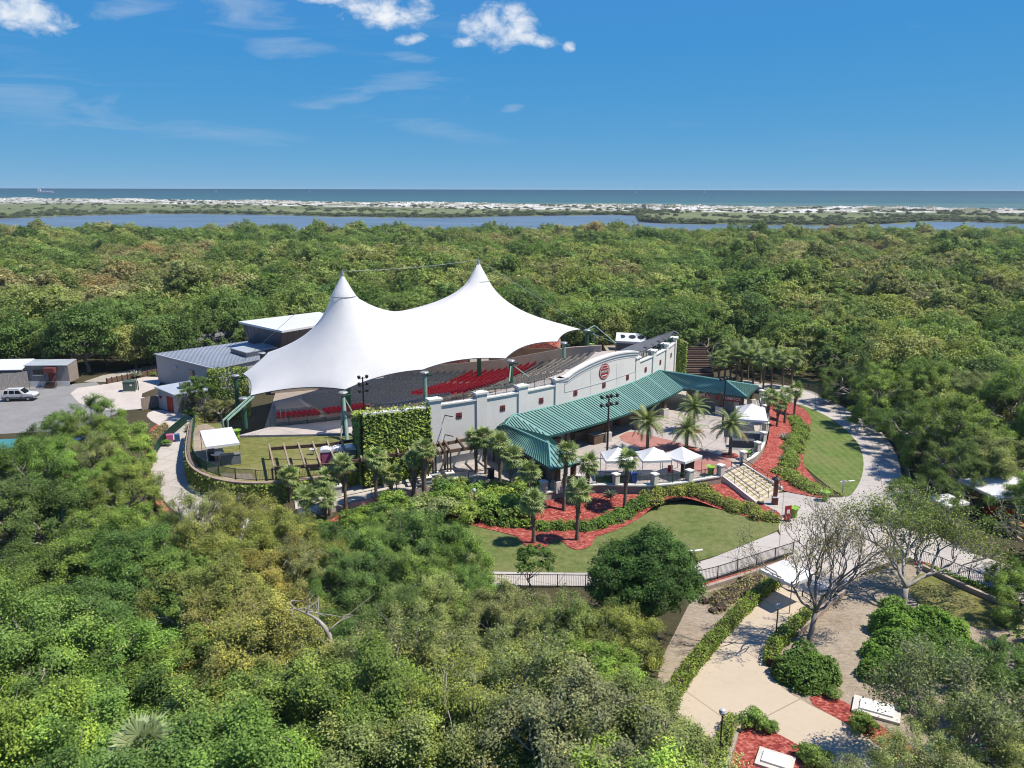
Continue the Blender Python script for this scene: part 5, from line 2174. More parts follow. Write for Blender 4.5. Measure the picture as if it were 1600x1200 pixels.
    mb.build('edge_cable', 'grey_dark', e)
    # seam rings and tips
    for m in M:
        for rr, w in ((1.55, 0.07),):
            mb = MB()
            q = 40
            for i in range(q):
                a0, a1 = 2 * PI * i / q, 2 * PI * (i + 1) / q
                mb.bar(tuv(m[0] + rr * math.cos(a0), m[1] + rr * math.sin(a0), cone(rr) + 0.02), tuv(m[0] + rr * math.cos(a1), m[1] + rr * math.sin(a1), cone(rr) + 0.02), w, w)
            mb.build('seam_ring', 'steel_grey', e)
        mb = MB()
        mb.tube([tuv(*m, 0.5), tuv(*m, ZP - 0.5)], [0.35, 0.22], 8)
        mb.build('mast', 'steel_green', e)
        MB().tube([tuv(*m, ZP - 0.35), tuv(*m, ZP - 0.05), tuv(*m, ZP + 0.3)], [0.26, 0.16, 0.07], 8).build('mast_cap', 'steel_grey', e)
    # cables
    pk = [tuv(*m, ZP + 0.1) for m in M]

    def cable(a, b, r=0.035, sag=0.0):
        pts = [tuple(Vector(a).lerp(Vector(b), t / 8) - Vector((0, 0, sag * 4 * (t / 8) * (1 - t / 8)))) for t in range(9)]
        MB().tube(pts, r, 5).build('guy_cable', 'cable', e)

    cable(pk[0], pk[1], 0.028, 0.3)
    cable(pk[0], tuv(-17.0, -17.0, 7.0), 0.025)
    cable(pk[1], tuv(7.5, 30.5, 7.6), 0.025)
    cable(pk[1], tuv(-16.0, 22.0, 7.0), 0.025)
    # perimeter columns with bracket heads; floor level differs round the bowl
    for i, (u, v, z) in enumerate(CORN):
        base = 2.1 if i in (0, 10, 11) else (6.6 if i in (3, 4) else 3.0)
        if i in (1, 2):
            base = 5.2
        ou, ov = u * 1.06, v * 1.035
        mb = MB()
        mb.tube([tuv(ou, ov, base), tuv(ou, ov, z - 0.35)], [0.30, 0.26], 10)
        mb.build('column', 'steel_green' if i not in (1, 3) else 'pale_green', e)
        hd = MB()
        hd.lathe([(0.28, z - 0.55), (0.45, z - 0.32), (0.56, z - 0.18), (0.45, z - 0.08), (0.15, z - 0.02)], tuv(ou, ov, 0), 14)
        h_ = hd.build('bracket_head', 'steel_grey', e)
        hb = MB()
        for s in (-1, 1):
            d = (TU * (0.6 * s) + TV * (0.8)) * 1.0
            p = Vector(tuv(ou, ov, z - 0.55))
            hb.bar(p, p + d * 0.9, 0.22, 0.26)
        hb.build('bracket_arm', 'steel_green', h_)
    # raking legs beside the front columns
    for (u, v, z, b, sp_) in ((7.4, -17.4, 7.0, 2.1, 1.6), (14.4, 2.4, 8.7, 6.6, 1.8)):
        for s in (-1, 1):
            a = tuv(u * 1.06, v * 1.035, z - 0.3)
            c = tuv(u * 1.06 + 1.4, v * 1.035 + s * sp_, b)
            MB().tube([a, c], 0.09, 6).build('raking_leg', 'pale_green', e)
    MB().tube([tuv(7.8, -18.0, 6.9), tuv(9.9, -19.2, 2.1)], 0.20, 8).build('raking_leg', 'pale_green', e)
    # tie-down frame off the right corner
    a, b, c = tuv(9.0, 26.0, 9.0), tuv(6.5, 31.5, 8.8), tuv(11.5, 30.5, 6.7)
    for p, q in ((a, b), (a, c), (b, c)):
        MB().bar(p, q, 0.12, 0.12).build('tie_frame', 'pale_green', e)
    for p in (b, c):
        MB().bar(p, (p[0], p[1], 3.0), 0.14, 0.14).build('tie_post', 'pale_green', e)
    # left corner: inclined portal leg
    p = (*(-31.08, 84.03), 6.3)
    q = (*(-32.07, 84.79), 2.0)
    tip = tuv(-2.6, -24.0, 5.9)
    for w in (0.0, 0.45):
        o = Vector((w, w * 0.5, 0))
        k = Vector((q[0], q[1], 5.0)) + o
        MB().bar(Vector(tip) + o, k, 0.16, 0.16).build('portal_beam', 'pale_green', e)
        MB().bar(k, Vector(q) + o, 0.16, 0.16).build('portal_leg', 'pale_green', e)
    return e


big_tent()


# ---------------------------------------------------------------- ramp, upper lawn and its ivy retaining wall
def ramp():
    F = [(*(-20.05, 69.21), 0.1), (*(-16.04, 71.62), 0.5), (*(-11.33, 73.31), 1.0), (*(-7.04, 74.67), 1.4), (*(-2.11, 76.65), 1.62)]
    K = [(*(-21.78, 74.62), 0.1), (*(-17.45, 76.37), 0.5), (*(-12.09, 78.72), 1.0), (*(-7.49, 79.94), 1.4), (*(-3.63, 82.02), 1.62)]
    mb = MB()
    n = 5
    mb.v = F + K + [(p[0], p[1], -0.01) for p in F] + [(p[0], p[1], -0.01) for p in K]
    for i in range(4):
        mb.f += [(i, i + 1, n + i + 1, n + i), (2 * n + i, 2 * n + i + 1, i + 1, i)]
    tag(mb.build('ramp', 'ramp_concrete'), kind='structure')
    fence('handrail', F, 0.9, 'thin brown handrail along the front of the ramp under the pergola', 'timber', 2.6, 0, cat='handrail')
    return F, K


RF, RK = ramp()
IVY = smooth_line([(-39.16, 93.82), (-36.87, 87.16), (-35.05, 82.17), (-32.98, 78.07), (-30.27, 75.23), (-27.16, 73.60), (-23.84, 73.40), (-19.19, 74.96), (-14.29, 78.12), (-10.93, 80.51), (-8.64, 82.17)], 2)
lawn_poly = IVY + [sp(39.2, -47), sp(39.3, -55)] + [sp(39.4, -62), sp(39.4, -70), sp(39.4, -74)] + [(-35.76, 94.89)]
mb = MB()
mb.prism(IVY + [(-9.78, 85.75), (-17.60, 86.99), (-18.87, 88.95), (-31.74, 88.08), (-35.77, 93.79)], -0.015, LAWN_Z)
tag(mb.build('upper_lawn', 'lawn_dry'), kind='structure')
sheet('dirt_patch', [(-38.74, 92.73), (-36.95, 93.80), (-33.04, 87.12), (-29.70, 76.14), (-31.55, 76.91), (-34.25, 81.53)], LAWN_Z + 0.006, 'litter', 1)
sheet('dirt_patch', [(-29.51, 76.14), (-26.26, 76.12), (-25.24, 74.29), (-28.42, 74.31)], LAWN_Z + 0.006, 'litter', 0)


def ivy_retaining():
    e = thing('retaining_wall', (IVY[0][0], IVY[0][1], 0), 'curved ivy-clad retaining wall with a tan cap round the upper lawn', 'wall')
    mb = MB()
    ribbon_wall(mb, offset_line(IVY, -0.2), -0.02, LAWN_Z + 0.05, 0.35)
    mb.build('wall', 'block_wall', e)
    mb = MB()
    ribbon_wall(mb, offset_line(IVY, -0.22), LAWN_Z + 0.05, LAWN_Z + 0.17, 0.5)
    mb.build('coping', 'timber_pale', e)
    r = np.random.default_rng(21)
    pts = resample([(p[0], p[1], 0) for p in IVY], 0.25)
    P, N, T = [], [], []
    for a, b in zip(pts, pts[1:]):
        d = (b - a).normalized()
        nn = Vector((d.y, -d.x, 0))
        for _ in range(38):
            t = r.uniform()
            z = r.uniform(0, 2.02)
            q = a + (b - a) * t + nn * (0.45 + 0.1 * r.uniform())
            P.append((q.x, q.y, z))
            N.append((nn.x, nn.y, 0.8))
            T.append(r.uniform(0.15, 0.85))
    leaf_shell('foliage', P, N, 0.30, 0.22, 'ivy_leaf', e, 22, None, T, spread=0.05)


ivy_retaining()
fence('railing', [(p[0], p[1], LAWN_Z + 0.1) for p in offset_line(IVY, 0.25)][:22], 1.15, 'dark green railing round the left end of the upper lawn', 'fence_green', 2.2, 0.09, pw=0.03)
fence('railing', [(p[0], p[1], LAWN_Z + 0.1) for p in offset_line(IVY, 0.25)][21:], 1.1, 'black picket railing along the front edge of the upper lawn', 'fence_black', 2.2, 0.14)


# ---------------------------------------------------------------- pergolas
def pergola(front, back, zs, n_raft, label, name='pergola', over=0.5):
    """posts stand on `front`; two long beams carry cross rafters"""
    e = thing(name, (front[0][0], front[0][1], zs[0]), label, 'pergola')
    H = 3.0
    A = [Vector((p[0], p[1], z + H)) for p, z in zip(front, zs)]
    Bk = [Vector((p[0], p[1], z + H)) for p, z in zip(back, zs)]
    for p, z in zip(front, zs):
        MB().box((p[0], p[1], z - 0.6), (0.75, 0.75, 1.35), 0.35).build('plinth', 'pale_stone', e)
        MB().box((p[0], p[1], z + 0.75), (0.9, 0.9, 0.1), 0.35).build('plinth_cap', 'trim', e)
        for s in (-0.17, 0.17):
            MB().box((p[0] + s * 0.9, p[1] + s * 0.35, z + 0.85), (0.15, 0.15, H - 0.85)).build('post', 'timber', e)
    for p, z in zip(back, zs):
        MB().box((p[0], p[1], z - 0.6), (0.2, 0.2, H + 0.6), 0.35).build('post', 'timber', e)
    for L in (A, Bk):
        for a, b in zip(L, L[1:]):
            MB().bar(a, b, 0.16, 0.34).build('beam', 'timber', e)
    def along(L, t):
        k = t * (len(L) - 1)
        i = min(int(k), len(L) - 2)
        return L[i].lerp(L[i + 1], k - i)
    for i in range(n_raft):
        t = i / (n_raft - 1)
        a, b = along(A, t), along(Bk, t)
        d = (b - a).normalized() * over
        MB().bar(a - d + Vector((0, 0, 0.26)), b + d + Vector((0, 0, 0.26)), 0.16, 0.26).build('rafter', 'timber_pale' if front[0][0] < -18 and i < 12 else 'timber', e)
    return e


PF = [(-23.50, 74.39)] + [(-17.29, 74.11)] + [(-12.56, 75.67)] + [(-7.81, 76.02)]
PB = [(-25.70, 80.40)] + [(-19.51, 80.38)] + [(-13.94, 82.06)] + [(-9.55, 82.72)]
pergola(PF, PB, [0.2, 0.7, 1.1, 1.3], 13, 'long weathered timber pergola over the ramp below the upper lawn')
pergola([(-8.45, 74.77), (-6.30, 75.84), (-0.69, 78.43)], [(-9.07, 76.97), (-6.95, 78.28), (-1.95, 81.25)], [1.4, 1.5, 1.6], 9, 'short dark timber pergola between the ivy wall and the green roof', over=0.2)


# ---------------------------------------------------------------- pop-up tents
def popup(loc, rz, w, d, eave, peak, label, name='canopy_tent', legs=True, flat=False, valance=0.25):
    e = thing(name, loc, label, 'canopy', None, rz)
    mb = MB()
    k = 6
    hw, hd = w / 2, d / 2
    cor = [(-hw, -hd), (hw, -hd), (hw, hd), (-hw, hd)]
    # gently concave roof faces
    for i in range(4):
        a, b = cor[i], cor[(i + 1) % 4]
        for s in range(k):
            for q in range(k):
                def P(u, t):
                    x = (a[0] + (b[0] - a[0]) * u) * (1 - t)
                    y = (a[1] + (b[1] - a[1]) * u) * (1 - t)
                    z = eave + (peak - eave) * (t ** (1.0 if flat else 1.18)) - 0.06 * 4 * u * (1 - u) * (1 - t)
                    return (x, y, z)
                mb.quad(P(s / k, q / k), P((s + 1) / k, q / k), P((s + 1) / k, (q + 1) / k), P(s / k, (q + 1) / k))
    cv = mb.build('canopy', 'canopy_white', e, local=True)
    mb = MB()
    for i in range(4):
        a, b = cor[i], cor[(i + 1) % 4]
        mb.quad((*a, eave), (*b, eave), (*b, eave - valance), (*a, eave - valance))
    mb.build('valance', 'canopy_white', cv, local=True)
    for (x, y) in cor:
        MB().tube([(x * 0.985, y * 0.985, 0), (x * 0.985, y * 0.985, eave)], 0.035, 6).build('leg', 'steel_grey', e, local=True)
    mb = MB()
    for i in range(4):
        a, b = cor[i], cor[(i + 1) % 4]
        mb.bar((a[0] * .98, a[1] * .98, eave - 0.1), (b[0] * .98, b[1] * .98, eave - 0.1), 0.04, 0.04)
    mb.build('truss', 'steel_grey', e, local=True)
    return e


def mid2(a, b):
    return ((a[0] + b[0]) / 2, (a[1] + b[1]) / 2)


t3f, t3r = (16.66, 75.22), (19.11, 75.84)
ang = math.atan2(t3r[1] - t3f[1], t3r[0] - t3f[0])
c3 = (t3f[0] + 1.5 * math.cos(ang) - 1.5 * math.sin(ang), t3f[1] + 1.5 * math.sin(ang) + 1.5 * math.cos(ang))
popup((*(17.29, 77.06), PLAZA_Z), R(42), 3.0, 3.0, 2.15, 3.1, 'white pop-up tent over a red chair, rightmost of the three on the plaza')
popup((*(14.38, 76.90), PLAZA_Z), R(6), 3.0, 3.0, 2.15, 3.1, 'white pop-up tent, middle one of the three on the plaza')
popup((*(10.76, 76.74), PLAZA_Z), R(4), 3.0, 3.0, 2.15, 3.1, 'white pop-up tent, leftmost of the three on the plaza')
popup((*(28.84, 92.38), PLAZA_Z), R(-14), 3.5, 6.0, 2.3, 3.5, 'long white peaked tent at the right edge of the plaza')
popup((-31.0, 80.6, LAWN_Z), R(26), 3.3, 6.2, 2.5, 2.8, 'white flat-topped canopy over a grey bar at the left end of the upper lawn', flat=True)
popup((*(20.62, 54.36), 0.03), R(-56), 2.9, 2.9, 2.35, 2.75, 'white canopy tent over the tan entry path', flat=True)
popup((47.8, 71.6, 0.03), R(10.8), 7.6, 5.2, 2.6, 3.7, 'big white marquee tent among the trees at the right edge')
popup((*(40.41, 69.05), 0.03), R(20), 2.6, 2.4, 2.2, 2.5, 'small cream canopy half hidden behind the oak at right', flat=True)


def furniture():
    def boxthing(name, p, s, z, rz, m, label, cat, legs=False, top=None):
        e = thing(name, (*p, z), label, cat, None, rz)
        if legs:
            MB().box((0, 0, s[2] - 0.05), (s[0], s[1], 0.05)).build('top', m, e, local=True)
            for i in (-1, 1):
                for j in (-1, 1):
                    MB().box((i * (s[0] / 2 - 0.06), j * (s[1] / 2 - 0.06), 0), (0.05, 0.05, s[2] - 0.05)).build('leg', 'steel_grey', e, local=True)
        else:
            MB().box((0, 0, 0), s).build('body', m, e, local=True)
            MB().box((0, 0, s[2]), (s[0] + 0.08, s[1] + 0.08, 0.05)).build('top', top or m, e, local=True)
        return e
    boxthing('counter', (-29.39, 79.03), (1.9, 0.7, 1.05), LAWN_Z, R(22), 'cover_grey', 'pale grey bar counter under the canopy on the upper lawn', 'counter')
    boxthing('counter', (-32.30, 81.30), (0.6, 3.0, 0.95), LAWN_Z, R(22), 'table_black', 'black side bar under the canopy on the upper lawn', 'counter')
    e = thing('round_table', (*(-31.17, 80.05), LAWN_Z), 'round table with a pale blue top under the lawn canopy', 'table')
    MB().lathe([(0.7, 0.74), (0.72, 0.78), (0.6, 0.80)], (0, 0, 0), 18).build('top', 'galv_roof', e, local=True)
    MB().lathe([(0.25, 0.0), (0.06, 0.06), (0.05, 0.74)], (0, 0, 0), 10).build('pedestal', 'steel_grey', e, local=True)
    boxthing('table', (10.35, 75.09), (2.0, 0.8, 0.85), PLAZA_Z, R(4), 'navy', 'dark blue draped table under the leftmost plaza tent', 'table', top='navy')
    boxthing('table', (13.67, 75.79), (1.8, 0.7, 0.8), PLAZA_Z, R(4), 'counter_pale', 'pale folding table under the middle plaza tent', 'table', True)
    boxthing('table', (27.80, 88.82), (3.2, 0.8, 0.95), PLAZA_Z, R(-8), 'cover_grey', 'grey covered serving table behind the plaza railing under the long tent', 'table')
    boxthing('table', (26.23, 86.44), (2.6, 0.9, 0.8), PLAZA_Z, R(-8), 'grey_dark', 'dark grey covered table beside the tall date palm', 'table')
    boxthing('merchandise_rack', (17.91, 76.87), (1.6, 0.5, 1.4), PLAZA_Z, R(42), 'timber_dark', 'dark rounded display rack under the rightmost plaza tent', 'rack')
    e = thing('folding_chair', (*(16.21, 76.88), PLAZA_Z), 'red folding chair beside the rightmost plaza tent', 'chair')
    MB().box((0, 0, 0.42), (0.5, 0.5, 0.05)).build('seat', 'red_paint', e, local=True)
    MB().box((0, 0.24, 0.45), (0.5, 0.05, 0.6)).build('backrest', 'red_paint', e, local=True)
    for i in (-1, 1):
        for j in (-1, 1):
            MB().box((i * 0.22, j * 0.22, 0), (0.04, 0.04, 0.42)).build('leg', 'steel_grey', e, local=True)
    e = thing('banner', (*(9.72, 74.11), PLAZA_Z + 0.4), 'green swagged banner hung on the railing below the leftmost plaza tent', 'banner')
    mb = MB()
    for i in range(10):
        for j in range(4):
            def Q(u, v):
                return (-1.4 + 2.8 * u, -0.28 - 0.06 * math.sin(u * 9 + v * 4), 0.75 - 0.7 * v - 0.12 * math.sin(PI * ((u * 3) % 1.0)))
            mb.quad(Q(i / 10, j / 4), Q((i + 1) / 10, j / 4), Q((i + 1) / 10, (j + 1) / 4), Q(i / 10, (j + 1) / 4))
    mb.build('cloth', 'steel_green', e, local=True)
    # under the marquee on the right
    boxthing('table', (46.0, 70.0), (2.4, 0.9, 0.85), 0.03, R(-12), 'red_paint', 'red draped table under the marquee at the right edge', 'table')
    boxthing('table', (44.6, 72.0), (1.8, 0.8, 0.8), 0.03, R(-12), 'table_black', 'black draped table at the left side of the marquee', 'table')
    boxthing('cooler', (47.4, 70.2), (1.4, 0.7, 1.0), 0.03, R(-12), 'blue_bin', 'dark blue chest cooler under the marquee at the right edge', 'cooler')
    # bar carts inside the pavilion
    boxthing('bar_cart', (10.06, 88.00), (2.4, 1.0, 1.1), PLAZA_Z, R(38), 'timber', 'brown wooden bar cart under the green roof by the light pole', 'cart', top='counter_pale')


furniture()


# ---------------------------------------------------------------- bins and small street furniture
def lime_bin(loc, label, plant=False):
    e = thing('planter_bin', loc, label, 'bin')
    e.scale = (0.82, 0.82, 0.9)
    b = MB().lathe([(0.34, 0.0), (0.38, 0.05), (0.36, 0.5), (0.46, 0.9), (0.60, 1.02)], (0, 0, 0), 8).build('body', 'lime', e, local=True)
    mb = MB()
    for i in range(8):
        a = 2 * PI * i / 8 + 0.2
        c, s = math.cos(a), math.sin(a)
        mb.add([(0.56 * c - 0.22 * s, 0.56 * s + 0.22 * c, 1.0), (0.56 * c + 0.22 * s, 0.56 * s - 0.22 * c, 1.0), (0.66 * c + 0.2 * s, 0.66 * s - 0.2 * c, 1.1), (0.66 * c - 0.2 * s, 0.66 * s + 0.2 * c, 1.1)], [(0, 1, 2, 3)])
    mb.build('rim_flap', 'lime', b, local=True)
    MB().lathe([(0.52, 0.96), (0.3, 1.0), (0.05, 1.01)], (0, 0, 0), 8).build('opening', 'lime_dark', e, local=True)
    return e


lime_bin((*(-31.65, 87.59), LAWN_Z + 0.1), 'lime green flared bin beside the upper lawn canopy')
lime_bin((*(25.40, 82.00), PLAZA_Z), 'lime green bin at the top of the plaza steps by the date palm')
lime_bin((*(20.37, 77.04), PLAZA_Z), 'lime green bin by the end pillar left of the plaza steps')
lime_bin((*(31.15, 74.17), 0.03), 'lime green bin at the corner of the crescent lawn')
lime_bin((*(26.61, 70.04), 0.03), 'lime green bin behind the red banner stand on the forecourt')
lime_bin((*(12.76, 125.55), 5.0), 'far lime green bin seen just above the facade arch')


def wheelie(loc, label, m='blue_bin', rz=0.3):
    e = thing('wheeled_bin', loc, label, 'bin', None, rz)
    MB().prism([(-0.27, -0.32), (0.27, -0.32), (0.27, 0.32), (-0.27, 0.32)], 0.08, 0.95).build('body', m, e, local=True)
    MB().box((0, 0, 0.95), (0.6, 0.72, 0.1)).build('lid', m, e, local=True)
    for s in (-0.25, 0.25):
        MB().tube([(s - 0.04, 0.3, 0.1), (s + 0.04, 0.3, 0.1)], 0.1, 10).build('wheel', 'rubber', e, local=True)


wheelie((*(45.96, 102.71), 0.03), 'blue bin beside the green fence on the curved path')
wheelie((*(-19.42, 89.13), 2.1), 'blue bin at the foot of the raking tent leg')
wheelie((*(-2.10, 75.91), PLAZA_Z), 'dark blue bin in the shade below the left pavilion wing', 'navy')
wheelie((*(5.68, 84.33), PLAZA_Z), 'blue bin in the shade under the long green roof')
wheelie((*(12.14, 75.07), PLAZA_Z), 'blue bin behind the railing between the left plaza tents')
e = thing('vending_crate', (*(-41.39, 92.64), 0.03), 'magenta and purple crate stand on the path behind the green fence', 'crate')
MB().box((-0.3, 0, 0), (0.75, 0.8, 0.9), 0.4).build('crate', 'pink', e, local=True)
MB().box((0.5, 0.25, 0), (0.6, 0.7, 0.85), 0.4).build('crate', 'blue_cloth', e, local=True)


def banner_stand(loc, label, m, h=1.4, w=0.7):
    e = thing('banner_stand', loc, label, 'sign', None, R(20))
    MB().box((0, 0, 0.1), (w, 0.06, h)).build('panel', m, e, local=True)
    MB().box((0, 0, 0), (w * 0.8, 0.45, 0.08)).build('foot', 'lamp_black', e, local=True)
    MB().box((0, -0.04, h * 0.55), (w * 0.5, 0.02, 0.35)).build('print', 'sign_white', e, local=True)


banner_stand((*(25.71, 69.15), 0.03), 'red printed banner stand on the forecourt below the steps', 'sign_red')
banner_stand((*(24.47, 69.75), 0.05), 'small blue sign at the end of the juniper hedge', 'blue_cloth', 0.7, 0.45)
for (p, lab) in (((33.70, 76.22), 'grey post sign at the tip of the crescent lawn'),):
    e = thing('post_sign', (*p, 0.03), lab, 'sign')
    MB().box((0, 0, 0), (0.06, 0.06, 1.4)).build('post', 'steel_grey', e, local=True)
    MB().box((0, -0.05, 0.9), (0.35, 0.04, 0.5)).build('plate', 'sign_white', e, local=True)
# flat white valve covers in the lawns
for i, (p, lab) in enumerate((((35.58, 79.52), 'two pale slabs set in the tip of the crescent lawn'), ((15.55, 62.70), 'pale slab pair set in the front lawn near the round tree'))):
    e = thing('slab_pair', (*p, 0.03), lab, 'slab')
    for s in (-0.45, 0.45):
        MB().box((s, s * 0.2, 0), (0.75, 0.22, 0.06), 0.3).build('slab', 'trim', e, local=True)


# brown lantern pillar at the foot of the steps
def lantern_pillar():
    e = thing('lantern_post', (*(25.82, 73.20), 0.03), 'reddish brown lantern pillar at the foot of the plaza steps', 'lamp post')
    MB().box((0, 0, 0), (0.5, 0.5, 0.75)).build('base', 'red_brown', e, local=True)
    MB().box((0, 0, 0.75), (0.6, 0.6, 0.08)).build('base_cap', 'trim', e, local=True)
    MB().box((0, 0, 0.83), (0.34, 0.34, 1.75)).build('shaft', 'red_brown', e, local=True)
    MB().lathe([(0.5, 2.58), (0.42, 2.68), (0.1, 2.85), (0.03, 3.05)], (0, 0, 0), 8).build('cap', 'lamp_black', e, local=True)


lantern_pillar()


def globe_lamp(p, label, h=2.6):
    e = thing('globe_lamp', (*p, 0.03), label, 'lamp post')
    MB().tube([(0, 0, 0), (0, 0, 0.2), (0, 0, h)], [0.09, 0.05, 0.045], 8).build('pole', 'lamp_black', e, local=True)
    MB().lathe([(0.06, h), (0.17, h + 0.1), (0.2, h + 0.22), (0.15, h + 0.36), (0.03, h + 0.42)], (0, 0, 0), 12).build('globe', 'globe', e, local=True)


globe_lamp((17.94, 48.44), 'black globe lamp beside the clipped hedge on the entry path')
globe_lamp((11.33, 37.26), 'black globe lamp by the narrow hedge at the bottom fork')
globe_lamp((-3.53, 70.00), 'dark lantern post among the shrubs left of the palms', 2.4)


def flood_pole(p, z, top, label, rows=(0.0, 0.9), nl=4, arm=1.4):
    e = thing('light_pole', (*p, z), label, 'light pole')
    h = top - z
    MB().tube([(0, 0, 0), (0, 0, h)], [0.13, 0.08], 8).build('pole', 'lamp_black', e, local=True)
    MB().box((0, 0, 0), (0.45, 0.45, 0.25)).build('foot', 'pale_stone', e, local=True)
    for dz in rows:
        MB().bar((-arm * 0.6, -arm * 0.35, h - 0.15 - dz), (arm * 0.6, arm * 0.35, h - 0.15 - dz), 0.07, 0.07).build('cross_arm', 'lamp_black', e, local=True)
        for i in range(nl):
            t = -1 + 2 * i / (nl - 1)
            x, y = arm * 0.6 * t, arm * 0.35 * t
            MB().lathe([(0.09, -0.22), (0.2, -0.02), (0.2, 0.12), (0.08, 0.2)], (x + 0.1 * (i % 2), y - 0.1, h + 0.02 - dz), 8).build('floodlight', 'lamp_black', e, local=True)


flood_pole((10.34, 82.12), PLAZA_Z, 8.64, 'black light pole with two rows of floodlights in front of the green roof')
flood_pole((25.78, 93.47), PLAZA_Z, 7.88, 'black light pole in front of the right pavilion wing', (0.0,), 4, 1.2)
flood_pole((-16.97, 87.95), LAWN_Z, 9.30, 'black light pole beside the ivy-covered wall end', (0.0, 0.8, 1.6), 2, 0.6)


# ---------------------------------------------------------------- portable toilets
def toilet(p, label, body, roof, roof2=None):
    e = thing('portable_toilet', (*p, LAWN_Z + 0.02), label, 'toilet', None, R(12))
    b = MB().prism([(-0.55, -0.55), (0.55, -0.55), (0.55, 0.55), (-0.55, 0.55)], 0.0, 1.95).build('cabin', body, e, local=True)
    MB().box((0, -0.56, 0.12), (0.8, 0.04, 1.72)).build('door', body, e, local=True)
    MB().box((0.3, -0.59, 0.95), (0.08, 0.03, 0.14)).build('latch', 'sign_white', e, local=True)
    mb = MB()
    for i in range(8):
        a0, a1 = PI * i / 8, PI * (i + 1) / 8
        mb.quad((-0.62 * math.cos(a0), -0.62, 1.95 + 0.33 * math.sin(a0)), (-0.62 * math.cos(a1), -0.62, 1.95 + 0.33 * math.sin(a1)), (-0.62 * math.cos(a1), 0.62, 1.95 + 0.33 * math.sin(a1)), (-0.62 * math.cos(a0), 0.62, 1.95 + 0.33 * math.sin(a0)))
    for y in (-0.62, 0.62):
        mb.add([(-0.62 * math.cos(PI * i / 8), y, 1.95 + 0.33 * math.sin(PI * i / 8)) for i in range(9)], [tuple(range(9))])
    mb.build('roof', roof, e, local=True)
    MB().tube([(0.42, 0.3, 2.0), (0.42, 0.3, 2.38)], 0.05, 6).build('vent_pipe', 'lamp_black', e, local=True)


for px, lab, bd, rf in (((-19.07, 77.58), 'pink portable toilet with a white roof, leftmost of the row', 'pink', 'toilet_white'),
                        ((-17.90, 77.96), 'grey portable toilet with a white roof beside the pink one', 'toilet_grey', 'toilet_white'),
                        ((-16.72, 78.34), 'grey portable toilet with a white roof next to the teal one', 'toilet_grey', 'toilet_white'),
                        ((-15.63, 78.92), 'portable toilet with a teal roof by the ivy wall end', 'toilet_grey', 'toilet_teal')):
    toilet(px, lab, bd, rf)
e = thing('sprinkler_head', (*(-21.54, 82.06), LAWN_Z), 'small white equipment stand on the dry upper lawn', 'stand')
MB().tube([(0, 0, 0), (0, 0, 1.0)], 0.05, 6).build('post', 'steel_grey', e, local=True)
MB().box((0, 0, 0.55), (0.7, 0.5, 0.1)).build('tray', 'sign_white', e, local=True)
MB().tube([(-0.5, -0.3, 0), (0, 0, 0.5), (0.5, 0.3, 0)], 0.03, 5).build('leg', 'steel_grey', e, local=True)


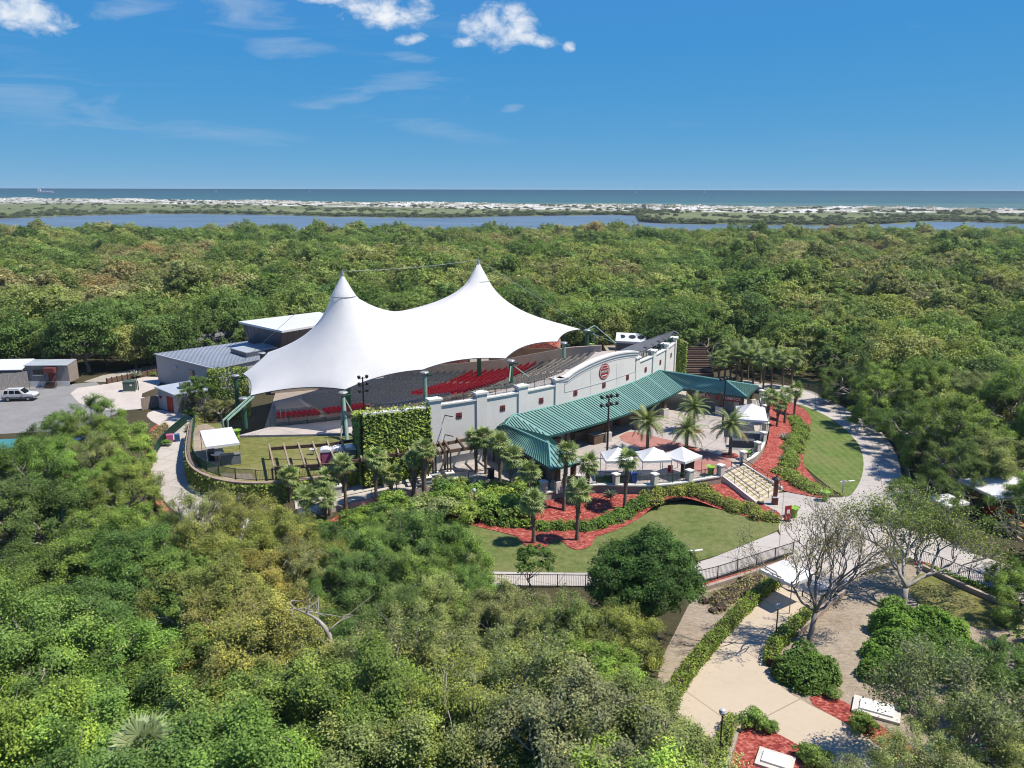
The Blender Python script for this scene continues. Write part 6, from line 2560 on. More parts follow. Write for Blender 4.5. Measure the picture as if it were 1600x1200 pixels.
# ---------------------------------------------------------------- service yard on the left
def suv():
    e = thing('parked_car', (*(-71.57, 112.15), 0.01), 'white sport utility car with grey lower trim parked by the plank fence', 'car', None, R(8))
    prof = [(-2.2, 0.45), (-2.25, 0.9), (-2.1, 1.08), (-1.95, 1.62), (-1.7, 1.74), (0.1, 1.76), (0.35, 1.7), (1.0, 1.12), (1.95, 1.0), (2.2, 0.85), (2.25, 0.45)]
    w = 0.9

    def ext(mb, p, y0, y1):
        n = len(p)
        vs = [(x, y0, z) for x, z in p] + [(x, y1, z) for x, z in p]
        mb.add(vs, [tuple(reversed(range(n))), tuple(range(n, 2 * n))] + [(i, (i + 1) % n, n + (i + 1) % n, n + i) for i in range(n)])
        return mb
    # body tapers above the waist
    mb = MB()
    low = [(-2.2, 0.42), (-2.25, 0.9), (-2.12, 1.06), (1.0, 1.1), (1.95, 1.0), (2.2, 0.85), (2.24, 0.42)]
    ext(mb, low, -w, w)
    mb.build('body', 'car_white', e, local=True)
    cab = [(-2.08, 1.05), (-1.93, 1.6), (-1.7, 1.72), (0.1, 1.74), (0.32, 1.68), (0.98, 1.08)]
    n = len(cab)
    mb = MB()
    vs = [(x, -w + 0.02 - (-0.16) * min(1, (z - 1.05) / 0.6), z) for x, z in cab] + [(x, w - 0.02 - 0.16 * min(1, (z - 1.05) / 0.6), z) for x, z in cab]
    mb.add(vs, [tuple(reversed(range(n))), tuple(range(n, 2 * n))] + [(i, (i + 1) % n, n + (i + 1) % n, n + i) for i in range(n)])
    mb.build('cabin', 'car_white', e, local=True)
    for s in (-1, 1):
        for x0, x1, x2, x3 in ((-1.85, -1.28, -1.25, -1.72), (-1.15, -0.42, -0.42, -1.1), (-0.32, 0.62, 0.18, -0.32)):
            mb = MB()
            yb, yt = s * (w + 0.005 - 0.02), s * (w - 0.115)
            mb.quad((x0, yb, 1.14), (x1, yb, 1.14), (x2, yt, 1.60), (x3, yt, 1.60))
            mb.build('side_window', 'glass_dark', e, local=True)
        MB().box((0, s * (w + 0.005), 0.42), (4.3, 0.05, 0.26)).build('lower_trim', 'car_grey', e, local=True)
        for x in (-1.35, 1.38):
            t = MB().tube([(x, s * 0.68, 0.36), (x, s * 0.95, 0.36)], 0.36, 16).build('wheel', 'rubber', e, local=True)
            MB().tube([(x, s * 0.9, 0.36), (x, s * 0.965, 0.36)], 0.2, 12).build('hub', 'hub', t, local=True)
        MB().box((2.12, s * 0.62, 0.72), (0.25, 0.36, 0.16)).build('headlight', 'globe', e, local=True)
        MB().box((0.75, s * 1.0, 1.1), (0.14, 0.2, 0.16)).build('mirror', 'car_white', e, local=True)
        MB().box((-0.6, s * 0.62, 1.76), (1.6, 0.05, 0.05)).build('roof_rail', 'car_grey', e, local=True)
    mb = MB()
    mb.quad((0.98, -0.72, 1.14), (0.98, 0.72, 1.14), (0.36, 0.66, 1.67), (0.36, -0.66, 1.67))
    mb.v = [(x + 0.02, y, z + 0.02) for x, y, z in mb.v]
    mb.build('windscreen', 'glass_dark', e, local=True)
    MB().box((2.2, 0, 0.42), (0.14, 1.7, 0.28)).build('front_bumper', 'car_grey', e, local=True)
    MB().box((-2.22, 0, 0.42), (0.14, 1.7, 0.28)).build('rear_bumper', 'car_grey', e, local=True)


suv()


def planked(name, a, b, h, label, m, cat='fence', w=0.32, z0=0.0, extra=None):
    """wall or fence face of upright planks, each plank its own part"""
    a, b = Vector((*a, 0)), Vector((*b, 0))
    e = thing(name, (a.x, a.y, 0), label, cat)
    L = (b - a).length
    k = int(L / w)
    d = (b - a).normalized()
    rz = math.atan2(d.y, d.x)
    r = random.Random(int(L * 10))
    for i in range(k):
        p = a + d * (L * (i + 0.5) / k)
        MB().box((p.x, p.y, z0), (L / k - 0.015, 0.05 + 0.03 * r.random(), h - z0 + r.uniform(-0.06, 0.06)), rz).build('plank', m, e)
    return e, a, b, d, rz


planked('plank_fence', (-80.40, 116.71), (-74.87, 119.82), 2.5, 'tall weathered grey plank fence behind the white car', 'plank_grey')


def trailer():
    a, b = (-75.41, 120.24), (-68.92, 120.58)
    e, A, B, d, rz = planked('site_trailer', a, b, 3.3, 'weathered plank-clad trailer with a red awning and white skirt', 'plank_grey', 'trailer', 0.3, 0.9)
    nn = Vector((-d.y, d.x, 0))
    c, f = B + nn * 3.0, A + nn * 3.0
    o = nn * 0.06
    MB().prism([(A + o)[:2], (B + o)[:2], c[:2], f[:2]], 0.6, [3.25, 3.25, 3.5, 3.5]).build('body', 'plank_brown', e)
    u = -nn * 0.3
    MB().slab([(A.x + u.x, A.y + u.y, 3.42), (B.x + u.x, B.y + u.y, 3.42), (c.x, c.y, 3.7), (f.x, f.y, 3.7)], 0.1).build('roof', 'galv_roof', e)
    q = A.lerp(B, 0.30) - nn * 0.09
    w = MB().box((q.x, q.y, 1.9), (1.5, 0.08, 0.75), rz).build('window', 'glass_dark', e)
    MB().box((q.x, q.y - 0.03, 1.78), (1.7, 0.14, 0.1), rz).build('sill', 'trim', w)
    s = A.lerp(B, 0.5)
    MB().box((s.x - nn.x * 0.1, s.y - nn.y * 0.1, 0.0), ((B - A).length, 0.06, 0.85), rz).build('skirt', 'trim', e)
    s = A.lerp(B, 0.62) - nn * 0.55
    MB().box((s.x, s.y, 2.35), (1.6, 1.0, 0.75), rz).build('awning', 'red_brown', e)
    MB().box((s.x, s.y + 0.3, 0.9), (1.1, 0.1, 1.5), rz).build('door', 'red_brown', e)
    for i in range(4):
        q = A.lerp(B, 0.60) - nn * (0.4 + 0.3 * i)
        MB().box((q.x, q.y, 0), (1.4, 0.3, 0.9 - 0.22 * i), rz).build('step', 'timber_dark', e)
    for sgn in (-0.75, 0.75):
        q = A.lerp(B, 0.60) + d * sgn
        MB().bar((q.x - nn.x * 0.3, q.y - nn.y * 0.3, 1.9), (q.x - nn.x * 1.6, q.y - nn.y * 1.6, 1.0), 0.06, 0.08).build('stair_rail', 'timber_dark', e)


trailer()


def container():
    p = (-78.76, 119.06)
    e = thing('store_shed', (p[0], p[1] + 2.5, 0), 'store shed with a pale sloping roof behind the plank fence', 'shed')
    MB().box((p[0], p[1] + 2.8, 0), (5.6, 4.0, 2.5), R(8)).build('wall', 'plank_brown', e)
    MB().slab([(p[0] - 3.0, p[1] + 0.4, 2.75), (p[0] + 2.9, p[1] + 1.0, 2.75), (p[0] + 2.6, p[1] + 5.2, 3.6), (p[0] - 3.2, p[1] + 4.6, 3.6)], 0.12).build('roof', 'roof_white', e)


container()
e = thing('transformer', (*(-58.17, 117.65), 0.01), 'green electrical transformer box on the service road', 'transformer', None, R(12))
MB().box((0, 0, 0), (1.9, 1.6, 0.12)).build('pad', 'pale_stone', e, local=True)
MB().box((0, 0, 0.12), (1.7, 1.35, 1.35)).build('cabinet', 'transformer', e, local=True)
MB().slab([(-0.9, -0.72, 1.55), (0.9, -0.72, 1.55), (0.9, 0.72, 1.62), (-0.9, 0.72, 1.62)], 0.1).build('lid', 'transformer', e, local=True)
MB().box((0.3, -0.69, 0.9), (0.35, 0.03, 0.25)).build('warning_plate', 'sign_white', e, local=True)
MB().box((1.1, 0.2, 0), (0.12, 0.12, 1.5)).build('bollard', 'lamp_black', e, local=True)


def timber_retaining():
    l = [(-63.92, 122.19), (-62.71, 124.32), (-61.14, 126.52), (-59.29, 129.73)]
    e = thing('retaining_wall', (*l[0], 0), 'low brown timber retaining wall along the service road', 'wall')
    mb = MB()
    ribbon_wall(mb, l, 0, 0.8, 0.2)
    mb.build('boards', 'timber', e)
    for p in resample([(q[0], q[1], 0) for q in l], 0.9):
        MB().box((p.x, p.y - 0.16, 0), (0.16, 0.12, 0.95)).build('post', 'timber_dark', e)


timber_retaining()
planked('plank_fence', (-51.53, 106.81), (-49.67, 109.14), 1.7, 'short brown plank fence beside the red annex door', 'plank_brown')
fence('fence', [(-73.82, 118.21), (-70.22, 118.97)], 1.1, 'thin grey pipe barrier in front of the trailer', 'steel_grey', 2.4, 0)


def ivy_tower():
    e = thing('ivy_wall', (*(-38.96, 104.76), 0), 'ivy-hung mesh screen beside the left corner of the tent', 'wall')
    a, b = Vector((*(-40.41, 103.21), 0)), Vector((*(-35.51, 104.09), 0))
    top = 6.85
    mb = MB()
    for i in range(16):
        p = a.lerp(b, i / 15)
        mb.bar((p.x, p.y, 0), (p.x, p.y, top - 0.3), 0.05, 0.05)
    for j in range(12):
        z = 0.3 + (top - 0.7) * j / 11
        mb.bar((a.x, a.y, z), (b.x, b.y, z), 0.05, 0.05)
    mb.build('mesh_screen', 'steel_grey', e)
    r = np.random.default_rng(31)
    P, N, T = [], [], []
    for _ in range(5200):
        t, z = r.uniform(), r.uniform()
        gap = math.exp(-((t - 0.45) / 0.16) ** 2) * (1 - 0.3 * z)
        if r.uniform() < gap * 0.85:
            continue
        p = a.lerp(b, t)
        P.append((p.x + r.normal() * 0.12, p.y - 0.15 + r.normal() * 0.15, z * top))
        N.append((0.2, -1, 0.4))
        T.append(r.uniform(0.2, 0.9))
    leaf_shell('foliage', P, N, 0.26, 0.18, 'ivy_leaf', e, 32, None, T, spread=0.06)


ivy_tower()

# ---------------------------------------------------------------- fences along the paths
fence('fence', [(p[0] + 0.4, p[1], 0.0) for p in smooth_line(RIGHT_EDGE, 2)], 1.5, 'dark green fence along the outer edge of the curved right path', 'fence_green', 2.6, 0.08, pw=0.03)
fence('fence', [(p[0], p[1], 0.0) for p in smooth_line([(-42.80, 100.53), (-42.51, 94.97), (-42.01, 90.43), (-40.53, 84.96), (-38.59, 80.07)], 2)], 1.2, 'dark green fence on the left side of the loop path near the red door', 'fence_green', 2.0, 0.08, pw=0.03)
fence('fence', [(p[0], p[1], 0.0) for p in smooth_line([(-15.96, 57.38), (-13.05, 56.73), (-8.00, 56.40), (-1.03, 56.26), (5.91, 56.22), (9.85, 56.00), (14.43, 56.59), (19.26, 59.48), (23.84, 62.16)], 2)], 1.1, 'black picket fence along the near edge of the front path', 'fence_black', 2.2, 0.13)
fence('fence', [(p[0], p[1], 0.0) for p in [(33.59, 61.02), (36.18, 57.09), (38.26, 53.98), (39.70, 51.85)]], 1.15, 'black picket fence along the path at the right edge', 'fence_black', 2.2, 0.13)
fence('fence', [(p[0], p[1], 0.0) for p in [(38.02, 64.34), (39.66, 62.31), (41.83, 59.69)]], 0.7, 'low grey rail fence below the big oak at the right edge', 'steel_grey', 2.6, 0)
fence('railing', [(*(22.08, 54.93), 0.0), (*(22.74, 53.21), 0.0)], 0.5, 'short dark rail beside the entry tent', 'lamp_black', 1.2, 0)
e = thing('retaining_wall', (*(22.23, 57.49), 0), 'low brick kerb wall beside the bare tree and the entry tent', 'wall')
mb = MB()
ribbon_wall(mb, smooth_line([(25.43, 55.41), (23.05, 53.02), (21.07, 50.81), (19.67, 49.40)], 2), 0, 0.4, 0.35)
mb.build('wall', 'block_wall', e)
e = thing('retaining_wall', (*(14.55, 54.97), 0), 'low brown kerb wall below the front picket fence', 'wall')
mb = MB()
ribbon_wall(mb, [(14.30, 55.57), (18.88, 58.15), (22.39, 60.26)], 0, 0.35, 0.3)
mb.build('wall', 'block_wall', e)
e = thing('retaining_wall', (*(33.42, 59.62), 0), 'low brick kerb wall along the right picket fence', 'wall')
mb = MB()
ribbon_wall(mb, [(33.33, 59.85), (35.37, 55.66), (38.21, 50.98)], 0, 0.4, 0.3)
mb.build('wall', 'block_wall', e)
e = thing('kerb_wall', (*(12.89, 40.04), 0), 'tan kerb wall between the narrow hedge and the red mulch bed', 'wall')
mb = MB()
ribbon_wall(mb, [(13.39, 40.49), (12.37, 38.39), (11.32, 36.13), (10.55, 34.09)], 0, 0.4, 0.4)
mb.build('wall', 'block_wall', e)
MB().bar((*(12.76, 38.84), 0.42), (*(12.96, 39.06), 0.42), 0.3, 0.06).build('marker', 'lamp_black', e)
e = thing('brick_wall', (*(-36.88, 78.17), 0), 'short reddish brick wall below the left loop path', 'wall')
mb = MB()
ribbon_wall(mb, smooth_line([(-39.49, 81.64), (-37.42, 77.26), (-34.29, 72.15), (-32.32, 69.52)], 2), 0, 0.7, 0.6)
mb.build('wall', 'terracotta', e)
# concrete covers
for p, s, lab in (((21.66, 41.28), (2.6, 1.7), 'pale concrete slab in the leaf litter behind the oak branches'), ((14.23, 36.85), (1.9, 1.5), 'white utility cover on a concrete base in the lower mulch bed')):
    e = thing('utility_cover', (*p, 0.02), lab, 'slab', None, R(-28))
    MB().box((0, 0, 0), (s[0], s[1], 0.16)).build('base', 'pale_stone', e, local=True)
    MB().box((0, 0, 0.16), (s[0] * 0.7, s[1] * 0.62, 0.1)).build('cover', 'trim', e, local=True)
# shade sails over the animal yard at the left
for p, w, m, lab in (((-55.69, 81.97), 6.0, 'teal_cloth', 'teal shade sail at the left edge below the car park'), ((-48.79, 83.02), 3.4, 'blue_cloth', 'blue shade sail among the trees below the car park')):
    e = thing('shade_sail', (*p, 0), lab, 'shade sail')
    mb = MB()
    c = [(-w / 2, -1.8, 2.9), (w / 2, -1.6, 3.2), (w / 2, 1.8, 3.3), (-w / 2, 1.7, 3.0)]
    k = 6
    for i in range(k):
        for j in range(k):
            def S(u, v):
                a = Vector(c[0]).lerp(Vector(c[1]), u)
                b = Vector(c[3]).lerp(Vector(c[2]), u)
                q = a.lerp(b, v)
                q.z -= 0.35 * math.sin(PI * u) * math.sin(PI * v)
                return tuple(q)
            mb.quad(S(i / k, j / k), S((i + 1) / k, j / k), S((i + 1) / k, (j + 1) / k), S(i / k, (j + 1) / k))
    mb.build('sail', m, e, local=True)
    for q in c:
        MB().tube([(q[0], q[1], 0), q], 0.06, 6).build('post', 'steel_grey', e, local=True)
# cooling unit behind the concourse
e = thing('cooling_unit', (*(20.63, 136.07), 3.0), 'white cooling unit with round black fans behind the concourse', 'cooling unit', None, R(-10))
MB().box((0, 0, 0), (5.2, 2.4, 1.4)).build('plinth', 'grey_dark', e, local=True)
MB().slab([(-2.6, -1.4, 1.7), (2.6, -1.4, 1.6), (2.6, 1.4, 2.6), (-2.6, 1.4, 2.7)], 0.35).build('housing', 'roof_white', e, local=True)
for x in (-1.6, 0.2, 1.7):
    f = MB()
    q = [(x + 0.62 * math.cos(a * PI / 8), 0.1 + 0.62 * math.sin(a * PI / 8), 2.22 + 0.36 * 0.62 * math.sin(a * PI / 8)) for a in range(16)]
    f.add(q, [tuple(range(16))])
    f.build('fan', 'lamp_black', e, local=True)
mb = MB()
mb.prism([(16.30, 128.02), (28.96, 135.96), (29.72, 151.86), (16.28, 142.10)], -0.01, 3.0)
tag(mb.build('rear_terrace', 'litter'), kind='structure')


# ---------------------------------------------------------------- palms
def fan_frond(seed):
    """sabal leaf: stalk and a folded fan of narrow segments, along +X, drooping at the tips"""
    g_ = np.random.default_rng(seed)
    Q, T = [], []
    stalk = 0.62
    Q.append([(0, -0.02, 0), (stalk, -0.015, 0.05), (stalk, 0.015, 0.05), (0, 0.02, 0)])
    T.append(0.7)
    n = 17
    for i in range(n):
        a = -1.75 + 3.5 * i / (n - 1)
        L = (0.95 - 0.22 * abs(a) / 1.75) * g_.uniform(0.85, 1.1)
        dx, dy = math.cos(a), math.sin(a)
        px, py = -dy, dx
        b = np.array([stalk, 0, 0.05])
        w = 0.055
        m = b + np.array([dx, dy, 0.10 + 0.04 * (-1) ** i]) * L * 0.55
        e_ = b + np.array([dx * L * 0.95, dy * L * 0.95, -0.16 * L + g_.normal() * 0.05])
        Q.append([tuple(b), tuple(m + np.array([px, py, 0]) * w), tuple(m + np.array([dx, dy, -0.03]) * 0.02), tuple(m - np.array([px, py, 0]) * w)])
        Q.append([tuple(m + np.array([px, py, 0]) * w), tuple(e_), tuple(e_), tuple(m - np.array([px, py, 0]) * w)])
        t = g_.uniform(0.2, 0.75)
        T += [t, t + 0.1]
    return np.array(Q, float), np.array(T)


def tri_safe(name, Q, T, m):
    mb = MB()
    tn = []
    for q, t in zip(Q, T):
        pts = [tuple(p) for p in q]
        u = []
        for p in pts:
            if not u or max(abs(a - b) for a, b in zip(p, u[-1])) > 1e-6:
                u.append(p)
        mb.quad(*u)
        tn += [t] * len(u)
    me = mb.mesh(name)
    at = me.attributes.new('tone', 'FLOAT', 'POINT')
    at.data.foreach_set('value', np.array(tn, np.float32))
    me.materials.append(MATS[m])
    return me


FANS = [tri_safe('fan_frond', *fan_frond(s), 'palm_leaf') for s in (1, 2, 3)]


def feather_frond(seed, L=2.3):
    g_ = np.random.default_rng(seed)
    Q, T = [], []
    n = 20
    def C(t):
        return np.array([L * (t - 0.10 * t * t), 0, 0.55 * t - 1.05 * t * t * (1.0 + 0.1 * g_.uniform())])
    pts = [C(i / n) for i in range(n + 1)]
    for i in range(n):
        a, b = pts[i], pts[i + 1]
        w = 0.035 * (1 - i / n) + 0.008
        Q.append([a + [0, -w, 0], b + [0, -w, 0], b + [0, w, 0], a + [0, w, 0]])
        T.append(0.75)
        if i < 2:
            continue
        t = i / n
        l = 0.55 * math.sin(PI * min(0.97, 0.15 + 0.85 * t)) ** 0.7
        for s in (-1, 1):
            for k in (0.0, 0.5):
                o = a + (b - a) * k
                tip = o + np.array([l * 0.62, s * l * 0.72, -0.10 - 0.12 * g_.uniform()])
                d = (b - a) / np.linalg.norm(b - a) * 0.028
                Q.append([o - d, o + d, tip, tip])
                T.append(g_.uniform(0.15, 0.7))
    return np.array(Q, float), np.array(T)


FEATHERS = [tri_safe('feather_frond', *feather_frond(s), 'palm_leaf') for s in (1, 2, 3)]


def palm(name, loc, h, fr_meshes, nf, label, color, seed, sc=1.0, group=None, lean=0.15, trunk_r=0.17, cat='palm', emin=-1.0, boots=True):
    r = random.Random(seed)
    e = thing(name, loc, label, cat, group)
    mb = MB()
    lx, ly = r.uniform(-lean, lean), r.uniform(-lean, lean)
    k = 7
    pts = [(lx * (i / k) ** 2, ly * (i / k) ** 2, h * i / k) for i in range(k + 1)]
    pts[0] = (0, 0, -0.1)
    rad = [trunk_r * (1.35 if i == 0 else (1.0 - 0.25 * i / k + (0.35 if boots and i > k * 0.55 and i < k else 0))) for i in range(k + 1)]
    mb.tube(pts, rad, 8)
    # leaf bases sticking out of the trunk
    if boots:
        for i in range(26):
            t = r.uniform(0.45, 0.98)
            a = r.uniform(0, 2 * PI)
            c, s = math.cos(a), math.sin(a)
            x, y, z = lx * t * t, ly * t * t, h * t
            rr = trunk_r * 1.1
            mb.bar((x + c * rr * 0.7, y + s * rr * 0.7, z - 0.05), (x + c * (rr + 0.09), y + s * (rr + 0.09), z + 0.16), 0.07, 0.05)
    mb.build('trunk', 'palm_trunk', e, local=True)
    top = Vector(pts[-1])
    for i in range(nf):
        t = (i + 0.5) / nf
        el = 1.35 - (1.35 - emin) * t ** 0.8 + r.uniform(-0.1, 0.1)
        az = i * 2.39996 + r.uniform(-0.2, 0.2)
        o = bpy.data.objects.new('frond', r.choice(fr_meshes))
        COL.objects.link(o)
        o.parent = e
        s = sc * r.uniform(0.85, 1.12)
        o.matrix_local = Matrix.Translation(top + Vector((0, 0, 0.1 * (1 - t)))) @ Matrix.Rotation(az, 4, 'Z') @ Matrix.Rotation(-el, 4, 'Y') @ Matrix.Rotation(r.uniform(-0.4, 0.4), 4, 'X') @ Matrix.Scale(s, 4)
        dead = t > 0.86 and r.random() < 0.5
        v = r.uniform(0.85, 1.15)
        o.color = (0.26 * v, 0.19 * v, 0.09 * v, 1) if dead else (*(q * v for q in color), 1)
    return e


SABAL = (0.165, 0.215, 0.075)
DATE = (0.175, 0.215, 0.08)
# (x, y, base z, height to the crown, label)
SABALS = [
    ((1.92, 64.22), 0.1, 3.80, 'front sabal palm at the tip of the left mulch lobe'),
    ((5.77, 64.85), 0.1, 4.54, 'tall sabal palm on the right mulch lobe by the front lawn'),
    ((1.70, 69.20), 0.3, 4.72, 'sabal palm just behind the juniper, right of the left pavilion wing'),
    ((4.94, 70.39), 0.3, 6.23, 'tall slim sabal palm in front of the roof corner'),
    ((10.81, 71.21), 0.4, 5.11, 'lone sabal palm in front of the leftmost plaza tent'),
    ((7.21, 72.03), 0.6, 4.58, 'bushy sabal palm left of the plaza tents'),
    ((-0.09, 73.73), 0.8, 4.66, 'sabal palm against the left slope of the green roof'),
    ((-1.19, 75.48), 0.8, 5.40, 'slender sabal palm at the left corner of the green roof'),
    ((-2.66, 77.27), 1.3, 5.50, 'sabal palm right of a pair beside the dark pergola'),
    ((-3.67, 77.85), 1.3, 5.19, 'sabal palm left of a pair beside the dark pergola'),
    ((-9.62, 73.63), 0.6, 4.52, 'thick-trunked sabal palm in front of the ivy wall'),
    ((-8.56, 73.12), 0.6, 5.61, 'taller sabal palm beside the thick-trunked one at the ivy wall'),
    ((-21.81, 73.53), 0.0, 2.68, 'sabal palm at the left end of the ramp pergola'),
    ((-17.19, 70.33), 0.0, 3.60, 'bushy sabal palm below the portable toilets'),
    ((-15.86, 71.24), 0.0, 4.79, 'sabal palm in front of the grey portable toilets'),
    ((-13.15, 72.33), 0.2, 5.05, 'pale sabal palm before the shaded ivy corner'),
    ((-11.84, 73.14), 0.2, 2.93, 'short sabal palm between ramp posts left of the ivy wall'),
    ((-19.10, 69.44), 0.0, 2.17, 'low young palm at the foot of the ramp, left one'),
    ((-17.32, 68.98), 0.0, 2.23, 'low young palm at the foot of the ramp, right one'),
    ((31.95, 96.00), 0.9, 4.98, 'sabal palm in red mulch nearest the long white tent'),
    ((33.77, 97.31), 0.5, 4.05, 'sabal palm second from the long white tent in the red mulch'),
    ((35.76, 100.27), 0.3, 4.03, 'sabal palm third from the long white tent in the red mulch'),
    ((38.64, 104.94), 0.1, 3.54, 'sabal palm at the top tip of the crescent lawn'),
]
for i, (p, z, zt, lab) in enumerate(SABALS):
    pale = 1.25 if 'pale' in lab else 1.0
    palm('sabal_palm', (*p, z), zt - z, FANS, 30 if i < 17 else 24, lab, tuple(q * pale for q in SABAL), 100 + i, 0.92, 'sabal palms round the plaza', 0.2, 0.24 if 'thick' in lab else 0.17)
# grove behind the right pavilion wing
for i, (px, lab) in enumerate(zip([(31.99, 119.90), (33.99, 120.70), (35.90, 121.10), (37.58, 120.66), (38.18, 117.42), (40.21, 119.81), (41.36, 118.18), (34.31, 125.00), (36.41, 125.87), (38.53, 126.75), (43.55, 120.60), (39.68, 123.62)],
                                  ['behind the hip end of the green roof', 'just right of the roof hip', 'in the middle of the grove', 'beside the roof corner', 'nearest the red mulch', 'by the bend of the path', 'at the start of the crescent lawn', 'at the back left', 'at the back by the timber terraces', 'at the back by the wood', 'farthest right', 'half hidden in the grove'])):
    palm('sabal_palm', (*px, 0.05), 4.6 + 0.9 * ((i * 7) % 5) / 4, FANS, 22, 'sabal palm of the right grove, ' + lab, tuple(q * (0.85 if i % 3 else 1.05) for q in SABAL), 160 + i, 1.25, 'palm grove behind the pavilion', 0.25, 0.16)
for i, (p, ty, lab) in enumerate((((15.19, 84.92), 656, 'date palm on the plaza left of the other three'), ((22.02, 92.44), 640, 'date palm farthest back, in front of the red menu signs'), ((19.70, 85.57), 680, 'short date palm at the edge of the brick paving'), ((24.01, 83.30), 663, 'tallest date palm beside the long white plaza tent'))):
    zt = PLAZA_Z + (3.3, 3.0, 2.3, 3.5)[i]
    palm('date_palm', (*p, PLAZA_Z), zt - PLAZA_Z, FEATHERS, 44, lab, DATE, 200 + i, (1.05, 1.0, 1.1, 1.12)[i], 'date palms on the plaza', 0.12, 0.2, emin=-0.65, boots=False)
    e = thing('palm_ring', (*p, PLAZA_Z), 'mulch ring under the ' + lab.split(',')[0], 'mulch ring')
    MB().lathe([(0.95, 0.0), (0.9, 0.06), (0.2, 0.12)], (0, 0, 0.012), 18).build('mulch', 'mulch', e, local=True)


def rosette(loc, label, r=0.9, n=26, color=(0.13, 0.165, 0.13), seed=1, cat='agave', name='agave', up=0.9):
    g_ = np.random.default_rng(seed)
    Q, T = [], []
    for i in range(n):
        a = i * 2.4
        el = up * (1 - i / n) + 0.15
        d = np.array([math.cos(a) * math.cos(el), math.sin(a) * math.cos(el), math.sin(el)])
        s = np.array([-math.sin(a), math.cos(a), 0]) * 0.07 * r
        L = r * g_.uniform(0.85, 1.1)
        m = d * L * 0.45 + np.array([0, 0, 0.03])
        tip = d * L + np.array([0, 0, -0.12 * L])
        Q.append([(0, 0, 0.03), tuple(m - s), tuple(tip), tuple(m + s)])
        T.append(g_.uniform(0.2, 0.8))
    me = tri_safe('blades', np.array(Q), np.array(T), 'palm_leaf')
    e = thing(name, loc, label, cat)
    o = bpy.data.objects.new('blades', me)
    COL.objects.link(o)
    o.parent = e
    o.color = (*color, 1)
    MB().lathe([(0.12, -0.02), (0.14, 0.05), (0.05, 0.14)], (0, 0, 0), 8).build('heart', 'timber_dark', e, local=True)
    return e


def onbank(p, dz=0.04):
    return (p[0], p[1], bank(*p) + dz)


rosette(onbank((9.70, 73.16)), 'blue-green agave in red mulch below the leftmost plaza tent', 1.0, seed=1)
rosette(onbank((13.61, 72.96)), 'blue-green agave in red mulch below the middle plaza tent', 1.0, seed=2)
rosette(onbank((33.28, 92.85)), 'large silvery agave beside the right juniper bed', 1.25, 30, (0.22, 0.24, 0.22), 3)
rosette(onbank((30.47, 85.28)), 'smaller silvery agave at the lower right juniper bed', 0.8, 22, (0.22, 0.24, 0.22), 4)
rosette(onbank((19.12, 75.03)), 'small agave at the end of the front juniper hedge', 0.7, 20, seed=5)
rosette((*(-61.16, 126.19), 0.3), 'pale agave above the timber retaining wall', 1.6, 26, (0.24, 0.26, 0.22), 6)
rosette((*(8.45, 47.22), 0.4), 'broad saw palmetto clump beside the round dark tree', 2.0, 34, (0.17, 0.20, 0.11), 7, 'palmetto', 'palmetto', 1.1)
rosette((*(8.52, 45.02), 0.2), 'lower saw palmetto clump left of the entry path hedge', 1.6, 30, (0.17, 0.20, 0.11), 8, 'palmetto', 'palmetto', 1.0)
for i, (p, z, lab) in enumerate((((-15.42, 28.82), 7.0, 'pale fan palm crown rising through the canopy at the bottom left'),)):
    palm('fan_palm', (p[0], p[1], 0), z, FANS, 26, lab, (0.17, 0.215, 0.10), 300 + i, 1.2, None, 0.3, 0.16)

# ---------------------------------------------------------------- hedges and shrub beds
JUN = (0.105, 0.165, 0.034)
hedge('juniper_hedge', [(-2.04, 68.42), (-0.33, 67.98), (2.88, 67.24)], 1.3, 0.65, 'bright low juniper hedge left of the front sabal palm', (0.11, 0.18, 0.03), 34, 41, 0.24, 0.10, zf=lambda x, y: bank(x, y), lump=0.3)
hedge('juniper_hedge', [(3.05, 67.24), (4.91, 67.23), (7.37, 67.36), (8.84, 68.50), (10.69, 70.29), (13.02, 72.31)], 1.6, 0.7, 'green juniper hedge winding behind the two front palms', (0.085, 0.15, 0.03), 34, 42, 0.24, 0.10, zf=lambda x, y: bank(x, y), lump=0.3)
hedge('juniper_hedge', [(13.17, 72.48), (16.69, 74.44), (19.03, 74.09), (21.03, 72.75), (22.89, 70.98), (24.36, 69.29)], 2.0, 0.7, 'olive juniper hedge from the terrace to the forecourt corner', (0.15, 0.175, 0.04), 34, 43, 0.24, 0.10, zf=lambda x, y: bank(x, y), lump=0.32)
hedge('juniper_hedge', [(37.91, 103.06), (37.27, 98.32), (33.41, 89.98), (30.39, 83.28)], 2.0, 0.7, 'juniper hedge strip between red mulch and the crescent lawn', (0.125, 0.175, 0.04), 34, 44, 0.24, 0.10, zf=lambda x, y: bank(x, y), lump=0.32)
hedge('juniper_hedge', [(29.29, 81.65), (30.27, 78.91), (31.38, 75.98)], 2.3, 0.7, 'juniper hedge at the lower corner of the crescent lawn', (0.14, 0.185, 0.045), 34, 45, 0.24, 0.10, zf=lambda x, y: bank(x, y), lump=0.32)
BOX = (0.135, 0.185, 0.035)
hedge('clipped_hedge', smooth_line([(21.52, 57.49), (19.46, 55.74), (16.04, 51.53), (13.17, 47.61), (10.94, 44.39), (9.47, 41.82), (8.78, 39.77)], 2), 0.85, 0.7, 'long clipped yellow-green hedge along the left of the entry path', BOX, 150, 51, 0.15, 0.11, lump=0.1, clipped=True)
